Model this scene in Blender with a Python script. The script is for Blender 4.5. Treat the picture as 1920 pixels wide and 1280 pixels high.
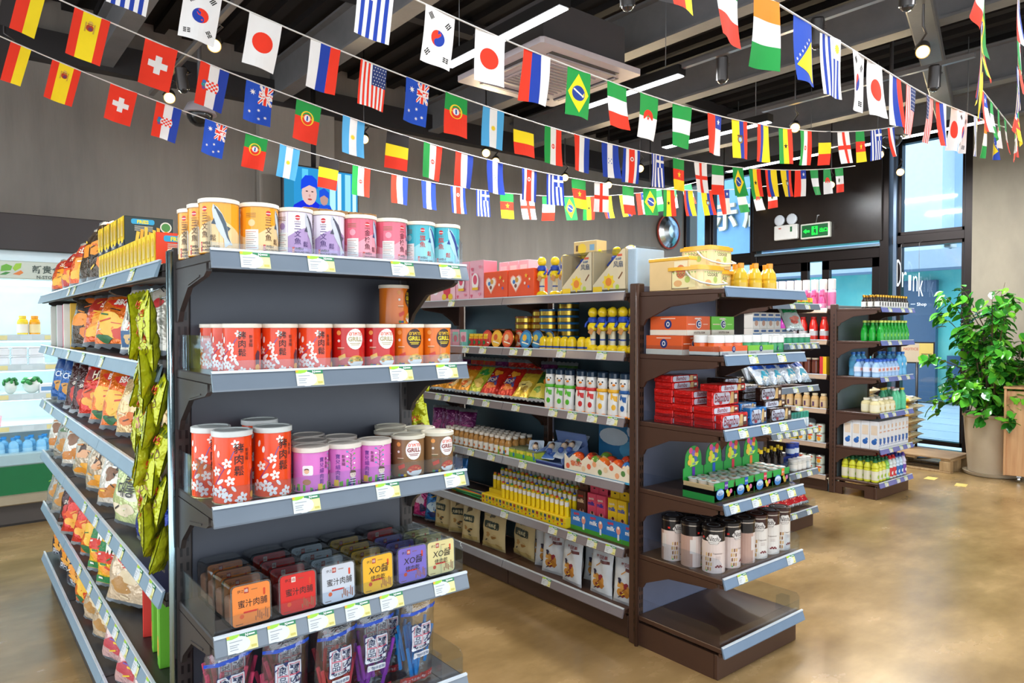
import bpy, math, random
from mathutils import Vector, Matrix
R = math.radians
PI = math.pi
sc = bpy.context.scene
for _o in list(bpy.data.objects):
    bpy.data.objects.remove(_o)
COL = sc.collection
random.seed(7)

# ---------------------------------------------------------------- camera, sky, exposure
cam_d = bpy.data.cameras.new('camera')
cam_d.sensor_width = 36.0
cam_d.lens = 24.9
cam_d.clip_start = 0.05
cam = bpy.data.objects.new('camera', cam_d)
COL.objects.link(cam)
cam.location = (0, 0, 1.45)
cam.rotation_euler = (R(90 - 1.2), 0, R(-39))
sc.camera = cam

w = bpy.data.worlds.new('overcast_sky')
sc.world = w
w.use_nodes = True
nt = w.node_tree
bg = nt.nodes['Background']
tc = nt.nodes.new('ShaderNodeTexCoord')
sep = nt.nodes.new('ShaderNodeSeparateXYZ')
ramp = nt.nodes.new('ShaderNodeValToRGB')
ramp.color_ramp.elements[0].position = 0.0
ramp.color_ramp.elements[0].color = (0.80, 0.88, 0.96, 1)
ramp.color_ramp.elements[1].position = 0.9
ramp.color_ramp.elements[1].color = (0.80, 0.90, 1.0, 1)
nt.links.new(tc.outputs['Generated'], sep.inputs[0])
nt.links.new(sep.outputs['Z'], ramp.inputs[0])
nt.links.new(ramp.outputs[0], bg.inputs[0])
bg.inputs[1].default_value = 2.6

sc.view_settings.view_transform = 'Standard'
sc.view_settings.look = 'None'
sc.view_settings.gamma = 1.0
sc.view_settings.use_curve_mapping = False
sc.view_settings.exposure = 0.36

# ---------------------------------------------------------------- materials
def lin(h):
    o = []
    for i in (0, 2, 4):
        c = int(h[i:i + 2], 16) / 255
        o.append(c / 12.92 if c <= 0.04045 else ((c + 0.055) / 1.055) ** 2.4)
    return (o[0], o[1], o[2], 1)

MATS = {}
FIN = {'': (.42, 0, 0), 'g': (.16, 0, 0), 'm': (.75, 0, 0), 'f': (.2, .25, .75), 'c': (.25, 1, 0), 'k': (.3, .6, 0), 'x': (.13, 0, .35), 'n': (.9, 0, 0)}

def mat(key):
    """'RRGGBB' plus an optional finish: g glossy, m matt, f foil film, c chrome, k satin metal, x crinkled clear film, n cloth; 'E:RRGGBB:strength' gives light; 'T:RRGGBB:amount' is clear plastic or glass."""
    if key in MATS:
        return MATS[key]
    if not isinstance(key, str):
        return key
    p = key.split(':')
    if p[0] == 'E':
        m = bpy.data.materials.new('lit_' + p[1])
        m.use_nodes = True
        n = m.node_tree
        n.nodes.clear()
        e = n.nodes.new('ShaderNodeEmission')
        e.inputs[0].default_value = lin(p[1])
        e.inputs[1].default_value = float(p[2])
        o = n.nodes.new('ShaderNodeOutputMaterial')
        n.links.new(e.outputs[0], o.inputs[0])
    elif p[0] == 'T':
        m = bpy.data.materials.new('clear_' + p[1])
        m.use_nodes = True
        n = m.node_tree
        n.nodes.clear()
        t = n.nodes.new('ShaderNodeBsdfTransparent')
        t.inputs[0].default_value = lin(p[1])
        gl = n.nodes.new('ShaderNodeBsdfGlossy')
        gl.inputs['Roughness'].default_value = .06
        lw = n.nodes.new('ShaderNodeLayerWeight')
        lw.inputs[0].default_value = .5
        fr = n.nodes.new('ShaderNodeMath')
        fr.operation = 'POWER'
        fr.inputs[1].default_value = 4
        n.links.new(lw.outputs['Facing'], fr.inputs[0])
        mr = n.nodes.new('ShaderNodeMapRange')
        mr.inputs['To Min'].default_value = float(p[3]) if len(p) > 3 else .04
        mr.inputs['To Max'].default_value = .6
        n.links.new(fr.outputs[0], mr.inputs[0])
        nz = n.nodes.new('ShaderNodeTexNoise')
        nz.inputs['Scale'].default_value = 25
        bp = n.nodes.new('ShaderNodeBump')
        bp.inputs['Strength'].default_value = float(p[2]) if len(p) > 2 else .02
        n.links.new(nz.outputs[0], bp.inputs['Height'])
        n.links.new(bp.outputs[0], gl.inputs['Normal'])
        mx = n.nodes.new('ShaderNodeMixShader')
        o = n.nodes.new('ShaderNodeOutputMaterial')
        n.links.new(mr.outputs[0], mx.inputs[0])
        n.links.new(t.outputs[0], mx.inputs[1])
        n.links.new(gl.outputs[0], mx.inputs[2])
        n.links.new(mx.outputs[0], o.inputs[0])
    else:
        fin = p[1] if len(p) > 1 else ''
        ro, me, cr = FIN[fin]
        m = bpy.data.materials.new('finish_%s_%s' % (p[0], fin or 's'))
        m.use_nodes = True
        n = m.node_tree
        b = n.nodes['Principled BSDF']
        c = lin(p[0])
        nz = n.nodes.new('ShaderNodeTexNoise')
        nz.inputs['Scale'].default_value = 38 if cr else 14
        nz.inputs['Detail'].default_value = 2
        t = n.nodes.new('ShaderNodeTexCoord')
        n.links.new(t.outputs['Object'], nz.inputs['Vector'])
        mx = n.nodes.new('ShaderNodeMix')
        mx.data_type = 'RGBA'
        mx.inputs['A'].default_value = (c[0] * .93, c[1] * .93, c[2] * .93, 1)
        mx.inputs['B'].default_value = (min(c[0] * 1.07, 1), min(c[1] * 1.07, 1), min(c[2] * 1.07, 1), 1)
        n.links.new(nz.outputs[0], mx.inputs['Factor'])
        n.links.new(mx.outputs['Result'], b.inputs['Base Color'])
        b.inputs['Roughness'].default_value = ro
        b.inputs['Metallic'].default_value = me
        if cr:
            bp = n.nodes.new('ShaderNodeBump')
            bp.inputs['Strength'].default_value = cr
            bp.inputs['Distance'].default_value = .012
            n.links.new(nz.outputs[0], bp.inputs['Height'])
            n.links.new(bp.outputs[0], b.inputs['Normal'])
        m.diffuse_color = c
    MATS[key] = m
    return m

def surface(name, c1, c2, scale, rough=(.5, .6), bump=.1, stretch=(1, 1, 1), detail=6, c3=None, spec=.5):
    """mottled procedural surface for the setting"""
    m = bpy.data.materials.new(name)
    m.use_nodes = True
    n = m.node_tree
    b = n.nodes['Principled BSDF']
    t = n.nodes.new('ShaderNodeTexCoord')
    mp = n.nodes.new('ShaderNodeMapping')
    mp.inputs['Scale'].default_value = stretch
    n.links.new(t.outputs['Object'], mp.inputs['Vector'])
    nz = n.nodes.new('ShaderNodeTexNoise')
    nz.inputs['Scale'].default_value = scale
    nz.inputs['Detail'].default_value = detail
    nz.inputs['Roughness'].default_value = .6
    n.links.new(mp.outputs[0], nz.inputs['Vector'])
    r = n.nodes.new('ShaderNodeValToRGB')
    r.color_ramp.elements[0].position = .3
    r.color_ramp.elements[0].color = lin(c1)
    r.color_ramp.elements[1].position = .72
    r.color_ramp.elements[1].color = lin(c2)
    if c3:
        e = r.color_ramp.elements.new(.5)
        e.color = lin(c3)
    n.links.new(nz.outputs[0], r.inputs[0])
    n.links.new(r.outputs[0], b.inputs['Base Color'])
    mr = n.nodes.new('ShaderNodeMapRange')
    mr.inputs['To Min'].default_value = rough[0]
    mr.inputs['To Max'].default_value = rough[1]
    n.links.new(nz.outputs[0], mr.inputs[0])
    n.links.new(mr.outputs[0], b.inputs['Roughness'])
    b.inputs['Specular IOR Level'].default_value = spec
    if bump:
        n2 = n.nodes.new('ShaderNodeTexNoise')
        n2.inputs['Scale'].default_value = scale * 9
        n.links.new(mp.outputs[0], n2.inputs['Vector'])
        bp = n.nodes.new('ShaderNodeBump')
        bp.inputs['Strength'].default_value = bump
        bp.inputs['Distance'].default_value = .01
        n.links.new(n2.outputs[0], bp.inputs['Height'])
        n.links.new(bp.outputs[0], b.inputs['Normal'])
    MATS[name] = m
    return name

# ---------------------------------------------------------------- glyphs
GLY = {}
def glyphs(s, bold=0.0, shear=0.0, res=2):
    k = (s, bold, shear)
    if k not in GLY:
        cu = bpy.data.curves.new('lettering', 'FONT')
        cu.body = s
        cu.size = 1
        cu.offset = bold
        cu.shear = shear
        cu.resolution_u = res
        cu.fill_mode = 'FRONT'
        o = bpy.data.objects.new('lettering', cu)
        COL.objects.link(o)
        bpy.context.view_layer.update()
        e = o.evaluated_get(bpy.context.evaluated_depsgraph_get())
        me = e.to_mesh()
        me.calc_loop_triangles()
        vs = [(v.co.x, v.co.y) for v in me.vertices]
        fs = [tuple(t.vertices) for t in me.loop_triangles]
        e.to_mesh_clear()
        bpy.data.objects.remove(o)
        bpy.data.curves.remove(cu)
        if vs:
            x0 = min(v[0] for v in vs); x1 = max(v[0] for v in vs)
            y0 = min(v[1] for v in vs); y1 = max(v[1] for v in vs)
        else:
            x0 = x1 = y0 = y1 = 0
        GLY[k] = (vs, fs, (x0, x1, y0, y1))
    return GLY[k]

def split_tris(tris, L):
    out = []
    st = list(tris)
    while st:
        a, b, c = st.pop()
        la = (a[0] - b[0]) ** 2 + (a[1] - b[1]) ** 2
        lb = (b[0] - c[0]) ** 2 + (b[1] - c[1]) ** 2
        lc = (c[0] - a[0]) ** 2 + (c[1] - a[1]) ** 2
        m = max(la, lb, lc)
        if m <= L * L:
            out.append((a, b, c))
        elif m == la:
            d = ((a[0] + b[0]) / 2, (a[1] + b[1]) / 2)
            st += [(a, d, c), (d, b, c)]
        elif m == lb:
            d = ((c[0] + b[0]) / 2, (c[1] + b[1]) / 2)
            st += [(a, b, d), (a, d, c)]
        else:
            d = ((a[0] + c[0]) / 2, (a[1] + c[1]) / 2)
            st += [(a, b, d), (d, b, c)]
    return out

def circle(cx, cy, rx, ry=None, n=16, a0=0, a1=2 * PI):
    ry = rx if ry is None else ry
    full = abs(a1 - a0 - 2 * PI) < 1e-6
    k = n if full else n + 1
    return [(cx + rx * math.cos(a0 + (a1 - a0) * i / n), cy + ry * math.sin(a0 + (a1 - a0) * i / n)) for i in range(k)]

def star(cx, cy, r, n=5, q=.4, a=PI / 2):
    return [(cx + (r if i % 2 == 0 else r * q) * math.cos(a + i * PI / n), cy + (r if i % 2 == 0 else r * q) * math.sin(a + i * PI / n)) for i in range(2 * n)]

def rect(x0, y0, x1, y1):
    return [(x0, y0), (x1, y0), (x1, y1), (x0, y1)]

def rrect(x0, y0, x1, y1, r, n=3):
    o = []
    for cx, cy, a in ((x1 - r, y0 + r, -PI / 2), (x1 - r, y1 - r, 0), (x0 + r, y1 - r, PI / 2), (x0 + r, y0 + r, PI)):
        o += [(cx + r * math.cos(a + PI / 2 * i / n), cy + r * math.sin(a + PI / 2 * i / n)) for i in range(n + 1)]
    return o

# ---------------------------------------------------------------- mesh builder
class G:
    def __init__(s):
        s.v = []; s.f = []; s.mi = []; s.keys = []; s.sm = []

    def add(s, vs, fs, key, smooth=False, M=None):
        o = len(s.v)
        if M is not None:
            vs = [tuple(M @ Vector(v)) for v in vs]
        s.v += [tuple(v) for v in vs]
        if key not in s.keys:
            s.keys.append(key)
        k = s.keys.index(key)
        for f in fs:
            s.f.append(tuple(i + o for i in f))
            s.mi.append(k)
            s.sm.append(smooth)
        return s

    def box(s, x0, x1, y0, y1, z0, z1, key, c=0.0, M=None):
        if c <= 0:
            vs = [(x, y, z) for z in (z0, z1) for y in (y0, y1) for x in (x0, x1)]
            fs = [(0, 2, 3, 1), (4, 5, 7, 6), (0, 1, 5, 4), (2, 6, 7, 3), (0, 4, 6, 2), (1, 3, 7, 5)]
            return s.add(vs, fs, key, False, M)
        c = min(c, (x1 - x0) * .45, (y1 - y0) * .45, (z1 - z0) * .45)
        vs = []
        ix = {}
        for sx in (0, 1):
            for sy in (0, 1):
                for sz in (0, 1):
                    px = (x0, x1)[sx]; py = (y0, y1)[sy]; pz = (z0, z1)[sz]
                    dx = (c, -c)[sx]; dy = (c, -c)[sy]; dz = (c, -c)[sz]
                    for ax, q in (('x', (px, py + dy, pz + dz)), ('y', (px + dx, py, pz + dz)), ('z', (px + dx, py + dy, pz))):
                        ix[(ax, sx, sy, sz)] = len(vs)
                        vs.append(q)
        fs = []
        for sd in (0, 1):
            fs.append([ix[('x', sd, a, b)] for a, b in ((0, 0), (1, 0), (1, 1), (0, 1))][::1 if sd else -1])
            fs.append([ix[('y', a, sd, b)] for a, b in ((0, 0), (1, 0), (1, 1), (0, 1))][::-1 if sd else 1])
            fs.append([ix[('z', a, b, sd)] for a, b in ((0, 0), (1, 0), (1, 1), (0, 1))][::1 if sd else -1])
        for a in (0, 1):
            for b in (0, 1):
                fl = (a != b)
                f = [ix[('x', a, b, 0)], ix[('y', a, b, 0)], ix[('y', a, b, 1)], ix[('x', a, b, 1)]]
                fs.append(f if fl else f[::-1])
                f = [ix[('y', 0, a, b)], ix[('z', 0, a, b)], ix[('z', 1, a, b)], ix[('y', 1, a, b)]]
                fs.append(f if fl else f[::-1])
                f = [ix[('z', a, 0, b)], ix[('x', a, 0, b)], ix[('x', a, 1, b)], ix[('z', a, 1, b)]]
                fs.append(f if fl else f[::-1])
                for d in (0, 1):
                    f = [ix[(q, a, b, d)] for q in 'xyz']
                    fs.append(f if (a + b + d) % 2 else f[::-1])
        return s.add(vs, fs, key, False, M)

    def prism(s, pts, a, b, key, axis='z', M=None, cap=True, key2=None, smooth=False):
        n = len(pts)
        def P(p, t):
            return {'z': (p[0], p[1], t), 'y': (p[0], t, p[1]), 'x': (t, p[0], p[1])}[axis]
        vs = [P(p, a) for p in pts] + [P(p, b) for p in pts]
        s.add(vs, [(i, (i + 1) % n, n + (i + 1) % n, n + i) for i in range(n)], key, smooth, M)
        if cap:
            s.add(vs, [tuple(range(n))[::-1], tuple(range(n, 2 * n))], key2 or key, False, M)
        return s

    def lathe(s, prof, key, n=20, cx=0, cy=0, sy=1.0, M=None, cap=True, smooth=True):
        """prof: (r, z) upwards; key a string or a list with one key per segment"""
        k = len(prof)
        vs = [(cx + r * math.cos(2 * PI * j / n), cy + sy * r * math.sin(2 * PI * j / n), z) for r, z in prof for j in range(n)]
        for i in range(k - 1):
            ky = key if isinstance(key, str) else key[i]
            s.add(vs[i * n:(i + 2) * n], [(j, (j + 1) % n, n + (j + 1) % n, n + j) for j in range(n)], ky, smooth, M)
        if cap:
            k0 = key if isinstance(key, str) else key[0]
            k1 = key if isinstance(key, str) else key[-1]
            if prof[0][0] > 1e-6:
                s.add(vs[:n], [tuple(range(n))[::-1]], k0, False, M)
            if prof[-1][0] > 1e-6:
                s.add(vs[-n:], [tuple(range(n))], k1, False, M)
        return s

    def tube(s, path, r, key, n=6, M=None, cap=True):
        path = [Vector(p) for p in path]
        rs = r if isinstance(r, (list, tuple)) else [r] * len(path)
        vs = []
        for i, p in enumerate(path):
            d = (path[min(i + 1, len(path) - 1)] - path[max(i - 1, 0)]).normalized()
            up = Vector((0, 0, 1)) if abs(d.z) < .9 else Vector((1, 0, 0))
            a = d.cross(up).normalized()
            b = a.cross(d)
            vs += [tuple(p + rs[i] * (math.cos(2 * PI * j / n) * a + math.sin(2 * PI * j / n) * b)) for j in range(n)]
        fs = [(i * n + j, (i + 1) * n + j, (i + 1) * n + (j + 1) % n, i * n + (j + 1) % n) for i in range(len(path) - 1) for j in range(n)]
        if cap:
            fs += [tuple(range(n)), tuple(range(len(vs) - n, len(vs)))[::-1]]
        return s.add(vs, fs, key, True, M)

    def ball(s, c, r, key, nu=12, nv=8, M=None, sc_=(1, 1, 1)):
        pr = [(max(r * math.cos(-PI / 2 + PI * i / nv), 1e-7), r * math.sin(-PI / 2 + PI * i / nv)) for i in range(nv + 1)]
        vs = [(c[0] + sc_[0] * q * math.cos(2 * PI * j / nu), c[1] + sc_[1] * q * math.sin(2 * PI * j / nu), c[2] + sc_[2] * z) for q, z in pr for j in range(nu)]
        fs = [(i * nu + j, i * nu + (j + 1) % nu, (i + 1) * nu + (j + 1) % nu, (i + 1) * nu + j) for i in range(nv) for j in range(nu)]
        return s.add(vs, fs, key, True, M)

    def tris(s, tr, key, fn, off, L=None, flip=False):
        if L:
            tr = split_tris(tr, L)
        vs = [fn(x, y, off) for t in tr for (x, y) in t]
        fs = [((3 * i, 3 * i + 2, 3 * i + 1) if flip else (3 * i, 3 * i + 1, 3 * i + 2)) for i in range(len(tr))]
        return s.add(vs, fs, key)

    def ink(s, pts, key, fn, off=.0005, L=None, flip=False):
        """flat print: a 2-D outline laid on a surface"""
        if len(pts) > 4 or L:
            n = len(pts)
            cx = sum(p[0] for p in pts) / n
            cy = sum(p[1] for p in pts) / n
            tr = [((cx, cy), pts[i], pts[(i + 1) % n]) for i in range(n)]
            return s.tris(tr, key, fn, off, L, flip)
        vs = [fn(p[0], p[1], off) for p in pts]
        return s.add(vs, [tuple(range(len(pts)))[::-1 if flip else 1]], key)

    def text(s, t, x, y, h, key, fn, off=.0006, bold=0.0, align='c', vert=False, L=None, wmax=None, shear=0.0, rot=0.0):
        """lettering laid on a surface; h is the height of a letter, (x, y) the middle (or left end)"""
        if vert:
            for i, ch in enumerate(t):
                s.text(ch, x, y - i * h * 1.12, h, key, fn, off, bold, 'c', False, L, h)
            return s
        vs, fs, (x0, x1, y0, y1) = glyphs(t, bold, shear)
        if not fs:
            return s
        k = h / max(y1 - y0, .3) if len(t) > 1 or ord(t[0]) < 0x2000 else h / max(y1 - y0, x1 - x0)
        kx = k
        if wmax and (x1 - x0) * kx > wmax:
            kx = wmax / (x1 - x0)
        ox = x - ((x0 + x1) / 2 * kx if align == 'c' else x0 * kx)
        oy = y - (y0 + y1) / 2 * k
        p = [(ox + vx * kx, oy + vy * k) for vx, vy in vs]
        if rot:
            cr, sr = math.cos(rot), math.sin(rot)
            p = [(x + (a - x) * cr - (b - y) * sr, y + (a - x) * sr + (b - y) * cr) for a, b in p]
        return s.tris([(p[a], p[b], p[c]) for a, b, c in fs], key, fn, off, L)

    def mesh(s, name):
        me = bpy.data.meshes.new(name)
        me.from_pydata(s.v, [], s.f)
        for k in s.keys:
            me.materials.append(mat(k))
        me.polygons.foreach_set('material_index', s.mi)
        me.polygons.foreach_set('use_smooth', s.sm)
        me.update()
        return me

    def obj(s, name, parent=None, loc=(0, 0, 0), rz=0.0):
        o = bpy.data.objects.new(name, s.mesh(name))
        COL.objects.link(o)
        o.parent = parent
        o.location = loc
        o.rotation_euler = (0, 0, rz)
        return o

def flat(ox=0, oy=0, oz=0, face='-y'):
    """map (x, y) print coordinates on a flat face; off lifts it towards the viewer"""
    if face == '-y':
        return lambda x, y, d: (ox + x, oy - d, oz + y)
    if face == '+y':
        return lambda x, y, d: (ox - x, oy + d, oz + y)
    if face == '-x':
        return lambda x, y, d: (ox - d, oy - x, oz + y)
    if face == '+x':
        return lambda x, y, d: (ox + d, oy + x, oz + y)
    if face == '+z':
        return lambda x, y, d: (ox + x, oy + y, oz + d)

def cyl(r, oz=0, a0=0.0):
    """wrap print round an upright cylinder: x is the arc length from the front"""
    return lambda x, y, d: ((r + d) * math.sin(x / r + a0), -(r + d) * math.cos(x / r + a0), oz + y)

def thing(name, label, cat, loc=(0, 0, 0), rz=0.0, group=None, rot=None):
    o = bpy.data.objects.new(name, None)
    o.empty_display_size = .05
    COL.objects.link(o)
    o.location = loc
    o.rotation_euler = rot if rot else (0, 0, rz)
    o['label'] = label
    o['category'] = cat
    if group:
        o['group'] = group
    return o

def tag(o, label, cat, group=None):
    o['label'] = label
    o['category'] = cat
    if group:
        o['group'] = group
    return o

def structure(o):
    o['kind'] = 'structure'
    return o

def dup(root, label, loc=None, rz=None, group=None, rot=None):
    """copy a thing with its parts and sub-parts, sharing mesh data"""
    r = root.copy()
    COL.objects.link(r)
    if loc is not None:
        r.location = loc
    if rz is not None:
        r.rotation_euler = (0, 0, rz)
    if rot is not None:
        r.rotation_euler = rot
    r['label'] = label
    if group:
        r['group'] = group
    for ch in root.children:
        c = ch.copy()
        COL.objects.link(c)
        c.parent = r
        for g in ch.children:
            d = g.copy()
            COL.objects.link(d)
            d.parent = c
    return r

ORD = ['first', 'second', 'third', 'fourth', 'fifth', 'sixth', 'seventh', 'eighth', 'ninth', 'tenth', 'eleventh', 'twelfth', 'thirteenth', 'fourteenth', 'fifteenth', 'sixteenth', 'seventeenth', 'eighteenth', 'nineteenth', 'twentieth']
def nth(i, n, a='leftmost', b='rightmost'):
    if n == 1:
        return 'the only one'
    if i == 0:
        return a
    if i == n - 1:
        return b
    return ORD[i] + ' from the ' + ('left' if a == 'leftmost' else 'front' if a == 'frontmost' else 'bottom' if a == 'lowest' else 'near end')

class Maker:
    """makes a thing once, then copies it"""
    def __init__(s, fn, group=None):
        s.fn = fn; s.first = None; s.group = group
    def at(s, label, loc, rz=0.0, rot=None, group=None):
        if s.first is None:
            o = s.fn()
            s.first = o
            o.location = loc
            o.rotation_euler = rot if rot else (0, 0, rz)
            o['label'] = label
            if group or s.group:
                o['group'] = group or s.group
            return o
        return dup(s.first, label, loc, rz, group or s.group, rot)
# ---------------------------------------------------------------- the room
XW, YB = 9.2, 7.0            # window wall, back wall
floor_m = surface('polished_concrete', '755C37', 'B29264', 1.3, (.17, .34), .02, (1, 1.8, 1), 8, '8F744B')
wall_m = surface('dark_plaster', '7E766D', '938A7F', 1.6, (.55, .7), .15, (3, 3, .5), 8)
conc_m = surface('bare_concrete', '8F8574', 'A79B86', 2.2, (.6, .75), .2, (1, 1, .5), 8)
deck_m = surface('black_deck', '1B1716', '282220', 3, (.7, .9), 0)
beam_m = surface('grey_beam_paint', '767474', '858282', 4, (.6, .7), .1)
black_m = surface('black_panel', '241D1A', '2E2622', 2, (.18, .3), .02)
frame_m = '2B2422:k'
glass_m = 'T:EAF4F8:.004'

g = G().box(-3.6, XW + .05, -4.1, YB + .1, -.12, 0, floor_m)
structure(g.obj('floor'))
g = G().box(-3.6, XW + .3, -4.1, YB + .2, 4.15, 4.3, deck_m)
for i in range(54):
    x = -3.4 + i * .235
    g.box(x, x + .09, -4.0, YB, 4.09, 4.15, deck_m)
structure(g.obj('ceiling'))
for x in (-2, -.45, 1.12, 2.6, 4.42, 5.7, 7.5, 8.8):
    g = G().box(x - .07, x + .07, -4.0, YB, 3.66, 3.68, beam_m).box(x - .015, x + .015, -4.0, YB, 3.68, 4.0, beam_m).box(x - .07, x + .07, -4.0, YB, 3.99, 4.01, beam_m)
    structure(g.obj('trim_ceiling_beam'))
for y in (-1.2, 1.0, 5.1):
    g = G().box(-3.4, XW, y - .05, y + .05, 3.98, 4.1, '383433')
    structure(g.obj('trim_ceiling_purlin'))
g = G().box(-3.6, 9.5, YB, YB + .2, 0, 4.15, wall_m)
structure(g.obj('wall_back'))
g = G().box(2.44, 3.22, YB - .1, YB, 0, 3.66, surface('paler_plaster', '989085', 'AAA195', 1.6, (.6, .7), .15, (3, 3, .5)), .004)
structure(g.obj('trim_pilaster'))
g = G().box(-3.4, 9.1, YB - .12, YB, 3.62, 3.86, '2E2A29')
structure(g.obj('trim_back_wall_beam'))
g = G().box(3.22, 9.1, YB - .03, YB, 0, .1, '2A2523')
structure(g.obj('baseboard_back'))
# concrete wall to the right of the shop window
g = G().box(XW - .1, XW + .2, -4.1, 2.97, 0, 4.15, conc_m)
structure(g.obj('wall_right'))
# unseen street fronts behind and to the left of the camera: glazed, they let the daylight in
g = G().box(-3.7, -3.6, -4.1, YB, 0, .12, frame_m).box(-3.7, -3.6, -4.1, YB, 3.5, 4.15, frame_m)
for i in range(7):
    y = -4.1 + i * 1.83
    g.box(-3.7, -3.6, y, y + .08, .12, 3.5, frame_m)
structure(g.obj('wall_left'))
g = G().box(-3.7, XW, -4.2, -4.1, 0, .12, frame_m).box(-3.7, XW, -4.2, -4.1, 3.5, 4.15, frame_m)
for i in range(8):
    x = -3.6 + i * 1.82
    g.box(x, x + .08, -4.2, -4.1, .12, 3.5, frame_m)
structure(g.obj('wall_front'))

# window wall on the right: frames, panes, black bulkhead over the doors
def pane(name, y0, y1, z0, z1, x=XW):
    g = G().box(x - .004, x + .004, y0, y1, z0, z1, glass_m)
    return g.obj(name)
def win(name, y0, y1, z0, z1, fw=.05):
    g = G()
    g.box(XW - .05, XW + .05, y0, y0 + fw, z0, z1, frame_m, .004).box(XW - .05, XW + .05, y1 - fw, y1, z0, z1, frame_m, .004)
    g.box(XW - .05, XW + .05, y0, y1, z1 - fw, z1, frame_m).box(XW - .05, XW + .05, y0, y1, z0, z0 + fw, frame_m)
    o = structure(g.obj(name))
    p = pane('pane', y0 + fw, y1 - fw, z0 + fw, z1 - fw)
    p.parent = o
    return o
win('window_1', 6.56, 7.0, 2.47, 3.7)
win('window_2', 5.78, 6.5, 2.47, 3.7)
win('window_3', 5.78, 6.5, .05, 2.40)
win('window_4', 6.56, 7.0, .05, 2.40)
win('window_5', 3.04, 3.8, 2.55, 3.72)
win('window_6', 3.04, 3.8, .05, 2.47)
g = G()
g.box(XW - .08, XW + .06, 6.48, 6.58, 0, 4.1, frame_m, .004).box(XW - .08, XW + .06, 5.7, 5.8, 0, 4.1, frame_m, .004)
g.box(XW - .07, XW + .06, 5.7, 7.0, 2.38, 2.48, frame_m, .004).box(XW - .07, XW + .06, 3.0, 3.85, 2.46, 2.56, frame_m, .004)
g.box(XW - .09, XW + .07, 2.96, 3.05, 0, 4.1, frame_m, .004).box(XW - .09, XW + .07, 3.79, 3.83, 0, 4.1, '6E7F94:k', .004).box(XW - .09, XW + .07, 3.88, 3.99, 0, 4.1, frame_m, .004)
g.box(XW - .06, XW + .06, 2.96, 7.0, 3.7, 4.15, frame_m)
structure(g.obj('trim_window_mullion'))
g = G().box(XW - .12, XW + .1, 3.95, 5.74, 2.52, 3.72, black_m, .006)
structure(g.obj('wall_door_bulkhead'))
g = G().box(XW - .1, XW + .04, 3.98, 5.72, 2.45, 2.485, 'A9BFD0:c', .003).box(XW - .06, XW + .06, 3.98, 5.72, 2.32, 2.45, frame_m)
structure(g.obj('trim_door_lintel'))
def door(name, y0, y1):
    g = G()
    g.box(XW - .04, XW + .03, y0, y0 + .1, .02, 2.32, frame_m, .004).box(XW - .04, XW + .03, y1 - .1, y1, .02, 2.32, frame_m, .004)
    g.box(XW - .04, XW + .03, y0, y1, 2.2, 2.32, frame_m, .004).box(XW - .04, XW + .03, y0, y1, .02, .2, frame_m, .004)
    o = structure(g.obj(name))
    pane('pane', y0 + .1, y1 - .1, .2, 2.2).parent = o
    G().tube([(XW - .08, y0 + .06, .8), (XW - .08, y0 + .06, 1.4)], .014, 'C6CBD0:c').obj('door_handle', o)
door('door_1', 4.0, 4.75)
door('door_2', 4.95, 5.7)

# ---------------------------------------------------------------- outside: paving, the building across the lane
pave_m = surface('pale_paving', 'C2D2E0', 'D4E2EE', 2.5, (.35, .5), .05)
g = G().box(XW + .06, 30, -8, 40, -.14, -.04, pave_m)
for i in range(24):
    g.box(XW + .3 + i * .8, XW + .31 + i * .8, -8, 30, -.04, -.036, 'A6BACB')
structure(g.obj('ground_paving'))
teal_m = surface('teal_mosaic_cladding', '3FA9A6', '8AD6C4', 1.2, (.3, .5), .05, (1, 1, .6), 8, '5CC2BC')
b = thing('shop_building', 'teal clad shop building with pale upper storeys across the lane outside the window', 'building', (15, 8, 0))
G().box(0, .4, -10, 12, 0, 2.6, teal_m).obj('teal_wall', b)
for y0, y1, h in ((-2.55, -1.95, 2.35), (.35, 1.1, 2.5), (-3.3, -2.75, .9), (4, 8, 2.6)):
    G().box(-.12, 0, y0, y1, 0, h, '3E5A78:g').obj('dark_shopfront', b)
G().box(-.5, .4, -10, 12, 2.55, 2.9, 'B4C2D0').box(-.5, -.45, -10, 12, 2.5, 2.55, '5F7890').obj('canopy', b)
G().box(.3, .6, -10, -2.7, 2.9, 12, 'B4CFEC').obj('pale_wall', b)
gg = G().box(-.3, .6, -2.7, -1.9, 2.9, 12, 'DCE9F8').obj('white_pier', b)
G().box(.3, .6, -1.9, 12, 2.9, 12, '86AEDA').obj('blue_wall', b)
for i in range(4):
    z = 4.2 + i * 1.9
    G().box(.2, .34, -3.6, -2.95, z, z + 1.1, '2C6A80:g').obj('window', b)
for i in range(5):
    G().box(.2, .34, 1 + i * 2.0, 2.4 + i * 2.0, 4.2, 6.4, '4679AE:g').obj('window', b)
t = thing('shop_sign', 'cream raised character sign on a blue board outside the left window panes', 'sign', (11.0, 8.2, 0))
G().box(0, .08, -1.6, 1.6, 2.55, 4.2, '7FB2E4').obj('blue_board', t)
for y in (-1.4, 1.4):
    G().tube([(.1, y, -.04), (.1, y, 2.7)], .05, '4A5A70', 8).obj('post', t)
g = G()
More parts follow.
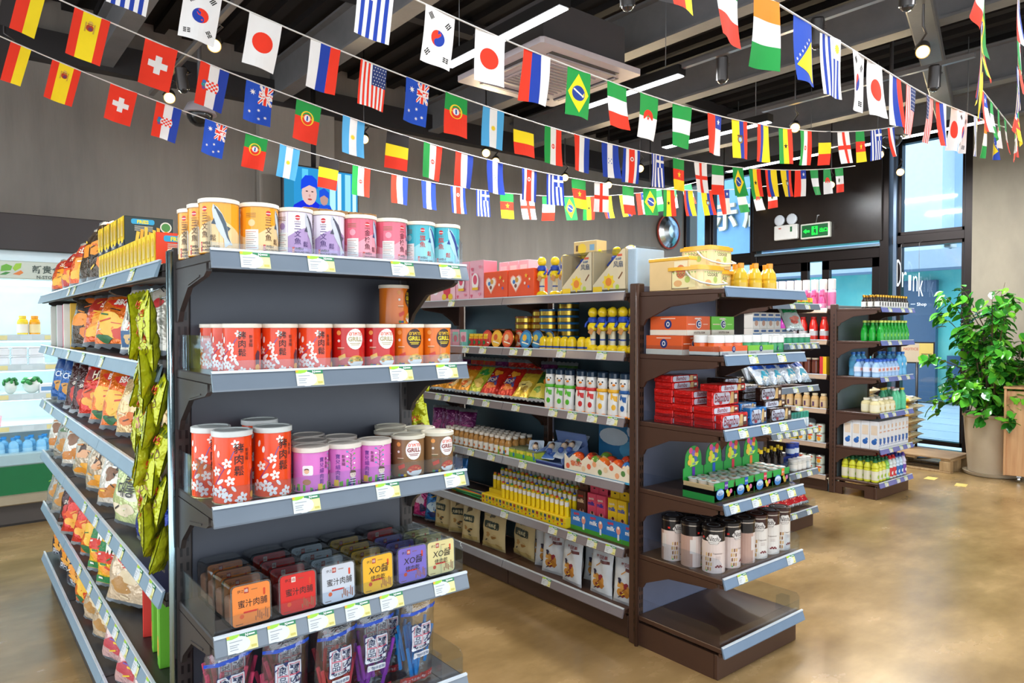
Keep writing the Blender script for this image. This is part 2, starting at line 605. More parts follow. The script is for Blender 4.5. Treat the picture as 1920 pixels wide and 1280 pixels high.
for ch, y in (('示', -.72), ('店', -1.32)):
    vs, fs, bb = glyphs(ch, .03)
    k = .47 / (bb[3] - bb[2])
    cx, cy = (bb[0] + bb[1]) / 2, (bb[2] + bb[3]) / 2
    for d in (0, .05):
        g.add([(-.02 - d, y - (vx - cx) * k, 3.4 + (vy - cy) * k) for vx, vy in vs], fs, 'F3EAD2')
    for f in fs:
        for a, c in ((0, 1), (1, 2), (2, 0)):
            p, q = vs[f[a]], vs[f[c]]
            g.add([(-.02 - d, y - (u[0] - cx) * k, 3.4 + (u[1] - cy) * k) for d, u in ((0, p), (0, q), (.05, q), (.05, p))], [(0, 1, 2, 3)], 'CFC2A0')
g.obj('raised_letters', t)

# ---------------------------------------------------------------- fittings on the walls
t = thing('emergency_light', 'white twin head emergency light left of the green exit sign', 'emergency light', (XW - .14, 5.2, 2.64))
G().box(-.04, .02, -.17, .17, 0, .2, 'E4E1DA', .01).ink(rect(-.03, .1, .0, .17), '206A3A', flat(-.04, -.1, 0, '-x')).ink(rect(-.1, .15, -.06, .165), 'C04A30', flat(-.04, 0, 0, '-x')).obj('housing', t)
for y in (.09, -.09):
    M = Matrix.Translation((-.02, y, .27)) @ Matrix.Rotation(R(-90), 4, 'Y')
    G().lathe([(.03, -.03), (.07, -.01), (.075, .02), (.06, .03), (.03, .032)], 'D9DEE4:g', 14, M=M).obj('lamp_head', t)
t = thing('exit_sign', 'green lit running man exit sign over the glass doors', 'sign', (XW - .15, 4.78, 2.62))
G().box(-.03, .03, -.2, .2, 0, .2, 'D8D8C8', .008).obj('housing', t)
f = flat(-.031, 0, 0, '-x')
g = G().ink(rect(-.18, .02, .18, .18), '0E5A2C', f).ink(rect(-.04, .045, .04, .155), 'E:20FF40:2.2', f, .002)
g.ink([(-.16, .1), (-.12, .13), (-.12, .11), (-.07, .11), (-.07, .085), (-.12, .085), (-.12, .07)], 'E:20FF40:2.2', f, .002)
g.text('出口', .12, .1, .055, 'E:20FF40:2.2', f, .002, .02).ink(circle(.0, .14, .012), '0E5A2C', f, .003).ink([(-.02, .12), (.02, .125), (.025, .07), (.005, .05), (0, .085), (-.02, .06), (-.028, .065), (-.008, .1)], '0E5A2C', f, .003)
g.obj('lit_face', t)
G().tube([(0, 0, .2), (0, -.02, .3), (.1, -.03, .32)], .008, 'C9C9C9').obj('bracket', t)
t = thing('convex_mirror', 'round convex security mirror with a red rim high on the back wall', 'mirror', (8.72, YB - .05, 2.9))
M = Matrix.Rotation(R(90), 4, 'X')
G().lathe([(0.001, .1), (.1, .085), (.18, .05), (.25, 0)][::-1], 'EDEDED:c', 28, M=M).obj('mirror_dome', t)
G().lathe([(.245, -.02), (.265, -.01), (.265, .012), (.245, .012)], 'B0402A', 28, M=M, cap=False).obj('rim', t)
G().tube([(0, .05, 0), (0, 0, 0)], .02, '333333').obj('wall_bracket', t)

t = thing('television', 'wall television showing a person in a blue cap hung from a black pole', 'television', (2.9, 6.5, 2.55))
g = G().box(-.39, .39, 0, .05, -.02, .43, '15151A', .006)
g.obj('housing', t)
f = flat(0, 0, 0)
g = G().ink(rect(-.375, 0, .375, .415), 'E:2E8FC8:1.0', f)
for x0, x1, c in ((-.375, -.28, '2A7FA8'), (-.2, -.14, '57B9E0'), (.08, .14, 'A9DDF0'), (.16, .2, 'C9ECF8'), (.24, .3, '8FD0EA'), (.32, .36, 'BDE6F5')):
    g.ink(rect(x0, .0, x1, .4), 'E:%s:1.1' % c, f, .001)
g.ink([(-.3, 0), (-.28, .05), (-.2, .1), (-.08, .11), (0, .06), (.04, 0)], 'E:1C2FD0:1.0', f, .002)
g.ink(circle(-.13, .17, .075, .11), 'E:D8B6B0:1.0', f, .003)
g.ink([(-.215, .2), (-.21, .29), (-.17, .34), (-.1, .345), (-.055, .31), (-.045, .225), (-.13, .25)], 'E:1D46D8:1.0', f, .004)
for x in (-.155, -.1):
    g.ink(circle(x, .19, .012, .006), 'E:4A302E:1.0', f, .005)
g.ink(circle(-.127, .15, .01, .014), 'E:C09890:1.0', f, .005).ink(circle(-.125, .115, .022, .009), 'E:A84A48:1.0', f, .005)
g.ink(circle(.02, .13, .04, .06), 'E:B89088:1.0', f, .003).ink([(-.03, .14), (-.03, .21), (.02, .24), (.07, .2), (.07, .14), (.02, .17)], 'E:2150D0:1.0', f, .004).ink([(-.06, 0), (-.02, .08), (.08, .08), (.12, 0)], 'E:2150D0:1.0', f, .003)
g.obj('lit_screen', t)
G().tube([(-.05, .08, .3), (-.05, .08, 1.5)], .025, '1A1716', 8).obj('hanging_pole', t)

# lit strips, ceiling cassette, tracks and spot lamps
for i, (x, y0, y1) in enumerate(((2.84, 3.02, 4.24), (4.27, 3.29, 4.5), (5.86, 3.53, 4.74), (7.36, 3.8, 5.0), (7.36, 2.3, 3.4), (1.4, .2, 1.4), (2.84, .0, 1.2), (4.27, .2, 1.4), (-.1, .2, 1.4), (5.86, .4, 1.6), (-1.6, 3.0, 4.2))):
    t = thing('strip_light', ['white linear strip light nearest the camera above the Korean and Japanese flags', 'white linear strip light running behind the ceiling cassette corner', 'white linear strip light third from the camera', 'white linear strip light farthest away near the dark bulkhead', 'short lit strip light above the right end of the far shelving'][i] if i < 5 else 'added fill strip light outside the view, ' + ['above the aisle left of the camera', 'above the aisle before the canisters', 'above the aisle before the jelly displays', 'left of the camera', 'above the aisle on the right', 'over the fridge aisle'][i - 5], 'ceiling light', (x, y0, 3.3))
    L = y1 - y0
    G().box(-.045, .045, 0, L, .0, .07, '1B1918').obj('housing', t)
    G().box(-.035, .035, .01, L - .01, -.006, .0, 'E:F2F8FF:9').obj('diffuser', t)
    for yy in (.15, L - .15):
        G().tube([(0, yy, .07), (0, yy, .8)], .004, '777777', 4).obj('wire', t)
    ld = bpy.data.lights.new('strip_lamp', 'AREA')
    ld.shape = 'RECTANGLE'; ld.size = .07; ld.size_y = L
    ld.energy = 62 if i < 5 else 22; ld.color = (.93, .97, 1)  # weaker lamps belong to the unseen strips, added for fill light
    lo = bpy.data.objects.new('strip_lamp', ld)
    COL.objects.link(lo)
    lo.parent = t
    lo.location = (0, L / 2, -.02)
t = thing('ceiling_cassette', 'white square ceiling air conditioner cassette behind the flag strings', 'air conditioner', (3.56, 3.97, 3.3))
g = G().prism([(-.47, -.49), (.47, -.49), (.49, -.47), (.49, .47), (.47, .49), (-.47, .49), (-.49, .47), (-.49, -.47)], 0, .04, 'C9BEC0')
g.box(-.4, .4, -.4, .4, .04, .35, '4A4545')
g.obj('panel', t)
g = G().box(-.27, .27, -.27, .27, -.012, 0, 'B9AFB0', .006)
for i in range(11):
    g.box(-.25, .25, -.25 + i * .046, -.24 + i * .046, -.02, -.012, '8F8788')
g.obj('intake_grille', t)
for a in range(4):
    M = Matrix.Rotation(a * PI / 2, 4, 'Z')
    G().box(-.33, .33, .35, .41, -.004, 0, '3A3637', M=M).box(-.33, .33, .36, .375, -.014, -.002, 'A39A9B', M=M).obj('louvre', t)
for i, (x, y0, y1) in enumerate(((4.27, 1.62, 3.28), (5.68, 1.85, 3.5), (2.84, 1.42, 3.0), (1.38, 1.65, 6.4), (7.36, 3.42, 3.78))):
    t = G().box(x - .018, x + .018, y0, y1, 3.34, 3.37, '8C8886:k').obj('lighting_track')
    tag(t, ['grey lighting track with dark spots over the middle aisle', 'grey lighting track over the right aisle', 'grey lighting track nearest the left of the ceiling cassette', 'grey lighting track over the left gondola', 'grey lighting track beside the window bulkhead'][i], 'lighting track')
spots = [(.36, 5.7, 1), (.33, 4.6, 1), (1.36, 4.63, 1), (1.40, 5.9, 1), (4.32, 5.75, 1), (4.62, 5.98, 1), (4.9, 1.89, 1), (5.89, 3.31, 1), (3.12, 6.05, 1), (6.07, 5.24, 1), (6.47, 6.09, 1), (8.6, 5.89, 1), (7.47, 3.28, 1), (8.5, 3.5, 1), (5.75, 6.11, 1), (7.29, 6.12, 1), (8.6, 4.35, 1), (7.7, 6.05, 1), (4.35, 3.0, 0), (4.27, 2.26, 0), (2.95, 2.64, 0), (4.14, 1.68, 0), (5.7, 2.12, 0), (1.43, 5.62, 0)]
where = ['at the far left edge', 'in the top left corner', 'left of the second string of flags', 'flaring beside the lowest Croatian flag', 'glowing between the flag strings in the middle', 'just below the brightest middle spot', 'flaring in front of the grey duct', 'glowing above the Ghanaian flag', 'beside the Argentine flag', 'behind the Costa Rican flag', 'low behind the English flag', 'hanging before the raised character sign', 'behind the rightmost Greek flag', 'hanging before the tall window', 'beside the Greek flag in the middle', 'behind the Brazilian flag', 'before the dark bulkhead', 'far back behind the Senegalese flag', 'hanging under the middle track', 'hanging higher behind the Bosnian flag', 'cut by the top edge of the view', 'near the grey duct at the top', 'aimed down beside the American flags', 'angled above the white dome camera']
ON = (2, 3, 18, 19, 20, 21, 22, 23, 12, 13)
for i, (x, y, lit) in enumerate(spots):
    t = thing('track_spot', ('lit warm track spot ' if lit else 'dark unlit cylindrical track spot ') + where[i], 'spotlight', (x, y, 3.2))
    d = Vector((-x * .8, -y * .8, -2.4)).normalized() if lit else Vector((.15, .1, -1)).normalized()
    M = d.to_track_quat('-Z', 'Y').to_matrix().to_4x4()
    G().lathe([(.03, .16), (.042, .155), (.042, .0), (.036, .0), (.034, .012)][::-1] if False else [(.036, .004), (.042, 0), (.042, .15), (.036, .16)], '4A4644:k', 16, M=M, cap=False).lathe([(.0001, .16), (.036, .16)], '4A4644:k', 16, M=M, cap=False).obj('barrel', t)
    G().tube([M @ Vector((.045, 0, .1)), (.05, 0, .13), (0, 0, .16), (0, 0, .15 if i in ON else .92)], .008, '5A5654:k', 6).obj('yoke', t)
    G().lathe([(.0001, -.03), (.02, -.024), (.034, -.008), (.037, .006)], 'E:FFCF78:14' if lit else '2A2A2A:g', 14, M=M, cap=False).obj('lens', t)
    if lit:
        ld = bpy.data.lights.new('spot_lamp', 'SPOT')
        ld.energy = 55; ld.color = (1, .78, .48); ld.spot_size = R(110); ld.spot_blend = .8
        ld.shadow_soft_size = .035
        lo = bpy.data.objects.new('spot_lamp', ld)
        COL.objects.link(lo)
        lo.parent = t
        lo.location = d * .045
        lo.rotation_euler = d.to_track_quat('-Z', 'Y').to_euler()
for i, (x, y, z) in enumerate(((1.66, 6.05, 3.16), (6.88, 2.92, 3.2))):
    t = thing('dome_camera', ['white dome security camera below the upper Croatian flag', 'grey dome security camera between the right hand flags'][i], 'camera', (x, y, z))
    G().lathe([(.02, .09), (.09, .08), (.13, .0)][::-1], ['C5BDC4', '77716C'][i], 18).obj('shade', t)
    G().ball((0, 0, 0), .1, '222222:g', 16, 8).obj('dome', t)
    G().tube([(0, 0, .08), (0, 0, .98)], .018, '55504E').obj('stem', t)
t = G().box(0, 3.75, -.08, .08, 3.5, 3.6, surface('galvanised_duct', '55524F', '66625E', 5, (.35, .5), .1), .01).obj('ceiling_duct', None, (4.45, 1.785, 0), R(16.7))
tag(t, 'grey ceiling duct running up to the right behind the flaring spot', 'duct')
# ---------------------------------------------------------------- shelving
class Frame:
    """front edge of a run of shelves: x to the viewer's right, y back, z up"""
    def __init__(s, x, y, rz, w, d):
        s.o = Vector((x, y, 0)); s.rz = rz; s.w = w; s.d = d
    def p(s, x, y, z):
        return tuple(Matrix.Rotation(s.rz, 3, 'Z') @ Vector((x, y, z)) + s.o)

LVA = [.20, .48, .765, 1.05, 1.345, 1.612]
LVB = [.14, .42, .722, 1.024, 1.328, 1.606]
AE = Frame(.45, 1.60, 0, .685, .29)
AS = Frame(.445, 4.66, R(-90), 2.70, .33)
BE = Frame(2.45, 1.68, 0, .63, .44)
BS = Frame(2.45, 4.895, R(-90), 2.70, .31)
CE = Frame(4.33, 2.595, 0, .63, .40)
CS = Frame(4.33, 5.76, R(-90), 2.70, .31)
DE = Frame(6.06, 2.64, 0, .65, .37)
DS = Frame(6.05, 5.78, R(-90), 2.70, .31)

def tag_mesh(kind=0):
    g = G()
    f = lambda x, y, d: (x, -.0075 - d + y * .32, y)
    g.ink(rect(-.033, -.017, .033, .019), 'E4E09C', f, 0)
    g.ink(rect(-.005, .009, .033, .019), '2B7D52', f, .0003)
    g.ink(circle(-.008, -.002, .025, .0165, 14), 'D6DBDC', f, .0005)
    g.ink(rect(-.033, -.017, -.012, .012), 'D6DBDC', f, .0004)
    g.ink([(-.033, .012), (-.033, .019), (-.004, .019), (-.01, .013), (-.022, .011)], '9BD03A', f, .0006)
    g.ink(rect(-.033, .014, -.027, .019), 'F0B030', f, .0008)
    for y, x1 in ((.005, .0), (-.002, -.008), (-.006, -.012), (-.011, -.01)):
        g.ink(rect(-.028, y, x1, y + .0016), '9A9FA4', f, .0008)
    g.ink(rect(.018, -.013, .03, -.008), 'C9BE60', f, .0008)
    g.text('N', .01, .014, .006, 'FFFFFF', f, .0009, .02)
    g.ink(rect(.014, .0125, .028, .0155), 'DDEEE0', f, .0009)
    return g.mesh('price_tag')
TAGM = tag_mesh()

def shelf(root, x0, x1, d, z, col, rail, tags=(), brackets=True, guard=(0, 0, 0), rail_h=.036, dz_in=.03):
    g = G().box(x0 + .004, x1 - .004, .0, d, z - .022, z, col, .003).box(x0 + .004, x1 - .004, .0, .012, z - .036, z - .022, col)
    s = g.obj('shelf', root)
    r = G().prism([(-.001, z + .006), (-.006, z + .006), (-.0195, z - rail_h + .004), (-.0195, z - rail_h), (-.012, z - rail_h)], x0 + .002, x1 - .002, rail, 'x')
    r.prism([(-.001, z + .0085), (-.009, z + .0085), (-.0095, z + .003), (-.006, z + .006)], x0 + .002, x1 - .002, 'D3DCE4:g', 'x')
    r.obj('price_rail', s)
    for t in tags:
        o = bpy.data.objects.new('price_tag', TAGM)
        COL.objects.link(o)
        o.parent = s
        o.location = (t, -.0075, z - .015)
    if brackets:
        for x in (x0 + .004, x1 - .016):
            b = G().prism([(d, z - .022), (.03, z - .022), (.03, z - .04), (.05, z - .05), (d * .62, z - .07), (d - .035, z - .125), (d - .02, z - .15), (d, z - .15)], x, x + .012, col, 'x')
            b.prism([(.08, z - .05), (d * .6, z - .065), (d * .62, z - .061), (.08, z - .046)], x - .002, x + .014, col, 'x')
            b.obj('bracket', s)
    f, sd, rt = guard
    K = 'T:F4F8FC'
    if f:
        G().box(x0 + .008, x1 - .008, .006, .009, z, z + f, K).obj('acrylic_guard', s)
    if sd:
        for x in (x0 + .006, x1 - .009):
            G().prism([(.006, z), (d - .01, z), (d - .01, z + sd), (.02, z + sd), (.006, z + sd - .014)], x, x + .003, K, 'x').obj('acrylic_guard', s)
    if rt:
        G().prism([(.02, z), (.09, z), (.086, z + sd * .8), (.06, z + sd), (.02, z + sd)], x1 - .07, x1 - .067, K, 'x').obj('acrylic_divider', s)
    return s

def upright(root, x0, x1, y0, y1, h, col, slots='y', trim=None):
    u = G().box(x0, x1, y0, y1, 0, h, col, .004).obj('upright', root)
    g = G()
    n = int((h - .1) / .037)
    xs = (x0 + (x1 - x0) * .36, x0 + (x1 - x0) * .72)
    for i in range(n):
        z = .06 + i * .037
        for x in xs:
            g.box(x - .003, x + .003, y0 - .0006, y0 + .002, z, z + .021, '0B0A0A')
        for y in (y0 + (y1 - y0) * .35,):
            g.box(x0 - .0006, x0 + .001, y - .003, y + .003, z, z + .021, '0B0A0A')
    o = g.obj('slots', u)  # raised black boxes paint the shade of slots that are not cut
    o['kind'] = 'stuff'
    if trim:
        G().tube([(x0 - .004, y0 + .004, .0), (x0 - .004, y0 + .004, h - .01)], .009, trim, 10).obj('corner_trim', u)
    return u

def end_unit(name, label, fr, lv, h, col, panel, rail, tags, guards, base_d=0, notch=False, trim=None):
    t = thing(name, label, 'shelving', tuple(fr.o), fr.rz)
    w, d = fr.w, fr.d
    upright(t, 0, .042, d, d + .055, h, col, trim=trim)
    upright(t, w - .042, w, d, d + .055, h, col)
    G().box(.042, w - .042, d + .004, d + .011, .1, h - .01, panel, .002).obj('back_panel', t)
    for i, z in enumerate(lv):
        shelf(t, .0 if i == 0 else .004, w if i == 0 else w - .004, d, z, col, rail, tags[i], i > 0, guards[i])
    z = lv[0] - .036
    g = G().box(.01, w - .01, .02, .04, 0, z, col, .003)
    for x in (.01, w - .03):
        if notch:
            g.box(x, x + .02, .04, .12, 0, z, col).box(x, x + .02, d - .06, d, 0, z, col).box(x, x + .02, .12, d - .06, z - .04, z, col)
        else:
            g.box(x, x + .02, .04, d, 0, z, col)
    g.obj('plinth', t)
    return t

def side_run(name, label, fr, lv, h, col, panel, rail, tags, tiltrail=.036):
    t = thing(name, label, 'shelving', tuple(fr.o), fr.rz)
    w, d = fr.w, fr.d
    bays = 3
    bw = w / bays
    for i in range(bays + 1):
        x = min(max(i * bw - .02, 0), w - .04)
        upright(t, x, x + .04, d + .0, d + .04, h - .06 if i in (0, bays) else h - .02, col)
    for i in range(bays):
        G().box(i * bw + .02, (i + 1) * bw - .02, d + .045, d + .055, .1, h - .02, panel, .002).obj('back_panel', t)
        G().box(i * bw + .003, (i + 1) * bw - .003, .025, .045, 0, lv[0] - .036, col, .003).obj('plinth', t)
        for j, z in enumerate(lv):
            tg = [q for q in tags[j] if i * bw <= q < (i + 1) * bw]
            shelf(t, i * bw, (i + 1) * bw, d, z, col, rail, tg, j > 0, (0, 0, 0), tiltrail)
    return t

CA, CB = '37312F', '4B3226'
PA, PB = '474A53', '686B7E'
RL = '6F7A86:g'
end_unit('end_display_shelving', 'dark grey end shelving of floss canisters nearest the camera', AE, LVA, 1.645, CA, PA, RL,
         [(), (.2, .45), (.065, .155, .25, .345, .44, .60), (.215, .43, .635), (.225, .47, .61), (.10, .255, .475, .62)],
         [(0, 0, 0), (.05, .07, 1), (.04, .085, 1), (.045, .095, 1), (.03, .085, 1), (.022, .08, 0)], trim='A8C4CC:c')
side_run('gondola_shelving', 'dark grey gondola run of snack bags facing the fridge', AS, LVA, 1.66, CA, PA, '7F96A6',
         [(), (1.35, 1.6, 1.8, 1.95, 2.1, 2.25, 2.4, 2.55), (1.5, 1.75, 2.0, 2.2, 2.45, 2.6), (.2, .5, 1.0), (.3, .6, 1.1, 1.5, 1.9), (1.15, 1.3, 1.95, 2.4)])
end_unit('end_display_shelving', 'brown end shelving with an empty bottom shelf in the middle of the shop', BE, LVB, 1.645, CB, PB, '7489A0:g',
         [(), (.13, .51), (.07, .23, .37, .51), (.13, .3, .44), (.2, .42), ()],
         [(.05, .08, 1), (.03, .08, 1), (.03, .07, 1), (.025, .05, 1), (.02, .04, 1), (0, 0, 0)], trim='4B3226')
side_run('gondola_shelving', 'brown gondola run of toys sweets and snacks behind the canister end shelving', BS, LVB, 1.655, CB, '2F4A58', '857C7E:g',
         [(2.17,), (1.82, 2.22, 2.36, 2.5, 2.62), (.9, 1.1, 1.3, 1.5, 1.7, 1.98, 2.42), (.9, 1.15, 1.25, 1.5, 1.65, 1.92, 2.22, 2.36, 2.5, 2.63), (1.1, 1.2, 1.45, 1.62, 1.9, 2.02, 2.28, 2.56), (1.3,)])
end_unit('end_display_shelving', 'brown end shelving of white cartons and jars half hidden behind the middle end shelving', CE, LVB, 1.645, CB, PB, RL,
         [(.3, .5), (.2, .35, .5), (.1, .2, .3, .4, .5, .58), (.3, .5), (.25, .35, .45, .55), (.25, .45)], [(0, .06, 1)] * 6)
side_run('gondola_shelving', 'brown gondola run hidden behind the toy shelves', CS, LVB, 1.655, CB, PB, RL, [()] * 6)
end_unit('end_display_shelving', 'brown end shelving of bottled drinks by the window', DE, LVB, 1.645, CB, '6A7478', '6A74B4:g',
         [(.12, .35, .5), (.2, .4, .55), (.1, .25, .5), (.1, .35, .52), (.15, .35), (.15, .4, .55)], [(0, 0, 0)] * 6, notch=True)
side_run('gondola_shelving', 'brown gondola run of canned and bottled drinks at the back', DS, LVB, 1.655, CB, '3A2C26', 'A58C74:g',
         [(1.9, 2.3), (2.2, 2.25), (2.3, 2.45), (2.2, 2.4), (2.5,), (2.0, 2.15, 2.3, 2.5)])
# ---------------------------------------------------------------- strings of flags
FR, FB, FG, FY, FW, FK = 'E8341A:n', '1A3A9C:n', '1E9440:n', 'F5D61A:n', 'E6E2DE:n', '2A2524:n'
LB, OR = '4FA3D4:n', 'F2831C:n'
def cols(*a):
    o = []; x = 0
    tot = sum(q[1] for q in a)
    for c, q in a:
        o.append((c, rect(x, 0, x + q / tot, 1))); x += q / tot
    return o
def rows(*a):
    o = []; y = 1
    tot = sum(q[1] for q in a)
    for c, q in a:
        o.append((c, rect(0, y - q / tot, 1, y))); y -= q / tot
    return o
def C(x, y, r, n=14):       # a true circle on a 2:3 flag
    return circle(x, y, r, r * .667, n)
def S(x, y, r, n=5, q=.4):
    return [(x + (px - 0), y + (py - 0) * .667) for px, py in star(0, 0, r, n, q)]
def trig(x, y, a, code):
    o = []
    ca, sa = math.cos(a), math.sin(a)
    for i, full in enumerate(code):
        yy = (i - 1) * .05
        for x0, x1 in (((-.09, .09),) if full else ((-.09, -.012), (.012, .09))):
            o.append((FK, [(x + (p * ca - q * sa), y + (p * sa + q * ca) * .667) for p, q in ((x0, yy - .016), (x1, yy - .016), (x1, yy + .016), (x0, yy + .016))]))
    return o
def union(x0, y0, x1, y1):
    w, h = x1 - x0, y1 - y0
    P = lambda pts: [(x0 + w * a, y0 + h * b) for a, b in pts]
    o = []
    for c, t in ((FW, .13), (FR, .05)):
        o.append((c, P([(0, 0), (t, 0), (1, 1 - t), (1, 1), (1 - t, 1), (0, t)])))
        o.append((c, P([(1, 0), (1, t), (t, 1), (0, 1), (0, 1 - t), (1 - t, 0)])))
    for c, t in ((FW, .17), (FR, .1)):
        o.append((c, P(rect(.5 - t, 0, .5 + t, 1))))
        o.append((c, P(rect(0, .5 - t, 1, .5 + t))))
    return o
def design(k):
    if k == 'ger': return cols((FK, 1), (FR, 1), (FY, 1)), []
    if k == 'esp': return cols((FR, 1), (FY, 2), (FR, 1)), [('B03A22:n', C(.5, .7, .11)), ('C9A03A:n', rect(.36, .6, .4, .8)), ('C9A03A:n', rect(.6, .6, .64, .8)), ('6A3A5A:n', C(.52, .68, .06)), ('D8B04A:n', C(.5, .8, .07)), ('8A3020:n', rect(.42, .77, .58, .785))]
    if k == 'sui': return [(FR, rect(0, 0, 1, 1))], [(FW, rect(.4, .32, .6, .72)), (FW, rect(.2, .45, .8, .59))]
    if k == 'cro':
        e = [(FW, circle(.5, .5, .24, .15, 14))]
        for i in range(5):
            for j in range(5):
                if (i + j) % 2 == 0:
                    e.append((FR, rect(.3 + i * .08, .38 + j * .048, .38 + i * .08, .428 + j * .048)))
        e += [('3C6AB0:n', C(.22, .56, .07, 8)), ('2A8A8A:n', C(.2, .49, .07, 8)), ('7A4A8A:n', C(.22, .42, .06, 8)), (FY, C(.21, .52, .03, 6))]
        return cols((FR, 1), (FW, 1), (FB, 1)), e
    if k == 'aus': return [('1A4AB4:n', rect(0, 0, 1, 1))], union(.5, .52, 1, 1) + [(FW, S(.27, .76, .12, 7)), (FW, S(.22, .26, .07, 7)), (FW, S(.8, .2, .07, 7)), (FW, S(.56, .36, .07, 7)), (FW, S(.58, .14, .07, 7))]
    if k == 'por': return rows((FG, .4), (FR, .6)), [('EFC92A:n', C(.5, .6, .27, 18)), (FG, C(.5, .62, .2)), (FR, C(.5, .57, .2)), (FW, C(.5, .6, .13)), (FB, rect(.47, .54, .53, .66)), ('EFC92A:n', rect(.25, .595, .38, .61)), ('EFC92A:n', rect(.62, .595, .75, .61))]
    if k == 'arg': return cols((LB, 1), (FW, 1), (LB, 1)), [('EBC62C:n', S(.5, .5, .12, 12, .6))]
    if k == 'bel': return rows((FK, 1), (FY, 1), (FR, 1)), []
    if k == 'irn': return cols((FG, 1), (FW, 1), (FR, 1)), [(FR, C(.5, .5, .1)), (FW, C(.5, .5, .06)), (FR, rect(.48, .45, .52, .55))]
    if k == 'ned': return cols((FR, 1), (FW, 1), (FB, 1)), []
    if k == 'hon': return cols((FB, 1), (FW, 1), (FB, 1)), [('3A62B0:n', S(.5 + a * .09, .5 + b * .06, .05)) for a, b in ((0, 0), (1, 1), (1, -1), (-1, 1), (-1, -1))]
    if k == 'crc': return cols((FB, 1), (FW, 1), (FR, 2), (FW, 1), (FB, 1)), [(FW, C(.5, .7, .1)), ('B85A48:n', C(.5, .7, .06))]
    if k == 'gre': return cols(*[((FB, FW)[i % 2], 1) for i in range(9)]), [(FB, rect(.444, .62, 1, 1)), (FW, rect(.667, .62, .778, 1)), (FW, rect(.444, .77, 1, .85))]
    if k == 'cmr': return rows((FG, 1), (FR, 1), (FY, 1)), [(FY, S(.5, .5, .17))]
    if k == 'eng': return [(FW, rect(0, 0, 1, 1))], [(FR, rect(.4, 0, .6, 1)), (FR, rect(0, .44, 1, .57))]
    if k == 'ita': return rows((FG, 1), (FW, 1), (FR, 1)), []
    if k == 'bra': return [(FG, rect(0, 0, 1, 1))], [(FY, [(.5, .08), (.92, .5), (.5, .92), (.08, .5)]), ('243E8C:n', C(.5, .5, .25, 18)), (FW, [(.3, .57), (.33, .6), (.7, .45), (.68, .42)])]
    if k == 'gha': return cols((FG, 1), (FY, 1), (FR, 1)), [(FK, S(.5, .5, .14))]
    if k == 'col': return cols((FR, 1), (FB, 1), (FY, 2)), []
    if k == 'ecu': return cols((FY, 2), (FB, 1), (FR, 1)), [('8A6A3A:n', C(.52, .5, .16)), ('9CC4DC:n', C(.52, .5, .09)), ('5A4030:n', rect(.36, .58, .68, .62))]
    if k == 'chi': return cols((FR, 1), (FW, 1)), [(FB, rect(.5, .66, 1, 1)), (FW, S(.75, .83, .13))]
    if k == 'nga': return rows((FG, 1), (FW, 1), (FG, 1)), []
    if k == 'alg': return rows((FG, 1), (FW, 1)), [(FR, [(.5 + .25 * math.cos(a), .5 + .167 * math.sin(a)) for a in [R(200 - 22 * i) for i in range(11)]] + [(.5 + .19 * math.cos(a), .485 + .127 * math.sin(a)) for a in [R(-20 + 22 * i) for i in range(11)]]), (FR, S(.5, .47, .09))]
    if k == 'mex': return rows((FG, 1), (FW, 1), (FR, 1)), [('6A5A3A:n', C(.5, .5, .12)), ('4A6A4A:n', C(.5, .46, .08))]
    if k == 'uru': return cols(*[((FW, FB)[i % 2], 1) for i in range(9)]), [(FW, rect(.56, .64, 1, 1)), ('EFCB30:n', S(.78, .82, .15, 12, .65))]
    if k == 'kor':
        e = [(FR, C(.5, .5, .22, 20)), (FB, [(.5 + .22 * math.cos(a), .5 + .147 * math.sin(a)) for a in [R(-60 + 18 * i) for i in range(11)]] + [(.5 + .02 * i, .62 - .012 * i) for i in range(2)])]
        e = [(FR, C(.5, .5, .22, 20)), (FB, circle(.5, .5, .22, .147, 12, R(-90), R(90))), (FB, circle(.5, .427, .11, .0733, 12)), (FR, circle(.5, .573, .11, .0733, 12))]
        e += trig(.22, .85, R(-50), (1, 1, 1)) + trig(.8, .78, R(50), (1, 0, 1)) + trig(.2, .2, R(50), (0, 1, 0)) + trig(.8, .15, R(-5), (0, 0, 0))
        return [(FW, rect(0, 0, 1, 1))], e
    if k == 'jpn': return [(FW, rect(0, 0, 1, 1))], [(FR, C(.5, .5, .31, 24))]
    if k == 'rus': return cols((FW, 1), (FB, 1), (FR, 1)), []
    if k == 'usa':
        e = [('26386E:n', rect(.46, .52, 1, 1))]
        for i in range(5):
            for j in range(6):
                e.append((FW, S(.52 + i * .1 + (j % 2) * .04, .56 + j * .076, .03)))
        return cols(*[((FR, FW)[i % 2], 1) for i in range(13)]), e
    if k == 'ire': return rows((OR, 1), (FW, 1), (FG, 1)), []
    if k == 'bos': return [('1E48B0:n', rect(0, 0, 1, 1))], [(FY, [(.08, .25), (.95, .05), (.95, .72)])] + [(FW, S(.12 + i * .13, .34 + i * .075, .05)) for i in range(6)]
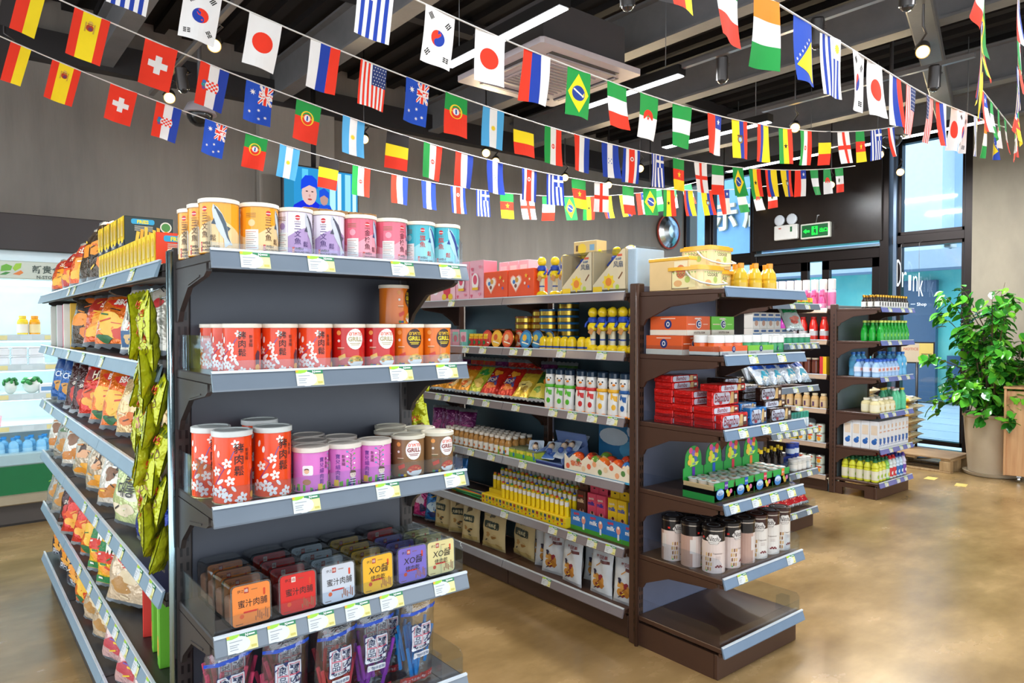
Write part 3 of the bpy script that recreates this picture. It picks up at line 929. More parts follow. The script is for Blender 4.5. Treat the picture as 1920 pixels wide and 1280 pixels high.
NAT = dict(ger='German flag of black, red and yellow bands', esp='Spanish flag, red and yellow with a crest', sui='Swiss flag, red with a white cross', cro='Croatian flag with a chequered shield', aus='Australian flag, blue with white stars', por='Portuguese flag, green over red', arg='Argentine flag, pale blue and white with a sun', bel='Belgian flag, black over yellow over red', irn='Iranian flag of green, white and red', ned='Dutch flag of red, white and blue bands', hon='Honduran flag, blue and white with five stars', crc='Costa Rican flag with a broad red band', gre='Greek flag, blue and white stripes', cmr='Cameroonian flag with a yellow star', eng='English flag, white with a red cross', ita='Italian flag, green over white over red', bra='Brazilian flag, green with a yellow diamond', gha='tricolour flag with a black star', col='Colombian flag, half yellow', ecu='Ecuadorian flag, yellow with a crest', chi='Chilean flag with a blue square', nga='Nigerian flag, green and white', alg='Algerian flag with a red crescent', mex='Mexican flag with an eagle', uru='Uruguayan flag, striped with a sun', kor='Korean flag, white with a red and blue circle', jpn='Japanese flag, white with a red disc', rus='Russian flag of white, blue and red bands', usa='American flag, stars and stripes', ire='Irish flag, orange white and green', bos='Bosnian flag, blue with a yellow triangle')

def flag(kind, P, tang, label, flip=False, yaw=0.0, W=.14, H=.21):
    base, emb = design(kind)
    T = Vector(tang).normalized()
    if yaw:
        T = Matrix.Rotation(yaw, 3, 'Z') @ T
    perp = Vector((0, 0, -1)) - T * T.dot(Vector((0, 0, -1)))
    D = (perp.normalized() * .85 + Vector((0, 0, -.15))).normalized()
    N = T.cross(-D).normalized()
    ph, am = random.uniform(0, 6), random.uniform(.003, .008)
    sw = random.uniform(-.02, .03)
    cu = random.uniform(-.008, .012)
    def fn(x, y, d):
        t = 1 - y
        b = am * math.sin(5 * x + 2.2 * t + ph) * (.25 + t) + sw * t * t + cu * (x - .5) * 2 * t
        v = T * ((x - .5) * W * (1 - .04 * t)) + D * (t * H) + N * (b + d)
        return tuple(v)
    g = G()
    fx = (lambda p: [(1 - a, b) for a, b in p][::-1]) if flip else (lambda p: p)
    for c, poly in base:
        poly = fx(poly)
        xs = sorted({p[0] for p in poly}); ys = sorted({p[1] for p in poly})
        x0, x1, y0, y1 = xs[0], xs[-1], ys[0], ys[-1]
        nx = max(1, round((x1 - x0) * 8)); ny = max(1, round((y1 - y0) * 12))
        vs = [fn(x0 + (x1 - x0) * i / nx, y0 + (y1 - y0) * j / ny, 0) for j in range(ny + 1) for i in range(nx + 1)]
        g.add(vs, [(j * (nx + 1) + i, j * (nx + 1) + i + 1, (j + 1) * (nx + 1) + i + 1, (j + 1) * (nx + 1) + i) for j in range(ny) for i in range(nx)], c)
    for i, (c, poly) in enumerate(emb):
        poly = fx(poly)
        for sgn in (1, -1):
            g.ink(poly, c, fn, sgn * (.0006 + .00014 * (i if len(emb) < 12 else (i > 0) + (i > 4))), .14, sgn < 0)
    o = g.obj('string_flag', None, tuple(P))
    tag(o, label, 'flag', 'flags on the strings')
    return o

def string(label, pts, seq, where, x0=None, dx=.245):
    """pts: function of X giving the cord's place"""
    xs = [seq_x for seq_x in seq[1]]
    lo, hi = xs[0] - .7, xs[-1] + .3
    cord = [pts(lo + (hi - lo) * i / 40) for i in range(41)]
    g = G()
    g.tube(cord, .0035, 'D9D5D0:n', 5)
    tag(g.obj('flag_string'), label, 'flag string')
    seen = {}
    tot = {}
    for k in seq[0]:
        tot[k.strip('-')] = tot.get(k.strip('-'), 0) + 1
    for k, x in zip(*seq):
        n = k.strip('-')
        P = Vector(pts(x)); Q = Vector(pts(x + .01))
        s = NAT[n] + ' ' + where
        if tot[n] > 1:
            seen[n] = seen.get(n, 0) + 1
            s += [', nearer one', ', farther one'][seen[n] - 1]
        flag(n, P, Q - P, s, k.startswith('-'), random.uniform(-.12, .12))

base_seq = ['ger', 'esp', 'sui', 'cro', 'aus', 'por', 'arg', 'bel', 'irn', 'ned', 'hon', 'crc', 'gre', 'cmr', 'eng', 'ita', 'bra', 'gha', 'col', 'ecu', 'chi', 'nga', 'alg', 'mex']
X1 = [.34, .57, .85, 1.09, 1.36, 1.61, 1.83, 2.11, 2.35, 2.66, 2.91, 3.18, 3.42, 3.67, 3.89, 4.13, 4.38, 4.62, 4.86, 5.1, 5.34, 5.58, 5.82, 6.06]
string('white cord of the lowest and farthest flag string', lambda x: (x, 4.6, 2.545 + .048 * (x - 3.25) ** 2), (base_seq, X1), 'on the lowest string at the back')
X2 = [.31, .55, .83, 1.07, 1.29, 1.55, 1.81, 2.09, 2.33, 2.56, 2.80, 3.09, 3.32, 3.55, 3.78, 4.07, 4.32, 4.55, 4.8, 5.05, 5.3, 5.55, 5.8, 6.05]
string('white cord of the second flag string from the back', lambda x: (x, 3.63, 2.495 + .04 * (x - 3.45) ** 2), (base_seq, X2), 'on the second string from the back')
X3 = [.6, .85, 1.10, 1.37, 1.61, 1.85, 2.08, 2.32, 2.53, 2.75, 2.98, 3.22, 3.42, 3.67, 3.89, 4.13, 4.33, 4.58, 4.80, 5.02, 5.24, 5.46, 5.68, 5.89, 6.10]
string('white cord of the third flag string from the back', lambda x: (x, 3.02, 2.57 + .0355 * (x - 3.4) ** 2), (['uru', '-kor', 'jpn', 'rus', 'usa'] + base_seq[4:], X3), 'on the third string from the back')
X4 = [1.24, 1.51, 1.75, 2.0, 2.25, 2.5, 2.73, 2.99, 3.27, 3.5, 3.74, 3.98, 4.22, 4.45, 4.70, 4.94, 5.18, 5.42]
string('white cord of the fourth flag string from the back', lambda x: (x, 2.3, 2.585 + .05 * (x - 2.9) ** 2 * (.75 if x < 2.9 else 1)), (['-uru', 'kor', 'jpn', '-rus', 'bra', 'ita', 'alg', 'nga', 'chi', 'ecu', 'col', 'gha', 'irn', 'bel', 'eng', 'cmr', 'gre', 'ned'], X4), 'on the fourth string from the back')
PT5 = [(x, 1.0 + .1 * x, z) for x, z in ((1.1, 2.5), (1.44, 2.455), (1.96, 2.445), (2.71, 2.48), (3.34, 2.505), (3.8, 2.535), (4.9, 2.655), (5.4, 2.72))]
def poly(P):
    def f(x):
        for a, b in zip(P, P[1:]):
            if x <= b[0] or b is P[-1]:
                t = (x - a[0]) / (b[0] - a[0])
                return (x, a[1] + (b[1] - a[1]) * t, a[2] + (b[2] - a[2]) * t)
    return f
string('white cord of the nearest flag string sloping down to the right', poly(PT5), (['ger', 'ita', 'ire', 'bos', 'uru', 'kor', 'jpn', 'rus', 'usa', '-usa', '-rus', 'jpn', 'kor', 'uru', 'ire', '-bos'], [1.444, 1.72, 1.96, 2.215, 2.448, 2.713, 2.885, 3.125, 3.337, 3.613, 3.8, 4.04, 4.21, 4.47, 4.68, 4.91]), 'on the nearest string')
PT6 = [(1.9, .6, 3.0), (2.6, .83, 2.86), (3.2, 1.02, 2.76), (4.2, 1.34, 2.68), (5.45, 1.545, 2.725)]
string('white cord of the flag string seen end on in the top right corner', poly(PT6), (['eng', 'cmr', 'ita', 'bra', 'gha', 'col', 'ecu', 'chi', 'nga', 'alg', 'mex'], [2.55, 2.8, 3.05, 3.3, 3.55, 3.8, 4.05, 4.3, 4.55, 4.8, 5.05]), 'on the string seen end on at the right')
PT7 = [(2.5, .72, 2.85), (3.5, .98, 2.72), (4.6, 1.29, 2.64), (5.5, 1.55, 2.725)]
string('white cord of the lower flag string at the right edge of the view', poly(PT7), (['ned', 'irn', 'por', 'gre', 'ita', 'cmr', 'eng', 'bel', 'mex'], [3.3, 3.55, 3.8, 4.05, 4.3, 4.55, 4.8, 5.05, 5.3]), 'on the rightmost string by the wall')
# ---------------------------------------------------------------- products on the nearest end shelving
def put(mk, fr, x, y, z, label, rz=0.0, group=None, tilt=None):
    loc = fr.p(x, y, z)
    if tilt:
        return mk.at(label, loc, 0, (tilt[0], tilt[1], fr.rz + rz), group)
    return mk.at(label, loc, fr.rz + rz, None, group)

def canister(name, cat, r, h, body, lid, printer, lidh=.010, rim=None):
    """lidded round canister: body, printed label, lid"""
    t = thing(name, '', cat)
    G().lathe([(r - .003, 0), (r - .001, .002), (r - .001, h - lidh)], body, 28).obj('body', t)
    g = G()
    printer(g, r - .0008, h)
    g.obj('printed_label', t)
    l = G().lathe([(r, h - lidh), (r + .0012, h - lidh + .001), (r + .0012, h - .001), (r - .001, h), (r - .005, h), (r - .007, h - .0022), (.0001, h - .0022)], lid, 28, cap=False)
    l.obj('lid', t)
    if rim:
        G().lathe([(r - .001, .0), (r + .0008, .001), (r + .0008, .0035), (r - .001, .0045)], rim, 28, cap=False).obj('base_rim', t)
    return t

def fishp(cx, cy, s, a=R(-70)):
    b = [(-1, .0), (-.8, .13), (-.45, .22), (0, .24), (.45, .15), (.75, .05), (1.0, .2), (.93, 0), (1.0, -.2), (.75, -.06), (.4, -.17), (0, -.23), (-.45, -.2), (-.8, -.12)]
    f = lambda p: (cx + s * (p[0] * math.cos(a) - p[1] * math.sin(a)), cy + s * (p[0] * math.sin(a) + p[1] * math.cos(a)))
    return f, [f(p) for p in b]

def fish_label(top, low, chars, last, ccol, en2, fishcols):
    def pr(g, r, h):
        f = cyl(r)
        L = .006
        hh = h - .011
        W = PI * r * .999
        n = 24
        for i in range(n):
            x0, x1 = -W + 2 * W * i / n, -W + 2 * W * (i + 1) / n
            w = lambda x: .058 + .016 * math.sin(x * 40 + .6)
            g.ink([(x0, .002), (x1, .002), (x1, w(x1)), (x0, w(x0))], low, f, .0001)
            g.ink([(x0, w(x0)), (x1, w(x1)), (x1, hh), (x0, hh)], top, f, .0001)
        g.ink(circle(-.004, hh - .013, .006), 'C8252A', f, .0004, L).ink(rect(-.010, hh - .0145, .002, hh - .0125), 'F3E6E0', f, .0006, L)
        g.text('新東陽食', -.004, hh - .023, .0035, '7A5A4A', f, .0005)
        g.text(chars, -.004, hh - .034, .0155, ccol, f, .0005, .008, vert=True, L=L)
        g.text(last, .0155, .034, .0135, ccol, f, .0005, .006, L=L)
        g.text('WEI-I', -.001, .0225, .006, '2A1A14', f, .0006, .02, L=L).text('GROUND FRIED', .008, .0145, .0045, '2A1A14', f, .0006, .015, L=L).text(en2, .008, .0075, .0045, '3A3A5A', f, .0006, .01, L=L)
        g.ink(rect(-.0165, .004, -.0115, .026), 'C83A2C', f, .0004, L).text('肉酥', -.014, .020, .004, 'F6E6DA', f, .0006, vert=True)
        # nutrition panel and small print on the left
        g.ink(rect(-.058, .014, -.027, .060), 'E9E4DC', f, .0003, L)
        for i in range(9):
            g.ink(rect(-.056, .018 + i * .0045, -.03 - (i * 7 % 5) * .002, .0192 + i * .0045), '9A928C' if i % 4 else 'C0705A', f, .0005, L)
        g.ink(circle(-.042, .075, .008), low, f, .0003, L)
        for i in range(3):
            g.ink(rect(-.056, .088 + i * .004, -.032, .0892 + i * .004), '8A6A3A', f, .0004, L)
        # leaping fish
        F, P = fishp(.033, .062, .049)
        g.ink(P, fishcols[0], f, .0005, L)
        g.ink([F(p) for p in ((-.98, .02), (-.45, .2), (0, .23), (.5, .13), (.9, .12), (.6, .04), (0, .06), (-.5, .03))], fishcols[1], f, .0007, L)
        g.ink([F(p) for p in ((-.4, -.18), (-.2, -.38), (-.1, -.2))], fishcols[1], f, .0006, L).ink([F(p) for p in ((.1, .22), (.25, .36), (.35, .18))], fishcols[1], f, .0006, L)
        q = F((-.8, .02))
        g.ink(circle(q[0], q[1], .0014, n=8), '151515', f, .0009)
    return pr

cream = 'EFE3D0'
mk_y = Maker(lambda: canister('fish_floss_canister', 'canister', .043, .122, 'E59A2A:g', cream, fish_label('F2A32A:g', 'EDC78E:g', '三文魚', '鬆', '5A3A18', 'SALMON FLOSS', ('C9D0D2', '4A5864'))), 'fish floss canisters on the top end shelf')
mk_l = Maker(lambda: canister('fish_floss_canister', 'canister', .0415, .12, 'B79AC0:g', cream, fish_label('E4DBE4:g', 'A98BB8:g', '三文魚', '鬆', '4A2A6A', 'SALMON FLOSS', ('C6C8D0', '4A4658'))), 'fish floss canisters on the top end shelf')
mk_p = Maker(lambda: canister('fish_floss_canister', 'canister', .043, .12, 'E0707E:g', cream, fish_label('E2687C:g', 'EF9AA6:g', '金槍魚', '鬆', '5A1A2A', 'TUNA FLOSS', ('B8C8DA', '2A4A78'))), 'fish floss canisters on the top end shelf')
mk_t = Maker(lambda: canister('fish_floss_canister', 'canister', .042, .12, '4FB0BC:g', cream, fish_label('3FAFBE:g', '8FCDD2:g', '旗魚', '鬆', 'C0322C', 'MARLIN FLOSS', ('B4D6E4', '26408A'))), 'fish floss canisters on the top end shelf')
zt = LVA[5]
put(mk_y, AE, .046, .065, zt, 'yellow floss canister at the front left corner of the top end shelf, fish fully shown', -0.96)
put(mk_y, AE, .137, .065, zt, 'yellow floss canister second in the front row, its white data panel showing', 0.25)
put(mk_y, AE, .046, .155, zt, 'yellow floss canister directly behind the front left one on the top end shelf', -0.9)
put(mk_y, AE, .047, .245, zt, 'yellow floss canister at the very back left of the top end shelf', -0.9)
put(mk_l, AE, .223, .065, zt, 'left lilac floss canister beside the yellow ones, with a white data panel', -0.13)
put(mk_l, AE, .307, .065, zt, 'right lilac floss canister beside the pink ones, its fish well in view', -0.58)
put(mk_p, AE, .394, .065, zt, 'left pink tuna floss canister on the top end shelf beside the lilac ones', 0.11)
put(mk_p, AE, .485, .065, zt, 'right pink tuna floss canister on the top end shelf beside the teal ones', 0.34)
put(mk_t, AE, .573, .065, zt, 'left teal floss canister with red characters beside the pink ones', -0.24)
put(mk_t, AE, .656, .065, zt, 'right teal floss canister at the end of the top end shelf', -0.74)

def blossom(g, x, y, s, f, off, L):
    for i in range(5):
        a = PI / 2 + i * 2 * PI / 5 + .2
        c = (x + s * .58 * math.cos(a), y + s * .58 * math.sin(a))
        g.ink([(c[0] + s * .44 * math.cos(a) * math.cos(t) - s * .3 * math.sin(a) * math.sin(t), c[1] + s * .44 * math.sin(a) * math.cos(t) + s * .3 * math.cos(a) * math.sin(t)) for t in [2 * PI * j / 8 for j in range(8)]], 'F4ECE4', f, off, L)
    g.ink(circle(x, y, s * .16, n=6), 'E85A20', f, off + .0003)

def blossom_label(g, r, h):
    f = cyl(r); L = .007
    k = h / .12
    g.text('豬肉鬆', .012, h - .028 * k, .0175 if k < 1.2 else .0225, '2A1410', f, .0006, .006, vert=True, L=L)
    g.text('新東陽', .0315, h - .032 * k, .0085, '4A1A14', f, .0006, .004, vert=True, L=L)
    for x, y, s in ((-.028, .20, .012), (.004, .91, .008), (-.014, .12, .011), (.012, .06, .009), (-.04, .5, .010), (-.014, .62, .010), (-.05, .2, .012), (-.008, .36, .010), (.02, .1, .011) if k > 1.2 else (.03, .05, .007)):
        blossom(g, x, y * (h - .014), s * (k if k > 1 else 1) ** .5, f, .0005, L)
    for x, y, s, a in ((-.03, .35, .010, .6), (.0, .24, .008, 2.2), (-.01, .5, .007, 1.1), (-.034, .76, .008, 1.5), (-.045, .85, .008, 1.4)):
        y *= h - .014
        g.ink([(x + s * math.cos(t) * math.cos(a) - s * .45 * math.sin(t) * math.sin(a), y + s * math.cos(t) * math.sin(a) + s * .45 * math.sin(t) * math.cos(a)) for t in [2 * PI * j / 8 for j in range(8)]], 'F4ECE4', f, .0005, L)
    for x0, y0, x1, y1, c in ((-.045, .3, -.02, .55, '5A3A9A'), (-.012, .62, .0, .8, '2A6AC0'), (-.02, .55, -.035, .62, '5A3A9A'), (-.03, .3, -.012, .2, '5A3A9A'), (.0, .2, -.006, .4, 'B03A6A')):
        H = h - .014
        g.ink([(x0, y0 * H), (x0 + .0016, y0 * H), (x1 + .0016, y1 * H), (x1, y1 * H)], c, f, .0004, L)
    g.ink([(.044, .12 * h), (.056, .16 * h), (.058, .42 * h), (.05, .46 * h), (.043, .36 * h)], '5A2A3A', f, .0004, L).ink(circle(.05, .1 * h, .008), 'E8A030', f, .0005, L)
mk_o = Maker(lambda: canister('pork_floss_canister', 'canister', .0425, .112, 'E8451A:g', cream, blossom_label), 'orange blossom canisters on the second end shelf')
mk_ot = Maker(lambda: canister('pork_floss_canister', 'canister', .0435, .165, 'EE4A18:g', 'D8DCD8', blossom_label, .013, 'E8D9A0:c'), 'tall orange blossom canisters on the third end shelf')
z2, z3 = LVA[4], LVA[3]
for i, x in enumerate((.095, .182, .271)):
    put(mk_o, AE, x, .065, z2, 'orange blossom canister in front on the second end shelf, ' + ['leftmost', 'between two others', 'beside the red bowl canister'][i], (-.6, -.46, -.3)[i])
put(mk_o, AE, .095, .155, z2, 'orange blossom canister just behind the leftmost front one on the second end shelf', -.5)
put(mk_o, AE, .095, .243, z2, 'orange blossom canister deepest in the left column of the second end shelf', -.5)

def grill_label(disc, letters, low):
    def pr(g, r, h):
        f = cyl(r); L = .006
        x = .012
        g.ink(circle(x, h * .66, .0225, .026, 20), disc, f, .0004, L)
        g.text('อาหาร', x + .001, h * .66 + .013, .0085, 'E8501A' if disc[0] in 'EF' else 'F2C21A', f, .0007, .012, L=L)
        g.text('GRILL', x, h * .66, .0115, letters, f, .0007, .03, L=L, wmax=.037)
        for i, ww in enumerate((.014, .011)):
            g.ink(rect(x - ww, h * .66 - .0115 - i * .004, x + ww, h * .66 - .0098 - i * .004), letters, f, .0006, L)
        g.ink(circle(x + .003, h * .16, .0225, .014, 18, PI, 2 * PI), 'E9E7E0', f, .0005, L)
        g.ink(circle(x + .003, h * .165, .0215, .0145, 18, 0, PI), low, f, .0005, L)
        for i in range(9):
            a = i * .7
            g.ink(circle(x + .003 + .014 * math.cos(a), h * .2 + .006 * math.sin(a * 1.7), .0042, .0028, 7), ('F2C860', 'D88A20', '5A8A30')[i % 3] if low[:2] != 'C8' else ('D8502A', 'B8301A', 'E88A50')[i % 3], f, .0007, L)
        g.ink([(-.032, h * .27), (-.014, h * .34), (-.012, h * .25), (-.029, h * .18)], 'D8442A' if low[:2] != 'D9' else 'E8B860', f, .0005, L)
        g.ink(rect(-.034, h * .46, -.016, h * .472), 'F4E0C0', f, .0005, L).ink(rect(-.034, h * .43, -.018, h * .44), '3A6A3A', f, .0005, L)
        g.ink(circle(-.03, h * .8, .006), 'F0A050', f, .0004, L).ink(circle(-.03, h * .62, .0035), 'F4EDE4', f, .0005, L)
        g.ink(circle(-.028, h * .055, .004), '2A8A4A', f, .0005, L).ink(rect(-.024, h * .03, -.016, h * .08), '1A4A9A', f, .0005, L).ink(circle(-.012, h * .055, .004), 'E8C020', f, .0005, L)
    return pr
mk_r = Maker(lambda: canister('grill_canister', 'canister', .0425, .112, 'C81E1A:g', cream, grill_label('F0EAE2', 'B8A878', 'D9A030')), 'red and orange bowl canisters on the second end shelf')
mk_g = Maker(lambda: canister('grill_canister', 'canister', .0425, .112, 'E8781A:g', cream, grill_label('3A1E1A', 'F2D81A', 'DDA838')), 'red and orange bowl canisters on the second end shelf')
mk_b = Maker(lambda: canister('grill_canister', 'canister', .045, .11, '8A6440:g', 'D9D3C0', grill_label('F0ECE8', '8A2418', 'C83A20')), 'brown bowl canisters on the third end shelf')
put(mk_r, AE, .361, .065, z2, 'left red canister with a white disc and food bowl, second end shelf', -0.3)
put(mk_r, AE, .449, .065, z2, 'right red canister with a white disc and food bowl, second end shelf', -0.29)
put(mk_g, AE, .536, .065, z2, 'left orange canister with a dark disc beside the red ones', -0.36)
put(mk_g, AE, .624, .065, z2, 'right orange canister with a dark disc at the second shelf end', -0.25)
put(mk_g, AE, .575, .21, z2, 'orange canister with a dark disc standing at the back under a stacked one', .5)
put(mk_g, AE, .575, .21, z2 + .1125, 'orange canister with a dark disc stacked on another at the back', .6)

put(mk_ot, AE, .070, .062, z3, 'tall orange blossom canister at the front left of the third end shelf', -0.24)
put(mk_ot, AE, .166, .068, z3, 'tall orange blossom canister second from the left in the front row', -0.05)
put(mk_ot, AE, .050, .155, z3, 'tall orange blossom canister behind the front left one, peeping out left', -0.35)
put(mk_ot, AE, .185, .21, z3, 'tall orange blossom canister at the back between the front two', .3)

def meadow_label(g, r, h):
    f = cyl(r); L = .007
    for i in range(16):
        x0, x1 = -PI * r + 2 * PI * r * i / 16, -PI * r + 2 * PI * r * (i + 1) / 16
        w = lambda x: .016 + .006 * math.sin(x * 75)
        g.ink([(x0, .004), (x1, .004), (x1, w(x1)), (x0, w(x0))], '6AAE3A:g', f, .0002)
        if i % 3 == 0:
            g.ink([(x0, .005), (x1, .005), (x1, w(x1) * .6), (x0, w(x0) * .7)], '2A4A7A', f, .0004)
    g.ink(rect(-.018, .004, -.006, .02), 'EFC030', f, .0003, L)
    g.text('寶兒細肉鬆', -.008, h - .030, .0118, '5A2A8A', f, .0006, .006, vert=True, L=L).text('新東陽', .006, h - .03, .0085, '4A1A3A', f, .0006, .004, vert=True, L=L)
    g.ink(rect(.024, .015, .0255, h - .024), '3A4A3A', f, .0005)
    for i in range(9):
        y = .04 + i * .006
        s = -1 if i % 2 else 1
        g.ink([(.0245, y), (.0245 + s * .009, y + .006), (.0245 + s * .009, y + .0068), (.0245, y + .001)], '3A4A3A', f, .0005)
        g.ink(circle(.0245 + s * .0095, y + .0075, .003, .002, 7), ('6ABE4A', '4AA0C0', 'F0F0F0')[i % 3], f, .0006)
    g.ink(circle(.03, .032, .0085), 'F6D8C0', f, .0007, L).ink(circle(.03, .036, .0088, .006, 12, 0, PI), '5A3420', f, .0009, L)
    for x in (.027, .033):
        g.ink(circle(x, .032, .0009, n=6), '2A1A14', f, .001)
    for i in range(5):
        g.ink(rect(.022, .010 + i * .003, .038, .0115 + i * .003), '2A3A3A' if i % 2 else 'EFEFEF', f, .0008, L)
    g.ink(rrect(-.055, .042, -.03, .066, .004), 'F2E8EE', f, .0004, L).ink(circle(-.045, .052, .006), 'E8B890', f, .0006).ink(circle(-.045, .055, .006, .004, 8, 0, PI), '5A3420', f, .0008).ink(circle(-.045, .026, .01, .007), 'B87A50', f, .0005, L)
mk_k = Maker(lambda: canister('pork_floss_canister', 'canister', .0435, .108, 'E07AC8:g', 'E6DCD0', meadow_label, .012), 'pink meadow canisters on the third end shelf')
for i, x in enumerate((.258, .346, .432)):
    put(mk_k, AE, x, .062, z3, 'pink child and tree canister in front on the third shelf, ' + nth(i, 3), (.43, -.6, -.74)[i])
for i, (x, y) in enumerate(((.255, .155), (.345, .165), (.29, .25))):
    put(mk_k, AE, x + .04, y, z3, 'pink canister behind the front row of the third shelf, ' + ['left in the middle row', 'right in the middle row', 'deepest of all'][i], .3 * i)
put(mk_b, AE, .535, .065, z3, 'brown bowl canister left in the front row of the third end shelf', -0.43)
put(mk_b, AE, .629, .065, z3, 'brown bowl canister right in the front row of the third end shelf', -0.15)
for i, (x, y) in enumerate(((.535, .16), (.629, .16), (.585, .25))):
    put(mk_b, AE, x, y, z3, 'brown canister behind the front two of the third shelf, ' + ['left in the middle row', 'right in the middle row', 'deepest, by the post'][i], .5 * i)

# kraft cartons behind the canisters
def kraft():
    t = thing('kraft_carton', '', 'carton')
    G().box(-.0225, .0225, -.07, .07, 0, .185, '9C6E38', .002).obj('body', t)
    G().ink(rect(-.0225, .12, .0225, .124), '7A5428', flat(0, -.07, 0), .0003).box(-.004, .004, -.0705, .0705, .1845, .1856, 'B98D55').obj('tape_seam', t)
    return t
mk = Maker(kraft, 'kraft cartons behind the canisters')
for i in range(5):
    put(mk, AE, .398 + i * .0475, .445, LVA[5], 'plain kraft carton standing behind the floss canisters, ' + nth(i, 5))

# clear boxes of dried meat on the fourth end shelf
z4 = LVA[2]
def meat_box(card, fill, word, ink):
    def mkb():
        t = thing('dried_meat_box', '', 'box')
        o = rrect(-.049, .0, .049, .102, .012)
        i = rrect(-.046, .003, .046, .099, .011)
        g = G()
        K = 'T:E2E8EA:.05:.14'
        g.prism(o, -.0285, .0295, K, 'y', cap=False, smooth=True)
        g.prism(i, -.0305, -.0285, K, 'y', smooth=True)
        g.add([(p[0], .0295, p[1]) for p in o], [tuple(range(len(o)))], K)
        g.obj('clear_shell', t)
        r = G()
        for y in (-.004, .0035):
            r.prism(rrect(-.0505, -.0 if y > 0 else .0005, .0505, .1035, .013), y, y + .0022, 'T:DDE4E7:.05:.3', 'y', cap=False, smooth=True)
        r.obj('lid_seam', t)
        G().prism(rrect(-.043, .006, .043, .066, .008), -.024, .026, fill, 'y').obj('filling', t)
        f = flat(0, -.0307, 0)
        c = G().ink(rrect(-.0425, .006, .0425, .096, .008), card, f, .0002)
        c.ink(rect(-.016, .078, -.006, .09), 'B02A20' if card[0] != 'D' else 'E8DCD0', f, .0004).text('峰', -.011, .084, .008, 'F4E4D4' if card[0] != 'D' else 'B02A20', f, .0006)
        c.text('伊之', -.024, .084, .007, ink, f, .0005).ink(rect(.0, .083, .014, .0845), '8A5A3A', f, .0004)
        c.ink(rrect(.027, .066, .032, .082, .002), 'D8441E', f, .0004)
        if word == 'XO':
            c.text('XO醬', .002, .062, .021, ink, f, .0006, .006, shear=.15).text('烤肉乾', .0, .041, .0135, ink, f, .0006, .004)
        else:
            c.text('蜜汁肉脯', .003, .055, .0175, ink, f, .0005, .008, wmax=.066)
        c.ink(rect(-.018, .033, .012, .037), 'D0322A', f, .0005).ink(circle(-.022, .027, .005), 'C8401E' if word == 'XO' else 'E85A20', f, .0005)
        c.ink(rect(-.036, .010, -.02, .0115), '6A4A30', f, .0004)
        for q in range(7):
            c.ink(rect(.008 + q * .0045, .012 + (q * 5 % 3) * .003, .0105 + q * .0045, .022 + (q * 7 % 4) * .005), 'A8623A', f, .0004)
        c.obj('front_card', t)
        return t
    return mkb
specs = [('orange', 'F0883A', 'B27A5A', 'honey', .098, .547, 4), ('red', 'D8241C', 'A05050', 'honey', .098, .658, 4), ('silver', 'CDD2DA', '8E9296', 'honey', .098, .760, 4), ('yellow', 'F2B62A', 'C0A060', 'XO', .098, .868, 4), ('purple', '7A6AC0', '7A7096', 'XO', .09, .975, 3), ('cream', 'E2D394', 'C2B480', 'XO', .093, 1.065, 3)]
for c, card, fill, word, wd, x, n in specs:
    mk = Maker(meat_box(card, fill, word, '2A1A16'), 'clear dried meat boxes on the fourth end shelf')
    for k in range(n):
        put(mk, AE, x - .45, .048 + k * .0635 + (.005 if c in ('purple', 'cream') else 0), z4 + .0005, 'clear meat box with %s card, %s' % (c, ['front of its file, fourth end shelf', 'second from the front in its file', 'third from the front in its file', 'last in its file'][k]), random.uniform(-.03, .03), tilt=(R(-3), 0))
red_mk = Maker(meat_box('D8241C', 'A05050', 'honey', '2A1A16'), 'clear dried meat boxes on the fourth end shelf')
put(red_mk, AE, .535, .25, z4 + .0005, 'clear meat box with a red card stranded behind the purple file', .05, tilt=(R(-3), 0))

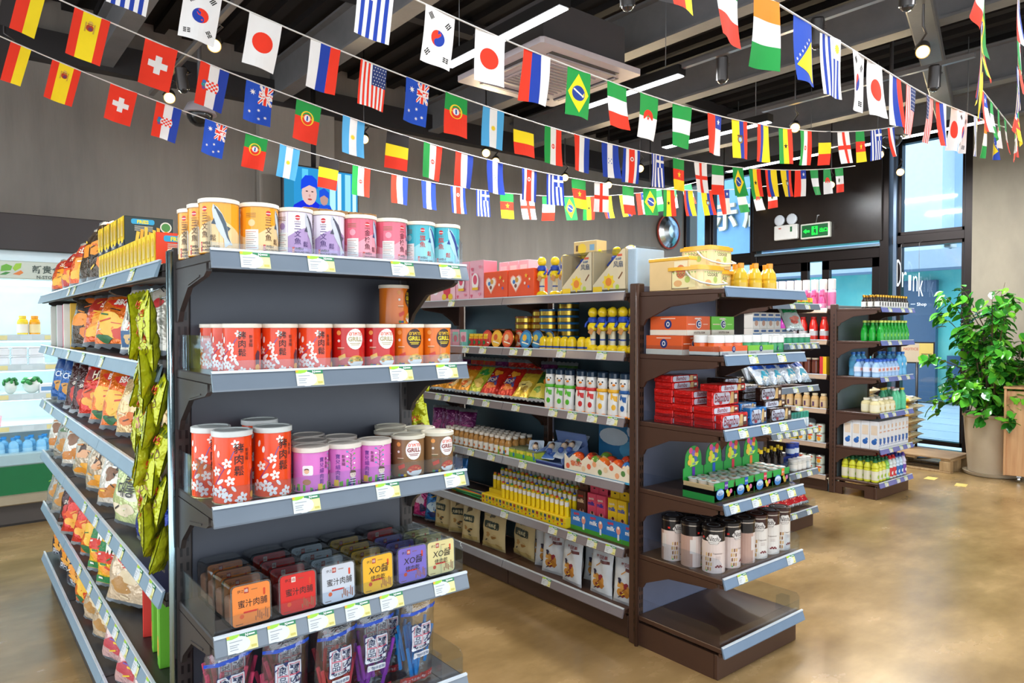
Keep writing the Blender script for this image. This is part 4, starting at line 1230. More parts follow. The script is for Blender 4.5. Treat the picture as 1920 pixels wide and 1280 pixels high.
# zip bags on the shelf below
def zip_bag(stick, tint):
    def mkb():
        t = thing('zip_bag', '', 'bag')
        W, H = .118, .225
        def sf(s):
            def f(x, y, d):
                u, v = x / (W / 2), y / H
                b = .030 * max(0, 1 - u * u) ** .5 * math.sin(min(max(v, 0), 1) * PI * .93 + .1) ** .6 if 0 < v < 1 else .002
                b += .0035 * math.sin(18 * u + 9 * v) * math.sin(7 * v + 3 * u)
                return (x * (1 - .06 * v), s * (max(b, .001) + d) - .02 * v * v, y)
            return f
        g = G()
        nx, ny = 10, 14
        for s in (-1, 1):
            f = sf(s)
            vs = [f(-W / 2 + W * i / nx, H * j / ny, 0) for j in range(ny + 1) for i in range(nx + 1)]
            g.add(vs, [(j * (nx + 1) + i, j * (nx + 1) + i + 1, (j + 1) * (nx + 1) + i + 1, (j + 1) * (nx + 1) + i)[::1 if s < 0 else -1] for j in range(ny) for i in range(nx)], 'T:F2F6F8:.8:.13', True)
        g.obj('clear_film', t)
        f = sf(-1)
        G().ink([(-W / 2, .197), (0, .2), (W / 2, .205), (W / 2, .213), (0, .209), (-W / 2, .205)], '1E50C8', f, .0008, .02).obj('zip_strip', t)
        s = G()
        for q in range(16):
            x = -.042 + .084 * random.random(); z0 = .01 + .06 * random.random()
            a = random.uniform(-.35, .35); yy = random.uniform(-.016, .012)
            M = Matrix.Translation((x, yy, z0)) @ Matrix.Rotation(a, 4, 'Y') @ Matrix.Rotation(random.uniform(-.1, .1), 4, 'X')
            s.box(-.005, .005, -.003, .003, 0, .10, stick, .002, M)
        s.obj('snack_sticks', t)['kind'] = 'stuff'
        c = G()
        c.ink(rrect(-.034, .1, .034, .172, .004), '2A3A6A', f, .001, .02).ink(rrect(-.0325, .1015, .0325, .1705, .004), 'DCE3EC', f, .0013, .02)
        for ch, x, y in (('良', -.015, .154), ('優', .015, .154), ('品', -.015, .128), ('の', .015, .128)):
            for x0, y0, x1, y1 in ((-.013, .0115, .013, .0128), (-.013, -.0128, .013, -.0115), (-.013, -.0128, -.0118, .0128), (.0118, -.0128, .013, .0128)):
                c.ink(rect(x + x0, y + y0, x + x1, y + y1), 'D0506A', f, .0026, .02)
            c.text(ch, x, y, .0205, '22325A', f, .0034)
        c.text('AJI ICHIBAN', 0, .108, .0085, '22325A', f, .0032, .02, wmax=.06)
        c.ink(rrect(-.026, .078, .026, .094, .003), 'E3E8EE', f, .0012, .02).text('鱈蟹味香腸', 0, .086, .009, '3A5A8A', f, .003, .0, wmax=.046)
        c.obj('printed_label', t)
        b = G()
        b.ink(rect(-W / 2 + .006, .004, W / 2 - .006, .026), tint, f, .001, .02)
        b.text('自信之良品食品有限公司', 0, .015, .009, 'F3E6E6', f, .003, .0, wmax=.1)
        b.obj('red_band', t)
        return t
    return mkb
zb = LVA[1]
for i, (x, y, st, tint, rz, nm) in enumerate(((.06, .09, 'D8406A', 'B8283A', .05, 'pink sticks at the far left of the fifth end shelf'), (.19, .07, 'D84A70', 'B8283A', -.05, 'pink sticks left of the middle on the fifth end shelf'), (.315, .06, 'D03A4A', 'B8283A', .1, 'rose sticks in the middle of the fifth end shelf'), (.425, .07, '8A2FA8', 'B8283A', -.06, 'violet sticks on the fifth end shelf'), (.55, .06, '1E8AD8', 'C82A30', .08, 'blue sticks at the right end of the fifth shelf'))):
    zr = Maker(zip_bag(st, tint), 'zip bags of snack sticks')
    put(zr, AE, x, y, zb, 'clear zip bag of ' + nm, rz)
    put(zr, AE, x + (.035 if i != 4 else -.045), y + .09, zb, 'second clear zip bag of %s tucked behind the first' % ['pink sticks', 'paler pink sticks', 'rose sticks', 'violet sticks', 'blue sticks'][i] + ['', '', '', '', ''][i], -rz * 2)
# ---------------------------------------------------------------- snack bags
def bag_thing(name, cat, w, h, t, main, parts, crimp='AEB6BC:k', txt=None, seed=0, seam=0, zig=True):
    """pillow pouch: film body and print on its front; parts = (outline in 0..1, colour)"""
    def mkb():
        rnd = random.Random(seed)
        p1, p2, p3 = rnd.uniform(0, 6), rnd.uniform(0, 6), rnd.uniform(0, 6)
        o = thing(name, '', cat)
        def sf(s):
            def f(x, y, d):
                u, v = 2 * x / w, y / h
                e = max(0, 1 - u ** 4) ** .5 * max(0, math.sin(PI * min(max(v, 0), 1))) ** .5
                b = t / 2 * e + .004 * min(e * 2, 1) * (math.sin(7 * u + 5 * v + p1) * math.sin(9 * v + p2) + .5 * math.sin(15 * v * u + p3))
                return (x * (1 - .09 * math.sin(PI * v)), s * (max(b, .0012) + d), y)
            return f
        g = G()
        nx, ny = 10, 14
        for s in (-1, 1):
            f = sf(s)
            V = []
            for j in range(ny + 1):
                for i in range(nx + 1):
                    y = h * j / ny
                    if zig and j in (0, ny):
                        y += (.006 if i % 2 else 0) * (1 if j else -1) + (.006 if not j else 0)
                    V.append(f(-w / 2 + w * i / nx, y, 0))
            fs, fc = [], []
            for j in range(ny):
                for i in range(nx):
                    q = (j * (nx + 1) + i, j * (nx + 1) + i + 1, (j + 1) * (nx + 1) + i + 1, (j + 1) * (nx + 1) + i)[::1 if s < 0 else -1]
                    (fc if j in (0, ny - 1) or (seam and i in (0, nx - 1)) else fs).append(q)
            g.add(V, fs, main, True)
            g.add(V, fc, crimp, True)
        g.obj('film', o)
        f = sf(-1)
        c = G()
        prt = list(parts)
        if w > .1:
            cs_ = [q[1] for q in prt]
            for q in range(7):
                x, y, l = rnd.uniform(.12, .7), rnd.uniform(.12, .85), rnd.uniform(.05, .22)
                th = rnd.uniform(.008, .03)
                sl = rnd.uniform(-.05, .08)
                prt.append(([(x, y), (x + l, y + sl), (x + l, y + sl + th), (x, y + th)], rnd.choice(cs_ + ['EDE6D8', '2A2420', 'F2C83A'])))
        for k, (pts, col) in enumerate(prt):
            c.ink([((a - .5) * w * .96, b * h) for a, b in pts], col, f, .0008 + .00035 * k, .022)
        if txt:
            for s, x, y, hh, col in txt:
                c.text(s, (x - .5) * w, y * h, hh, col, f, .0055, .02, L=.02, wmax=w * .8)
        if c.v:
            c.obj('front_print', o)
        return o
    return mkb

def E(cx, cy, rx, ry, _r=random.Random(9)):
    """an irregular patch of print"""
    a, b, c = _r.uniform(0, 6), _r.uniform(0, 6), _r.uniform(0, 6)
    return [(cx + rx * k * math.cos(t), cy + ry * k * math.sin(t)) for t, k in [(2 * PI * i / 18, 1 + .2 * math.sin(2 * 2 * PI * i / 18 + a) + .16 * math.sin(3 * 2 * PI * i / 18 + b) + .1 * math.sin(5 * 2 * PI * i / 18 + c)) for i in range(18)]]
def chips(c1='F0A030', c2='D8801E'):
    return [(E(.35, .25, .2, .1), c1), (E(.62, .2, .18, .09), c2), (E(.5, .34, .17, .08), c1), (E(.72, .33, .12, .07), c2)]
BK = {
 'brown': ('4A3A28:f', [(E(.45, .5, .35, .13), 'F0901E'), (E(.6, .28, .28, .1), 'E8801A'), (E(.5, .75, .3, .08), '2E2118'), (E(.5, .9, .2, .05), 'D8661E')], None),
 'orange': ('E05A18:f', [(rect(.1, .62, .9, .9), 'A82818'), (E(.5, .35, .36, .2), 'F09A20')] + chips('F6B838', 'E8901E'), [('ะLAYS', .5, .76, .03, 'F4E8D8')]),
 'tryme': ('E6DDCB:f', [(E(.5, .4, .3, .08), 'DE4A20'), (rect(.1, .1, .9, .32), '2A5A86'), (E(.5, .2, .3, .08), 'D8B070'), (E(.82, .72, .1, .06), 'D03A3A')], [('Try', .42, .78, .045, '2A1A10'), ('me', .5, .66, .045, '2A1A10'), ('Try', .4, .785, .043, 'F2C020'), ('me', .48, .665, .043, 'F2C020'), ('now', .5, .54, .035, '2A1A10')]),
 'blue': ('1A5698:f', [(rect(.08, .7, .92, .92), '123C78'), (E(.5, .32, .33, .12), 'D8963A'), (E(.6, .2, .2, .08), 'EDB85A')], [('CHIPS', .5, .58, .03, 'E8EEF4')]),
 'darkred': ('3E1A18:f', [(E(.45, .3, .32, .14), 'C83020'), (E(.6, .62, .25, .08), '2A1410'), (E(.5, .22, .2, .06), 'E86A30')], [('SHIRIMAZI', .5, .5, .018, 'F0E4D0')]),
 'red': ('CC2C1A:f', [(E(.5, .35, .35, .15), 'E8581E'), (rect(.15, .66, .85, .86), '8A1414')] + chips('F4B040', 'E07A1E'), [('HOT', .5, .76, .035, 'F6E8C8')]),
 'fire': ('EE7420:f', [(E(.4, .4, .3, .2), 'F6C040'), (E(.65, .25, .22, .1), 'D83A1C'), (E(.5, .78, .3, .08), 'D8321C'), (E(.3, .15, .16, .06), '2A6A3A')], [('BBQ', .5, .78, .03, 'F6EEDC')]),
 'cream': ('E8C48C:f', [(E(.5, .6, .3, .12), 'F0DDB4'), (E(.5, .28, .3, .1), 'E0762A')], [('O', .5, .6, .05, 'D8382A')]),
 'beige': ('C9B79C:f', [(rect(.05, .82, .95, .96), 'C4751E'), (E(.4, .52, .12, .1), '4A3020'), (E(.4, .45, .14, .07), 'E2A878'), (E(.6, .2, .3, .09), 'EDA62E'), (E(.4, .16, .2, .06), 'DA8C20')], [('콩과자', .62, .68, .03, '3A2A1E')]),
 'white': ('DDD5C6:f', [(E(.5, .25, .36, .12), 'C97E30'), (E(.4, .55, .2, .1), '8A6040'), (rect(.08, .85, .92, .95), '2E6E92')], [('쌀', .6, .7, .04, '2A2420')]),
 'grey': ('9A968A:f', [(E(.5, .3, .33, .13), 'C98A38'), (E(.5, .66, .25, .08), '5A7A50')], [('라면', .5, .68, .03, 'F0ECE0')]),
 'korean': ('CFDB9A:f', [(E(.4, .25, .3, .1), 'E8D8B8'), (E(.55, .45, .3, .06), 'EDE6D2')], [('쌀', .5, .74, .05, '26241A'), ('대롱', .5, .54, .05, '26241A')]),
 'royal': ('1A379A:f', [(E(.5, .35, .3, .1), '122870'), (E(.35, .72, .22, .07), 'D8963A')], [('GUMMY', .5, .36, .02, '6A8AE0')]),
 'noodle': ('EFC02A:f', [(rect(.06, .55, .94, .7), '1E7A3E'), (rect(.06, .38, .94, .55), 'D8321C'), (E(.5, .28, .3, .08), 'F09A28'), (rect(.06, .08, .94, .18), '1E7A3E')], [('MI', .5, .62, .04, 'F4F0E0')]),
 'navy': ('232C4A:f', [(E(.35, .4, .2, .1), 'F09A2C'), (E(.65, .5, .2, .1), 'EDA03A'), (E(.5, .68, .22, .1), 'D84A50'), (E(.45, .22, .2, .07), 'F2AA44'), (E(.7, .3, .14, .08), 'F0B060')], [('미니', .4, .14, .03, 'E8ECF4')]),
 'rosy': ('E2B6B4:f', [(E(.5, .3, .34, .14), 'C84A54'), (E(.4, .5, .2, .08), 'F0D8D0'), (rect(.1, .8, .9, .92), '8A5AA8')], [('쫀득', .5, .66, .045, '3A1A24')]),
 'nutty': ('D8C0A0:f', [(E(.4, .3, .25, .1), 'B8884A'), (E(.6, .42, .22, .09), 'E4CFA8'), (E(.5, .62, .28, .07), 'D8382A')], [('견과', .5, .62, .03, 'F6EEDC')]),
}
def bagmk(kind, w, h, t, seed, crimp='AEB6BC:k'):
    m, parts, tx = BK[kind]
    return bag_thing('snack_bag', 'snack bag', w, h, t, m, parts, crimp, tx, seed)

DESC = dict(brown='brown and orange', orange='orange and dark red', tryme='white bag lettered in yellow', blue='blue and tan', darkred='dark red foil', red='bright red', fire='orange and yellow', cream='creamy yellow', beige='large beige', white='white and brown', grey='grey and tan', korean='pale green lettered', royal='royal blue', noodle='yellow noodle', navy='navy and orange', rosy='pink and white', nutty='tan and white')
SH = ['top', 'second', 'third', 'fourth', 'fifth', 'bottom']
# per shelf: kind, x along the run from the fridge end, depth, width, height, thickness, lean, yaw
rows_ = {
 0: [('orange', .30, .14, .24, .17, .10, -32, .5), ('red', .62, .15, .24, .18, .10, -30, .4), ('orange', .92, .15, .22, .2, .09, -25, .5), ('brown', 1.2, .12, .26, .24, .11, -18, .45), ('brown', 1.44, .14, .24, .25, .10, -14, .5)],
 1: [('brown', 1.02, .12, .24, .22, .09, -10, .5), ('orange', 1.42, .14, .30, .2, .12, -38, .55), ('fire', 1.66, .17, .28, .2, .11, -40, .5), ('tryme', 2.1, .11, .22, .225, .08, -12, .45)],
 2: [('blue', .26, .12, .2, .24, .08, -12, .6), ('blue', .52, .12, .2, .24, .08, -14, .6), ('darkred', .86, .13, .22, .23, .08, -24, .7), ('darkred', 1.06, .13, .22, .23, .08, -26, .7), ('red', 1.27, .13, .22, .22, .09, -26, .7), ('fire', 1.52, .13, .22, .22, .09, -24, .65), ('fire', 1.74, .14, .22, .22, .09, -22, .6), ('cream', 1.96, .13, .2, .2, .09, -18, .5), ('cream', 2.2, .15, .2, .2, .09, -15, .4)],
 3: [('white', .24, .11, .22, .23, .1, -14, .5), ('grey', .5, .13, .2, .2, .09, -20, .6), ('white', .78, .12, .22, .22, .1, -20, .55), ('beige', 1.14, .12, .3, .245, .12, -14, .35), ('beige', 1.46, .14, .26, .23, .11, -16, .4), ('white', 1.72, .13, .2, .2, .09, -20, .5), ('korean', 2.02, .10, .22, .235, .09, -10, .35), ('royal', 2.3, .11, .2, .2, .1, -18, .3)],
 4: [('grey', .2, .12, .2, .21, .08, -20, .6), ('grey', .44, .12, .2, .21, .08, -22, .65), ('darkred', .72, .13, .2, .2, .08, -28, .7), ('red', .92, .13, .22, .2, .08, -28, .7), ('red', 1.14, .13, .22, .2, .09, -26, .6), ('fire', 1.34, .14, .22, .2, .09, -26, .5), ('noodle', 1.52, .10, .16, .24, .06, -12, .55), ('noodle', 1.72, .10, .16, .24, .06, -10, .55), ('nutty', 1.96, .12, .22, .23, .08, -14, .5)],
 5: [('navy', .22, .11, .24, .2, .09, -18, .3), ('navy', .52, .11, .24, .2, .09, -18, .3), ('navy', .82, .11, .24, .19, .09, -20, .3), ('fire', 1.08, .11, .2, .18, .09, -20, .4), ('nutty', 1.3, .11, .2, .18, .09, -22, .4), ('nutty', 1.52, .11, .2, .18, .09, -20, .4), ('rosy', 1.76, .11, .2, .19, .09, -20, .4), ('rosy', 2.0, .11, .2, .19, .09, -18, .4), ('rosy', 2.24, .11, .2, .18, .09, -18, .4), ('rosy', 2.47, .11, .2, .18, .09, -18, .4)],
}
for k, L in rows_.items():
    z = LVA[5 - k]
    cnt = {}
    for q in L:
        cnt[q[0]] = cnt.get(q[0], 0) + 1
    sn = {}
    mks = {}
    for i, (kd, x, y, w_, h_, t_, lean, yaw) in enumerate(L):
        sn[kd] = sn.get(kd, 0) + 1
        s = DESC[kd] + (' on' if 'bag' in DESC[kd] else ' snack bag on') + ' the %s shelf facing the fridge' % SH[k]
        if cnt[kd] > 1:
            s += ', ' + (['left of two', 'right of two'] if cnt[kd] == 2 else ['leftmost of three', 'middle of three', 'third from the left', 'nearest the post'])[sn[kd] - 1]
        w_, h_ = w_ * 1.1, min(h_ * 1.1, .235 if k else .26)
        mk = mks.setdefault((kd, w_, h_), Maker(bagmk(kd, w_, h_, t_, k * 17 + i)))
        put(mk, AS, x, (.035 if k < 3 else .012) + t_ / 2 + (.09 if y > .2 else 0), z + abs(math.sin(R(max(lean, -17)))) * t_ * .5 + .002, s, yaw * .95, 'snack bags facing the fridge', (R(max(lean, -17)), 0))

# tall slim packs by the fridge end of the second shelf
def slim(c1, c2, c3):
    def f():
        t = thing('slim_carton', '', 'carton')
        G().box(-.045, .045, -.03, .03, 0, .215, c1, .003).obj('carton', t)
        ff = flat(0, -.03, 0)
        g = G().ink(rect(-.04, .12, .04, .2), c2, ff, .0006).ink(circle(0, .07, .03, .022), c3, ff, .0006).text('OJEP', 0, .15, .022, 'F4F0E8', ff, .0012, .02).ink(rect(-.04, .02, .04, .04), c3, ff, .0006)
        g.obj('front_print', t)
        return t
    return f
for i, (a, b, c, nm) in enumerate((('D8D4CC', '2E8A4A', 'E8C030', 'white and green'), ('3A8A4A', '2A6A3A', 'EDC83A', 'green'), ('DADCDC', 'C8284A', 'E8A0A8', 'white and crimson'), ('D0304E', 'B01E3A', 'F0B030', 'crimson'), ('E2E2DA', 'E8B020', 'D88A1E', 'white and amber'), ('EBB41E', 'D89A14', 'F4DC80', 'amber yellow'))):
    put(Maker(slim(a, b, c), 'slim cartons on the second shelf'), AS, .12 + i * .125, .06 + .012 * (i % 2), LVA[4], 'tall slim %s carton standing near the fridge end of the second shelf' % nm, -.2)

# snack boxes with chips on them, stacked at the near end of the top shelf
def chip_box(side, front, w_=.108):
    def f():
        t = thing('snack_box', '', 'box')
        G().box(-w_ / 2, w_ / 2, -.05, .10, 0, .1, side, .002).obj('carton', t)
        ff = flat(0, -.05, 0)
        g = G().ink(rect(-w_ / 2, .022, w_ / 2, .1), 'F4CE16', ff, .0006)
        for s in (-.027, .027):
            g.ink(rrect(s - .023, .012, s + .023, .098, .02), 'F6D41C', ff, .0018).ink(rrect(s - .017, .03, s + .017, .085, .015), 'E2AE12', ff, .0024)
            for q in range(4):
                g.ink([(s - .012 + q * .007, .034), (s - .007 + q * .007, .034), (s - .009 + q * .0085, .076 - (q % 2) * .01), (s - .013 + q * .0085, .074 - (q % 2) * .01)], 'F8E08A', ff, .003)
        g.ink(rect(-w_ / 2, .0, w_ / 2, .02), front, ff, .0012).text('SNACK', 0, .01, .01, 'F4EEDC', ff, .002, .03)
        g.obj('front_print', t)
        e = flat(0, 0, 0, '+x')
        g = G()
        e = lambda x, y, d: (w_ / 2 + d, x, y)
        for q in range(8):
            a = -.02 + q * .014
            g.ink([(a, .01), (a + .009, .01), (a + .016 - q * .002, .05 + (q % 3) * .008), (a + .006 - q * .002, .052 + (q % 3) * .008)], ('F2C23A', 'E8A828')[q % 2], e, .0008)
        g.ink(rrect(-.03, .075, .04, .092, .006), '2AA0C8', e, .0006).text('FRIES', .005, .083, .012, 'F6E020', e, .0012, .04)
        g.ink(circle(.075, .07, .018), 'E4DDC8', e, .0006).ink(circle(.075, .07, .014), '4A8A3A', e, .001)
        for q in range(4):
            g.ink(rect(-.02, .054 + q * .0045, .035, .0558 + q * .0045), 'C8C4B0', e, .0006)
        g.obj('side_print', t)
        return t
    return f
BY = Maker(chip_box('25302A', '1E2E4A'), 'yellow fries boxes on the top shelf')
BO = Maker(chip_box('E4401C', '8A2A1E'), 'yellow fries boxes on the top shelf')
for i in range(5):
    put(BY, AS, 1.685 + i * .111, .075, LVA[5], 'yellow fronted fries box in the lower row, top shelf, ' + nth(i, 5))
for i in range(3):
    put(BO, AS, 2.24 + i * .111, .075, LVA[5], 'yellow and orange fries box at the near end, top shelf, ' + nth(i, 3))
for i in range(4):
    put(BY, AS, 1.64 + i * .124, .08, LVA[5] + .1005, 'dark sided fries box in the upper row, top shelf, ' + nth(i, 4))

# red and green biscuit boxes on the fifth shelf near end
def biscuit(c1, c2):
    def f():
        t = thing('biscuit_box', '', 'box')
        G().box(-.02, .02, -.1, .1, 0, .2, c1, .002).obj('carton', t)
        ff = lambda x, y, d: (-.02 - d, -x, y)
        G().ink(rect(-.09, .1, .09, .19), c2, ff, .0005).ink(circle(0, .06, .05, .03), 'F0A030', ff, .0008).text('CRISP', 0, .145, .03, 'F4F0E0', ff, .001, .03).obj('side_print', t)
        fr = flat(0, -.1, 0)
        G().ink(rect(-.018, .02, .018, .18), c2, fr, .0005).ink(circle(0, .06, .014, .03), 'F0B040', fr, .0008).obj('front_print', t)
        return t
    return f
put(Maker(biscuit('E03A30', 'F0A04A'), 'biscuit boxes'), AS, 2.24, .14, LVA[1], 'red biscuit box standing on the fifth shelf near the corner post', -.25)
put(Maker(biscuit('7CC83A', '5AA82A'), 'biscuit boxes'), AS, 2.36, .14, LVA[1], 'left green biscuit box on the fifth shelf near the corner post', -.15)
put(Maker(biscuit('6FBE34', '8AD04A'), 'biscuit boxes'), AS, 2.48, .13, LVA[1], 'right green biscuit box on the fifth shelf near the corner post', -.1)
put(Maker(biscuit('7CC83A', 'E8D8C0'), 'biscuit boxes'), AS, 2.46, .13, LVA[0], 'green biscuit box on the bottom shelf near the corner post', -.1)

# hanging clip strips of small yellow-green packets
packet = Maker(bag_thing('snack_packet', 'packet', .075, .12, .026, 'B4B81E:f', [(E(.35, .3, .25, .16), 'C98A74'), (E(.6, .42, .2, .14), '6A3A2E'), (E(.45, .7, .3, .1), 'E8E020'), (rect(.1, .84, .9, .95), '5A6A1A')], 'C9CC20:f', [('원맛', .4, .7, .02, 'D0322A')], 5, 0), 'yellow green packets on hanging strips')
def strip_of(fr, x, y, z1, z0, n, label, where, lean=-.3):
    t = thing('clip_strip', label, 'clip strip', fr.p(x, y, 0), fr.rz)
    G().box(-.012, .012, .0, .0015, z0, z1, 'T:F2F6F8').obj('plastic_strip', t)
    G().tube([(0, .0, z1 - .01), (0, .03, z1 + .005), (0, .04, z1 - .005)], .002, 'C8CCD0:c').obj('hook', t)
    for i in range(n):
        z = z0 + (z1 - z0 - .13) * i / (n - 1)
        put(packet, fr, x + random.uniform(-.02, .02), y - .018 - .010 * (i % 2), z, 'yellow green snack packet on the %s, %s' % (where, nth(i, n, 'lowest', 'topmost') if 0 < i < n - 1 else ['lowest of all', 'topmost'][i > 0]), random.uniform(-.9, .1), None, (R(random.uniform(-16, 2)), random.uniform(-.3, .3)))
strip_of(AS, 2.56, -.005, 1.55, .92, 9, 'clear hanging strip of yellow green packets, left one by the corner post', 'left hanging strip')
strip_of(AS, 2.63, -.012, 1.55, .85, 10, 'clear hanging strip of yellow green packets, middle one by the corner post', 'middle hanging strip')
strip_of(AS, 2.69, -.004, 1.53, .82, 10, 'clear hanging strip of yellow green packets nearest the corner post', 'hanging strip nearest the post')
HS = Frame(1.155, 1.93, R(0), .1, .1)
strip_of(HS, .02, .0, 1.38, 1.0, 4, 'clear hanging strip of packets at the right of the end shelving', 'strip right of the end shelving')
# ---------------------------------------------------------------- products on the middle gondola
def carton(name, cat, w, d, h, col, prints=(), texts=(), lid=None, side=None, top=None):
    """printed carton: body and front print; prints = (outline in metres on the front, colour)"""
    def f():
        t = thing(name, '', cat)
        G().box(-w / 2, w / 2, -d / 2, d / 2, 0, h, col, .0015).obj('carton', t)
        ff = flat(0, -d / 2, 0)
        g = G()
        for k, (p, c) in enumerate(prints):
            g.ink(p, c, ff, .0005 + .0004 * k)
        for s, x, y, hh, c in texts:
            g.text(s, x, y, hh, c, ff, .004, .02, wmax=w * .92)
        if g.v:
            g.obj('front_print', t)
        if side:
            sf = lambda x, y, o: (-w / 2 - o, -x, y)
            g = G()
            for k, (p, c) in enumerate(side):
                g.ink(p, c, sf, .0005 + .0003 * k)
            g.obj('side_print', t)
        if top:
            G().box(-w / 2 - .001, w / 2 + .001, -d / 2 - .001, d / 2 + .001, h - .012, h + .0015, top, .001).obj('lid', t)
        return t
    return f

def bottle(name, cat, prof, keys, capz, label=None, n=12, capkey=None, lab2=None, text=None):
    """turned bottle: prof of (r, z), cap = prof above capz, label band = (z0, z1, key)"""
    def f():
        t = thing(name, '', cat)
        body = [p for p in prof if p[1] <= capz + 1e-6]
        G().lathe(body, keys, n).obj('body', t)
        cp = [p for p in prof if p[1] >= capz - 1e-6]
        if capkey:
            cp = [(cp[0][0] + .0015, capz)] + [(r + .0015, z) for r, z in cp[1:]]
            G().lathe(cp, capkey, n).obj('cap', t)
        if label:
            z0, z1, k = label
            def rad(z):
                for a, b in zip(prof, prof[1:]):
                    if a[1] <= z <= b[1] and b[1] > a[1]:
                        return a[0] + (b[0] - a[0]) * (z - a[1]) / (b[1] - a[1])
                return prof[0][0]
            g = G().lathe([(rad(z0) + .0007, z0), (rad(z1) + .0007, z1)], k, n, cap=False)
            if lab2:
                ff = cyl(rad(z0) + .0014, 0)
                for p, c in lab2:
                    g.ink(p, c, ff, .0008, .012)
            if text:
                g.text(text[0], text[1], text[2], text[3], text[4], cyl(rad(z0) + .0014), .0016, .02, L=.008)
            g.obj('label', t)
        return t
    return f

z1, z2, z3, z4, z5, z6 = LVB[::-1]
H = lambda x, y, s, c: [(circle(x - s * .5, y, s * .55, n=8), c), (circle(x + s * .5, y, s * .55, n=8), c), ([(x - s, y - .2 * s), (x + s, y - .2 * s), (x, y - 1.4 * s)], c)]
# top shelf: gift cartons, yellow toys, display cases
pk = [(rect(-.07, .0, .07, .235), 'F0B4C4')]
for i in range(9):
    pk += H(-.05 + (i * 37 % 100) * .001, .03 + (i * 61 % 100) * .0019, .012, ('E0607E', 'F4E0E6', 'E88AA0')[i % 3])
pk += [(circle(0, .11, .034, .05), 'F4ECEC'), (circle(0, .12, .02, .028), 'E05070'), (rect(-.03, .06, .03, .075), 'F0C020')]
put(Maker(carton('gift_carton', 'carton', .10, .1, .105, '7AB4B8', [(rect(-.04, .02, .04, .08), 'E0D8B0')])), BS, .80, .08, z1, 'small teal and tan carton on the top toy shelf behind the canisters')
put(Maker(carton('gift_carton', 'carton', .12, .1, .11, 'B89A60', [(circle(0, .05, .04, .03), '6A8A6A')])), BS, .92, .08, z1, 'small tan carton on the top toy shelf left of the pink cartons')
wide = [(rect(-.14, 0, .14, .14), 'F2C4CE'), (circle(-.08, .08, .035), 'F6EEF0'), (circle(.05, .07, .04, .05), 'D83048'), (circle(.09, .03, .025, .02), 'F0C828'), (circle(.02, .03, .025, .02), 'F0C828')] + H(-.08, .085, .02, 'E0607E')
put(Maker(carton('gift_carton', 'carton', .28, .1, .14, 'EAA4B4', wide)), BS, 1.135, .08, z1, 'wide pink gift carton with red and yellow shapes on the top toy shelf')
mk = Maker(carton('gift_carton', 'carton', .138, .1, .232, 'E890A4', pk), 'tall pink gift cartons')
for i in range(2):
    put(mk, BS, 1.355 + i * .145, .08, z1, 'tall pink gift carton with hearts, %s of the front two on the top toy shelf' % ('left', 'right')[i])
mk = Maker(carton('gift_carton', 'carton', .085, .09, .225, 'EDC6D2', [(rect(-.03, .05, .03, .2), 'F6F0F2'), (circle(0, .12, .02), 'E07890')]), 'slim pale pink cartons')
for i in range(3):
    put(mk, BS, 1.60 + i * .092, .2, z1, 'slim pale pink carton behind the orange gift boxes, ' + nth(i, 3))
og = H(-.04, .1, .05, 'F4A088') + H(-.04, .098, .042, 'F6E8DC') + [(circle(-.055, .09, .012), '3A7AC0'), (circle(-.03, .1, .014), 'D8A040'), (circle(-.04, .068, .011), '8A4A3A'), (star(.05, .12, .015), 'F2C030'), (star(.07, .06, .012), '4A6AC0'), (circle(.04, .08, .008), 'F4D0C0'), (star(.08, .1, .01), 'F6E8A0'), (rect(-.1, 0, .1, .012), 'C83A18')]
mk = Maker(carton('gift_carton', 'carton', .218, .1, .158, 'E8501E', og), 'orange gift cartons')
for i in range(2):
    put(mk, BS, 1.695 + i * .225, .07, z1, 'orange gift carton with a round picture, %s one on the top toy shelf' % ('left', 'right')[i])

def toy(h):
    def f():
        """hand toy: yellow cup foot, clear tube, blue collar with two arms and a round yellow head"""
        t = thing('candy_toy', '', 'toy')
        k = h / .22
        G().lathe([(.028, 0), (.031, .004), (.031, .018), (.024, .028), (.014, .034)], 'F0CC1E:g', 12).obj('foot', t)
        G().lathe([(.014, .034), (.014, .10 * k)], 'D8D0B0', 10).lathe([(.0145, .055), (.0145, .062)], '2A4AA0', 10, cap=False).obj('tube', t)
        G().lathe([(.015, .10 * k), (.026, .108 * k), (.027, .125 * k), (.018, .14 * k)], 'EFCF20:g', 12).obj('hub', t)
        g = G().lathe([(.018, .14 * k), (.024, .145 * k), (.025, .16 * k), (.02, .168 * k)], '2148B0', 12)
        for s in (-1, 1):
            g.tube([(s * .022, 0, .155 * k), (s * .036, -.008, .135 * k), (s * .033, -.02, .12 * k)], .0055, '2148B0', 6)
        g.obj('collar', t)
        G().ball((0, 0, .19 * k), .024, 'F2CE22:g', 12, 8, sc_=(1, 1, 1.1)).obj('round_cap', t)
        M = Matrix.Translation((.008, -.03, .10 * k)) @ Matrix.Rotation(.5, 4, 'Y')
        G().box(-.012, .012, -.001, .001, -.014, .014, 'C98A4A', M=M).obj('card_tag', t)
        return t
    return f
TOY = Maker(toy(.22), 'yellow and blue candy toys')
for i, (x, y, h) in enumerate(((2.05, .06, 0), (2.11, .1, .0), (2.155, .15, .02), (2.22, .07, 0), (2.24, .16, .0))):
    put(TOY, BS, x, y, z1, 'yellow and blue candy toy on the top toy shelf, ' + nth(i, 5), random.uniform(-.5, .5))
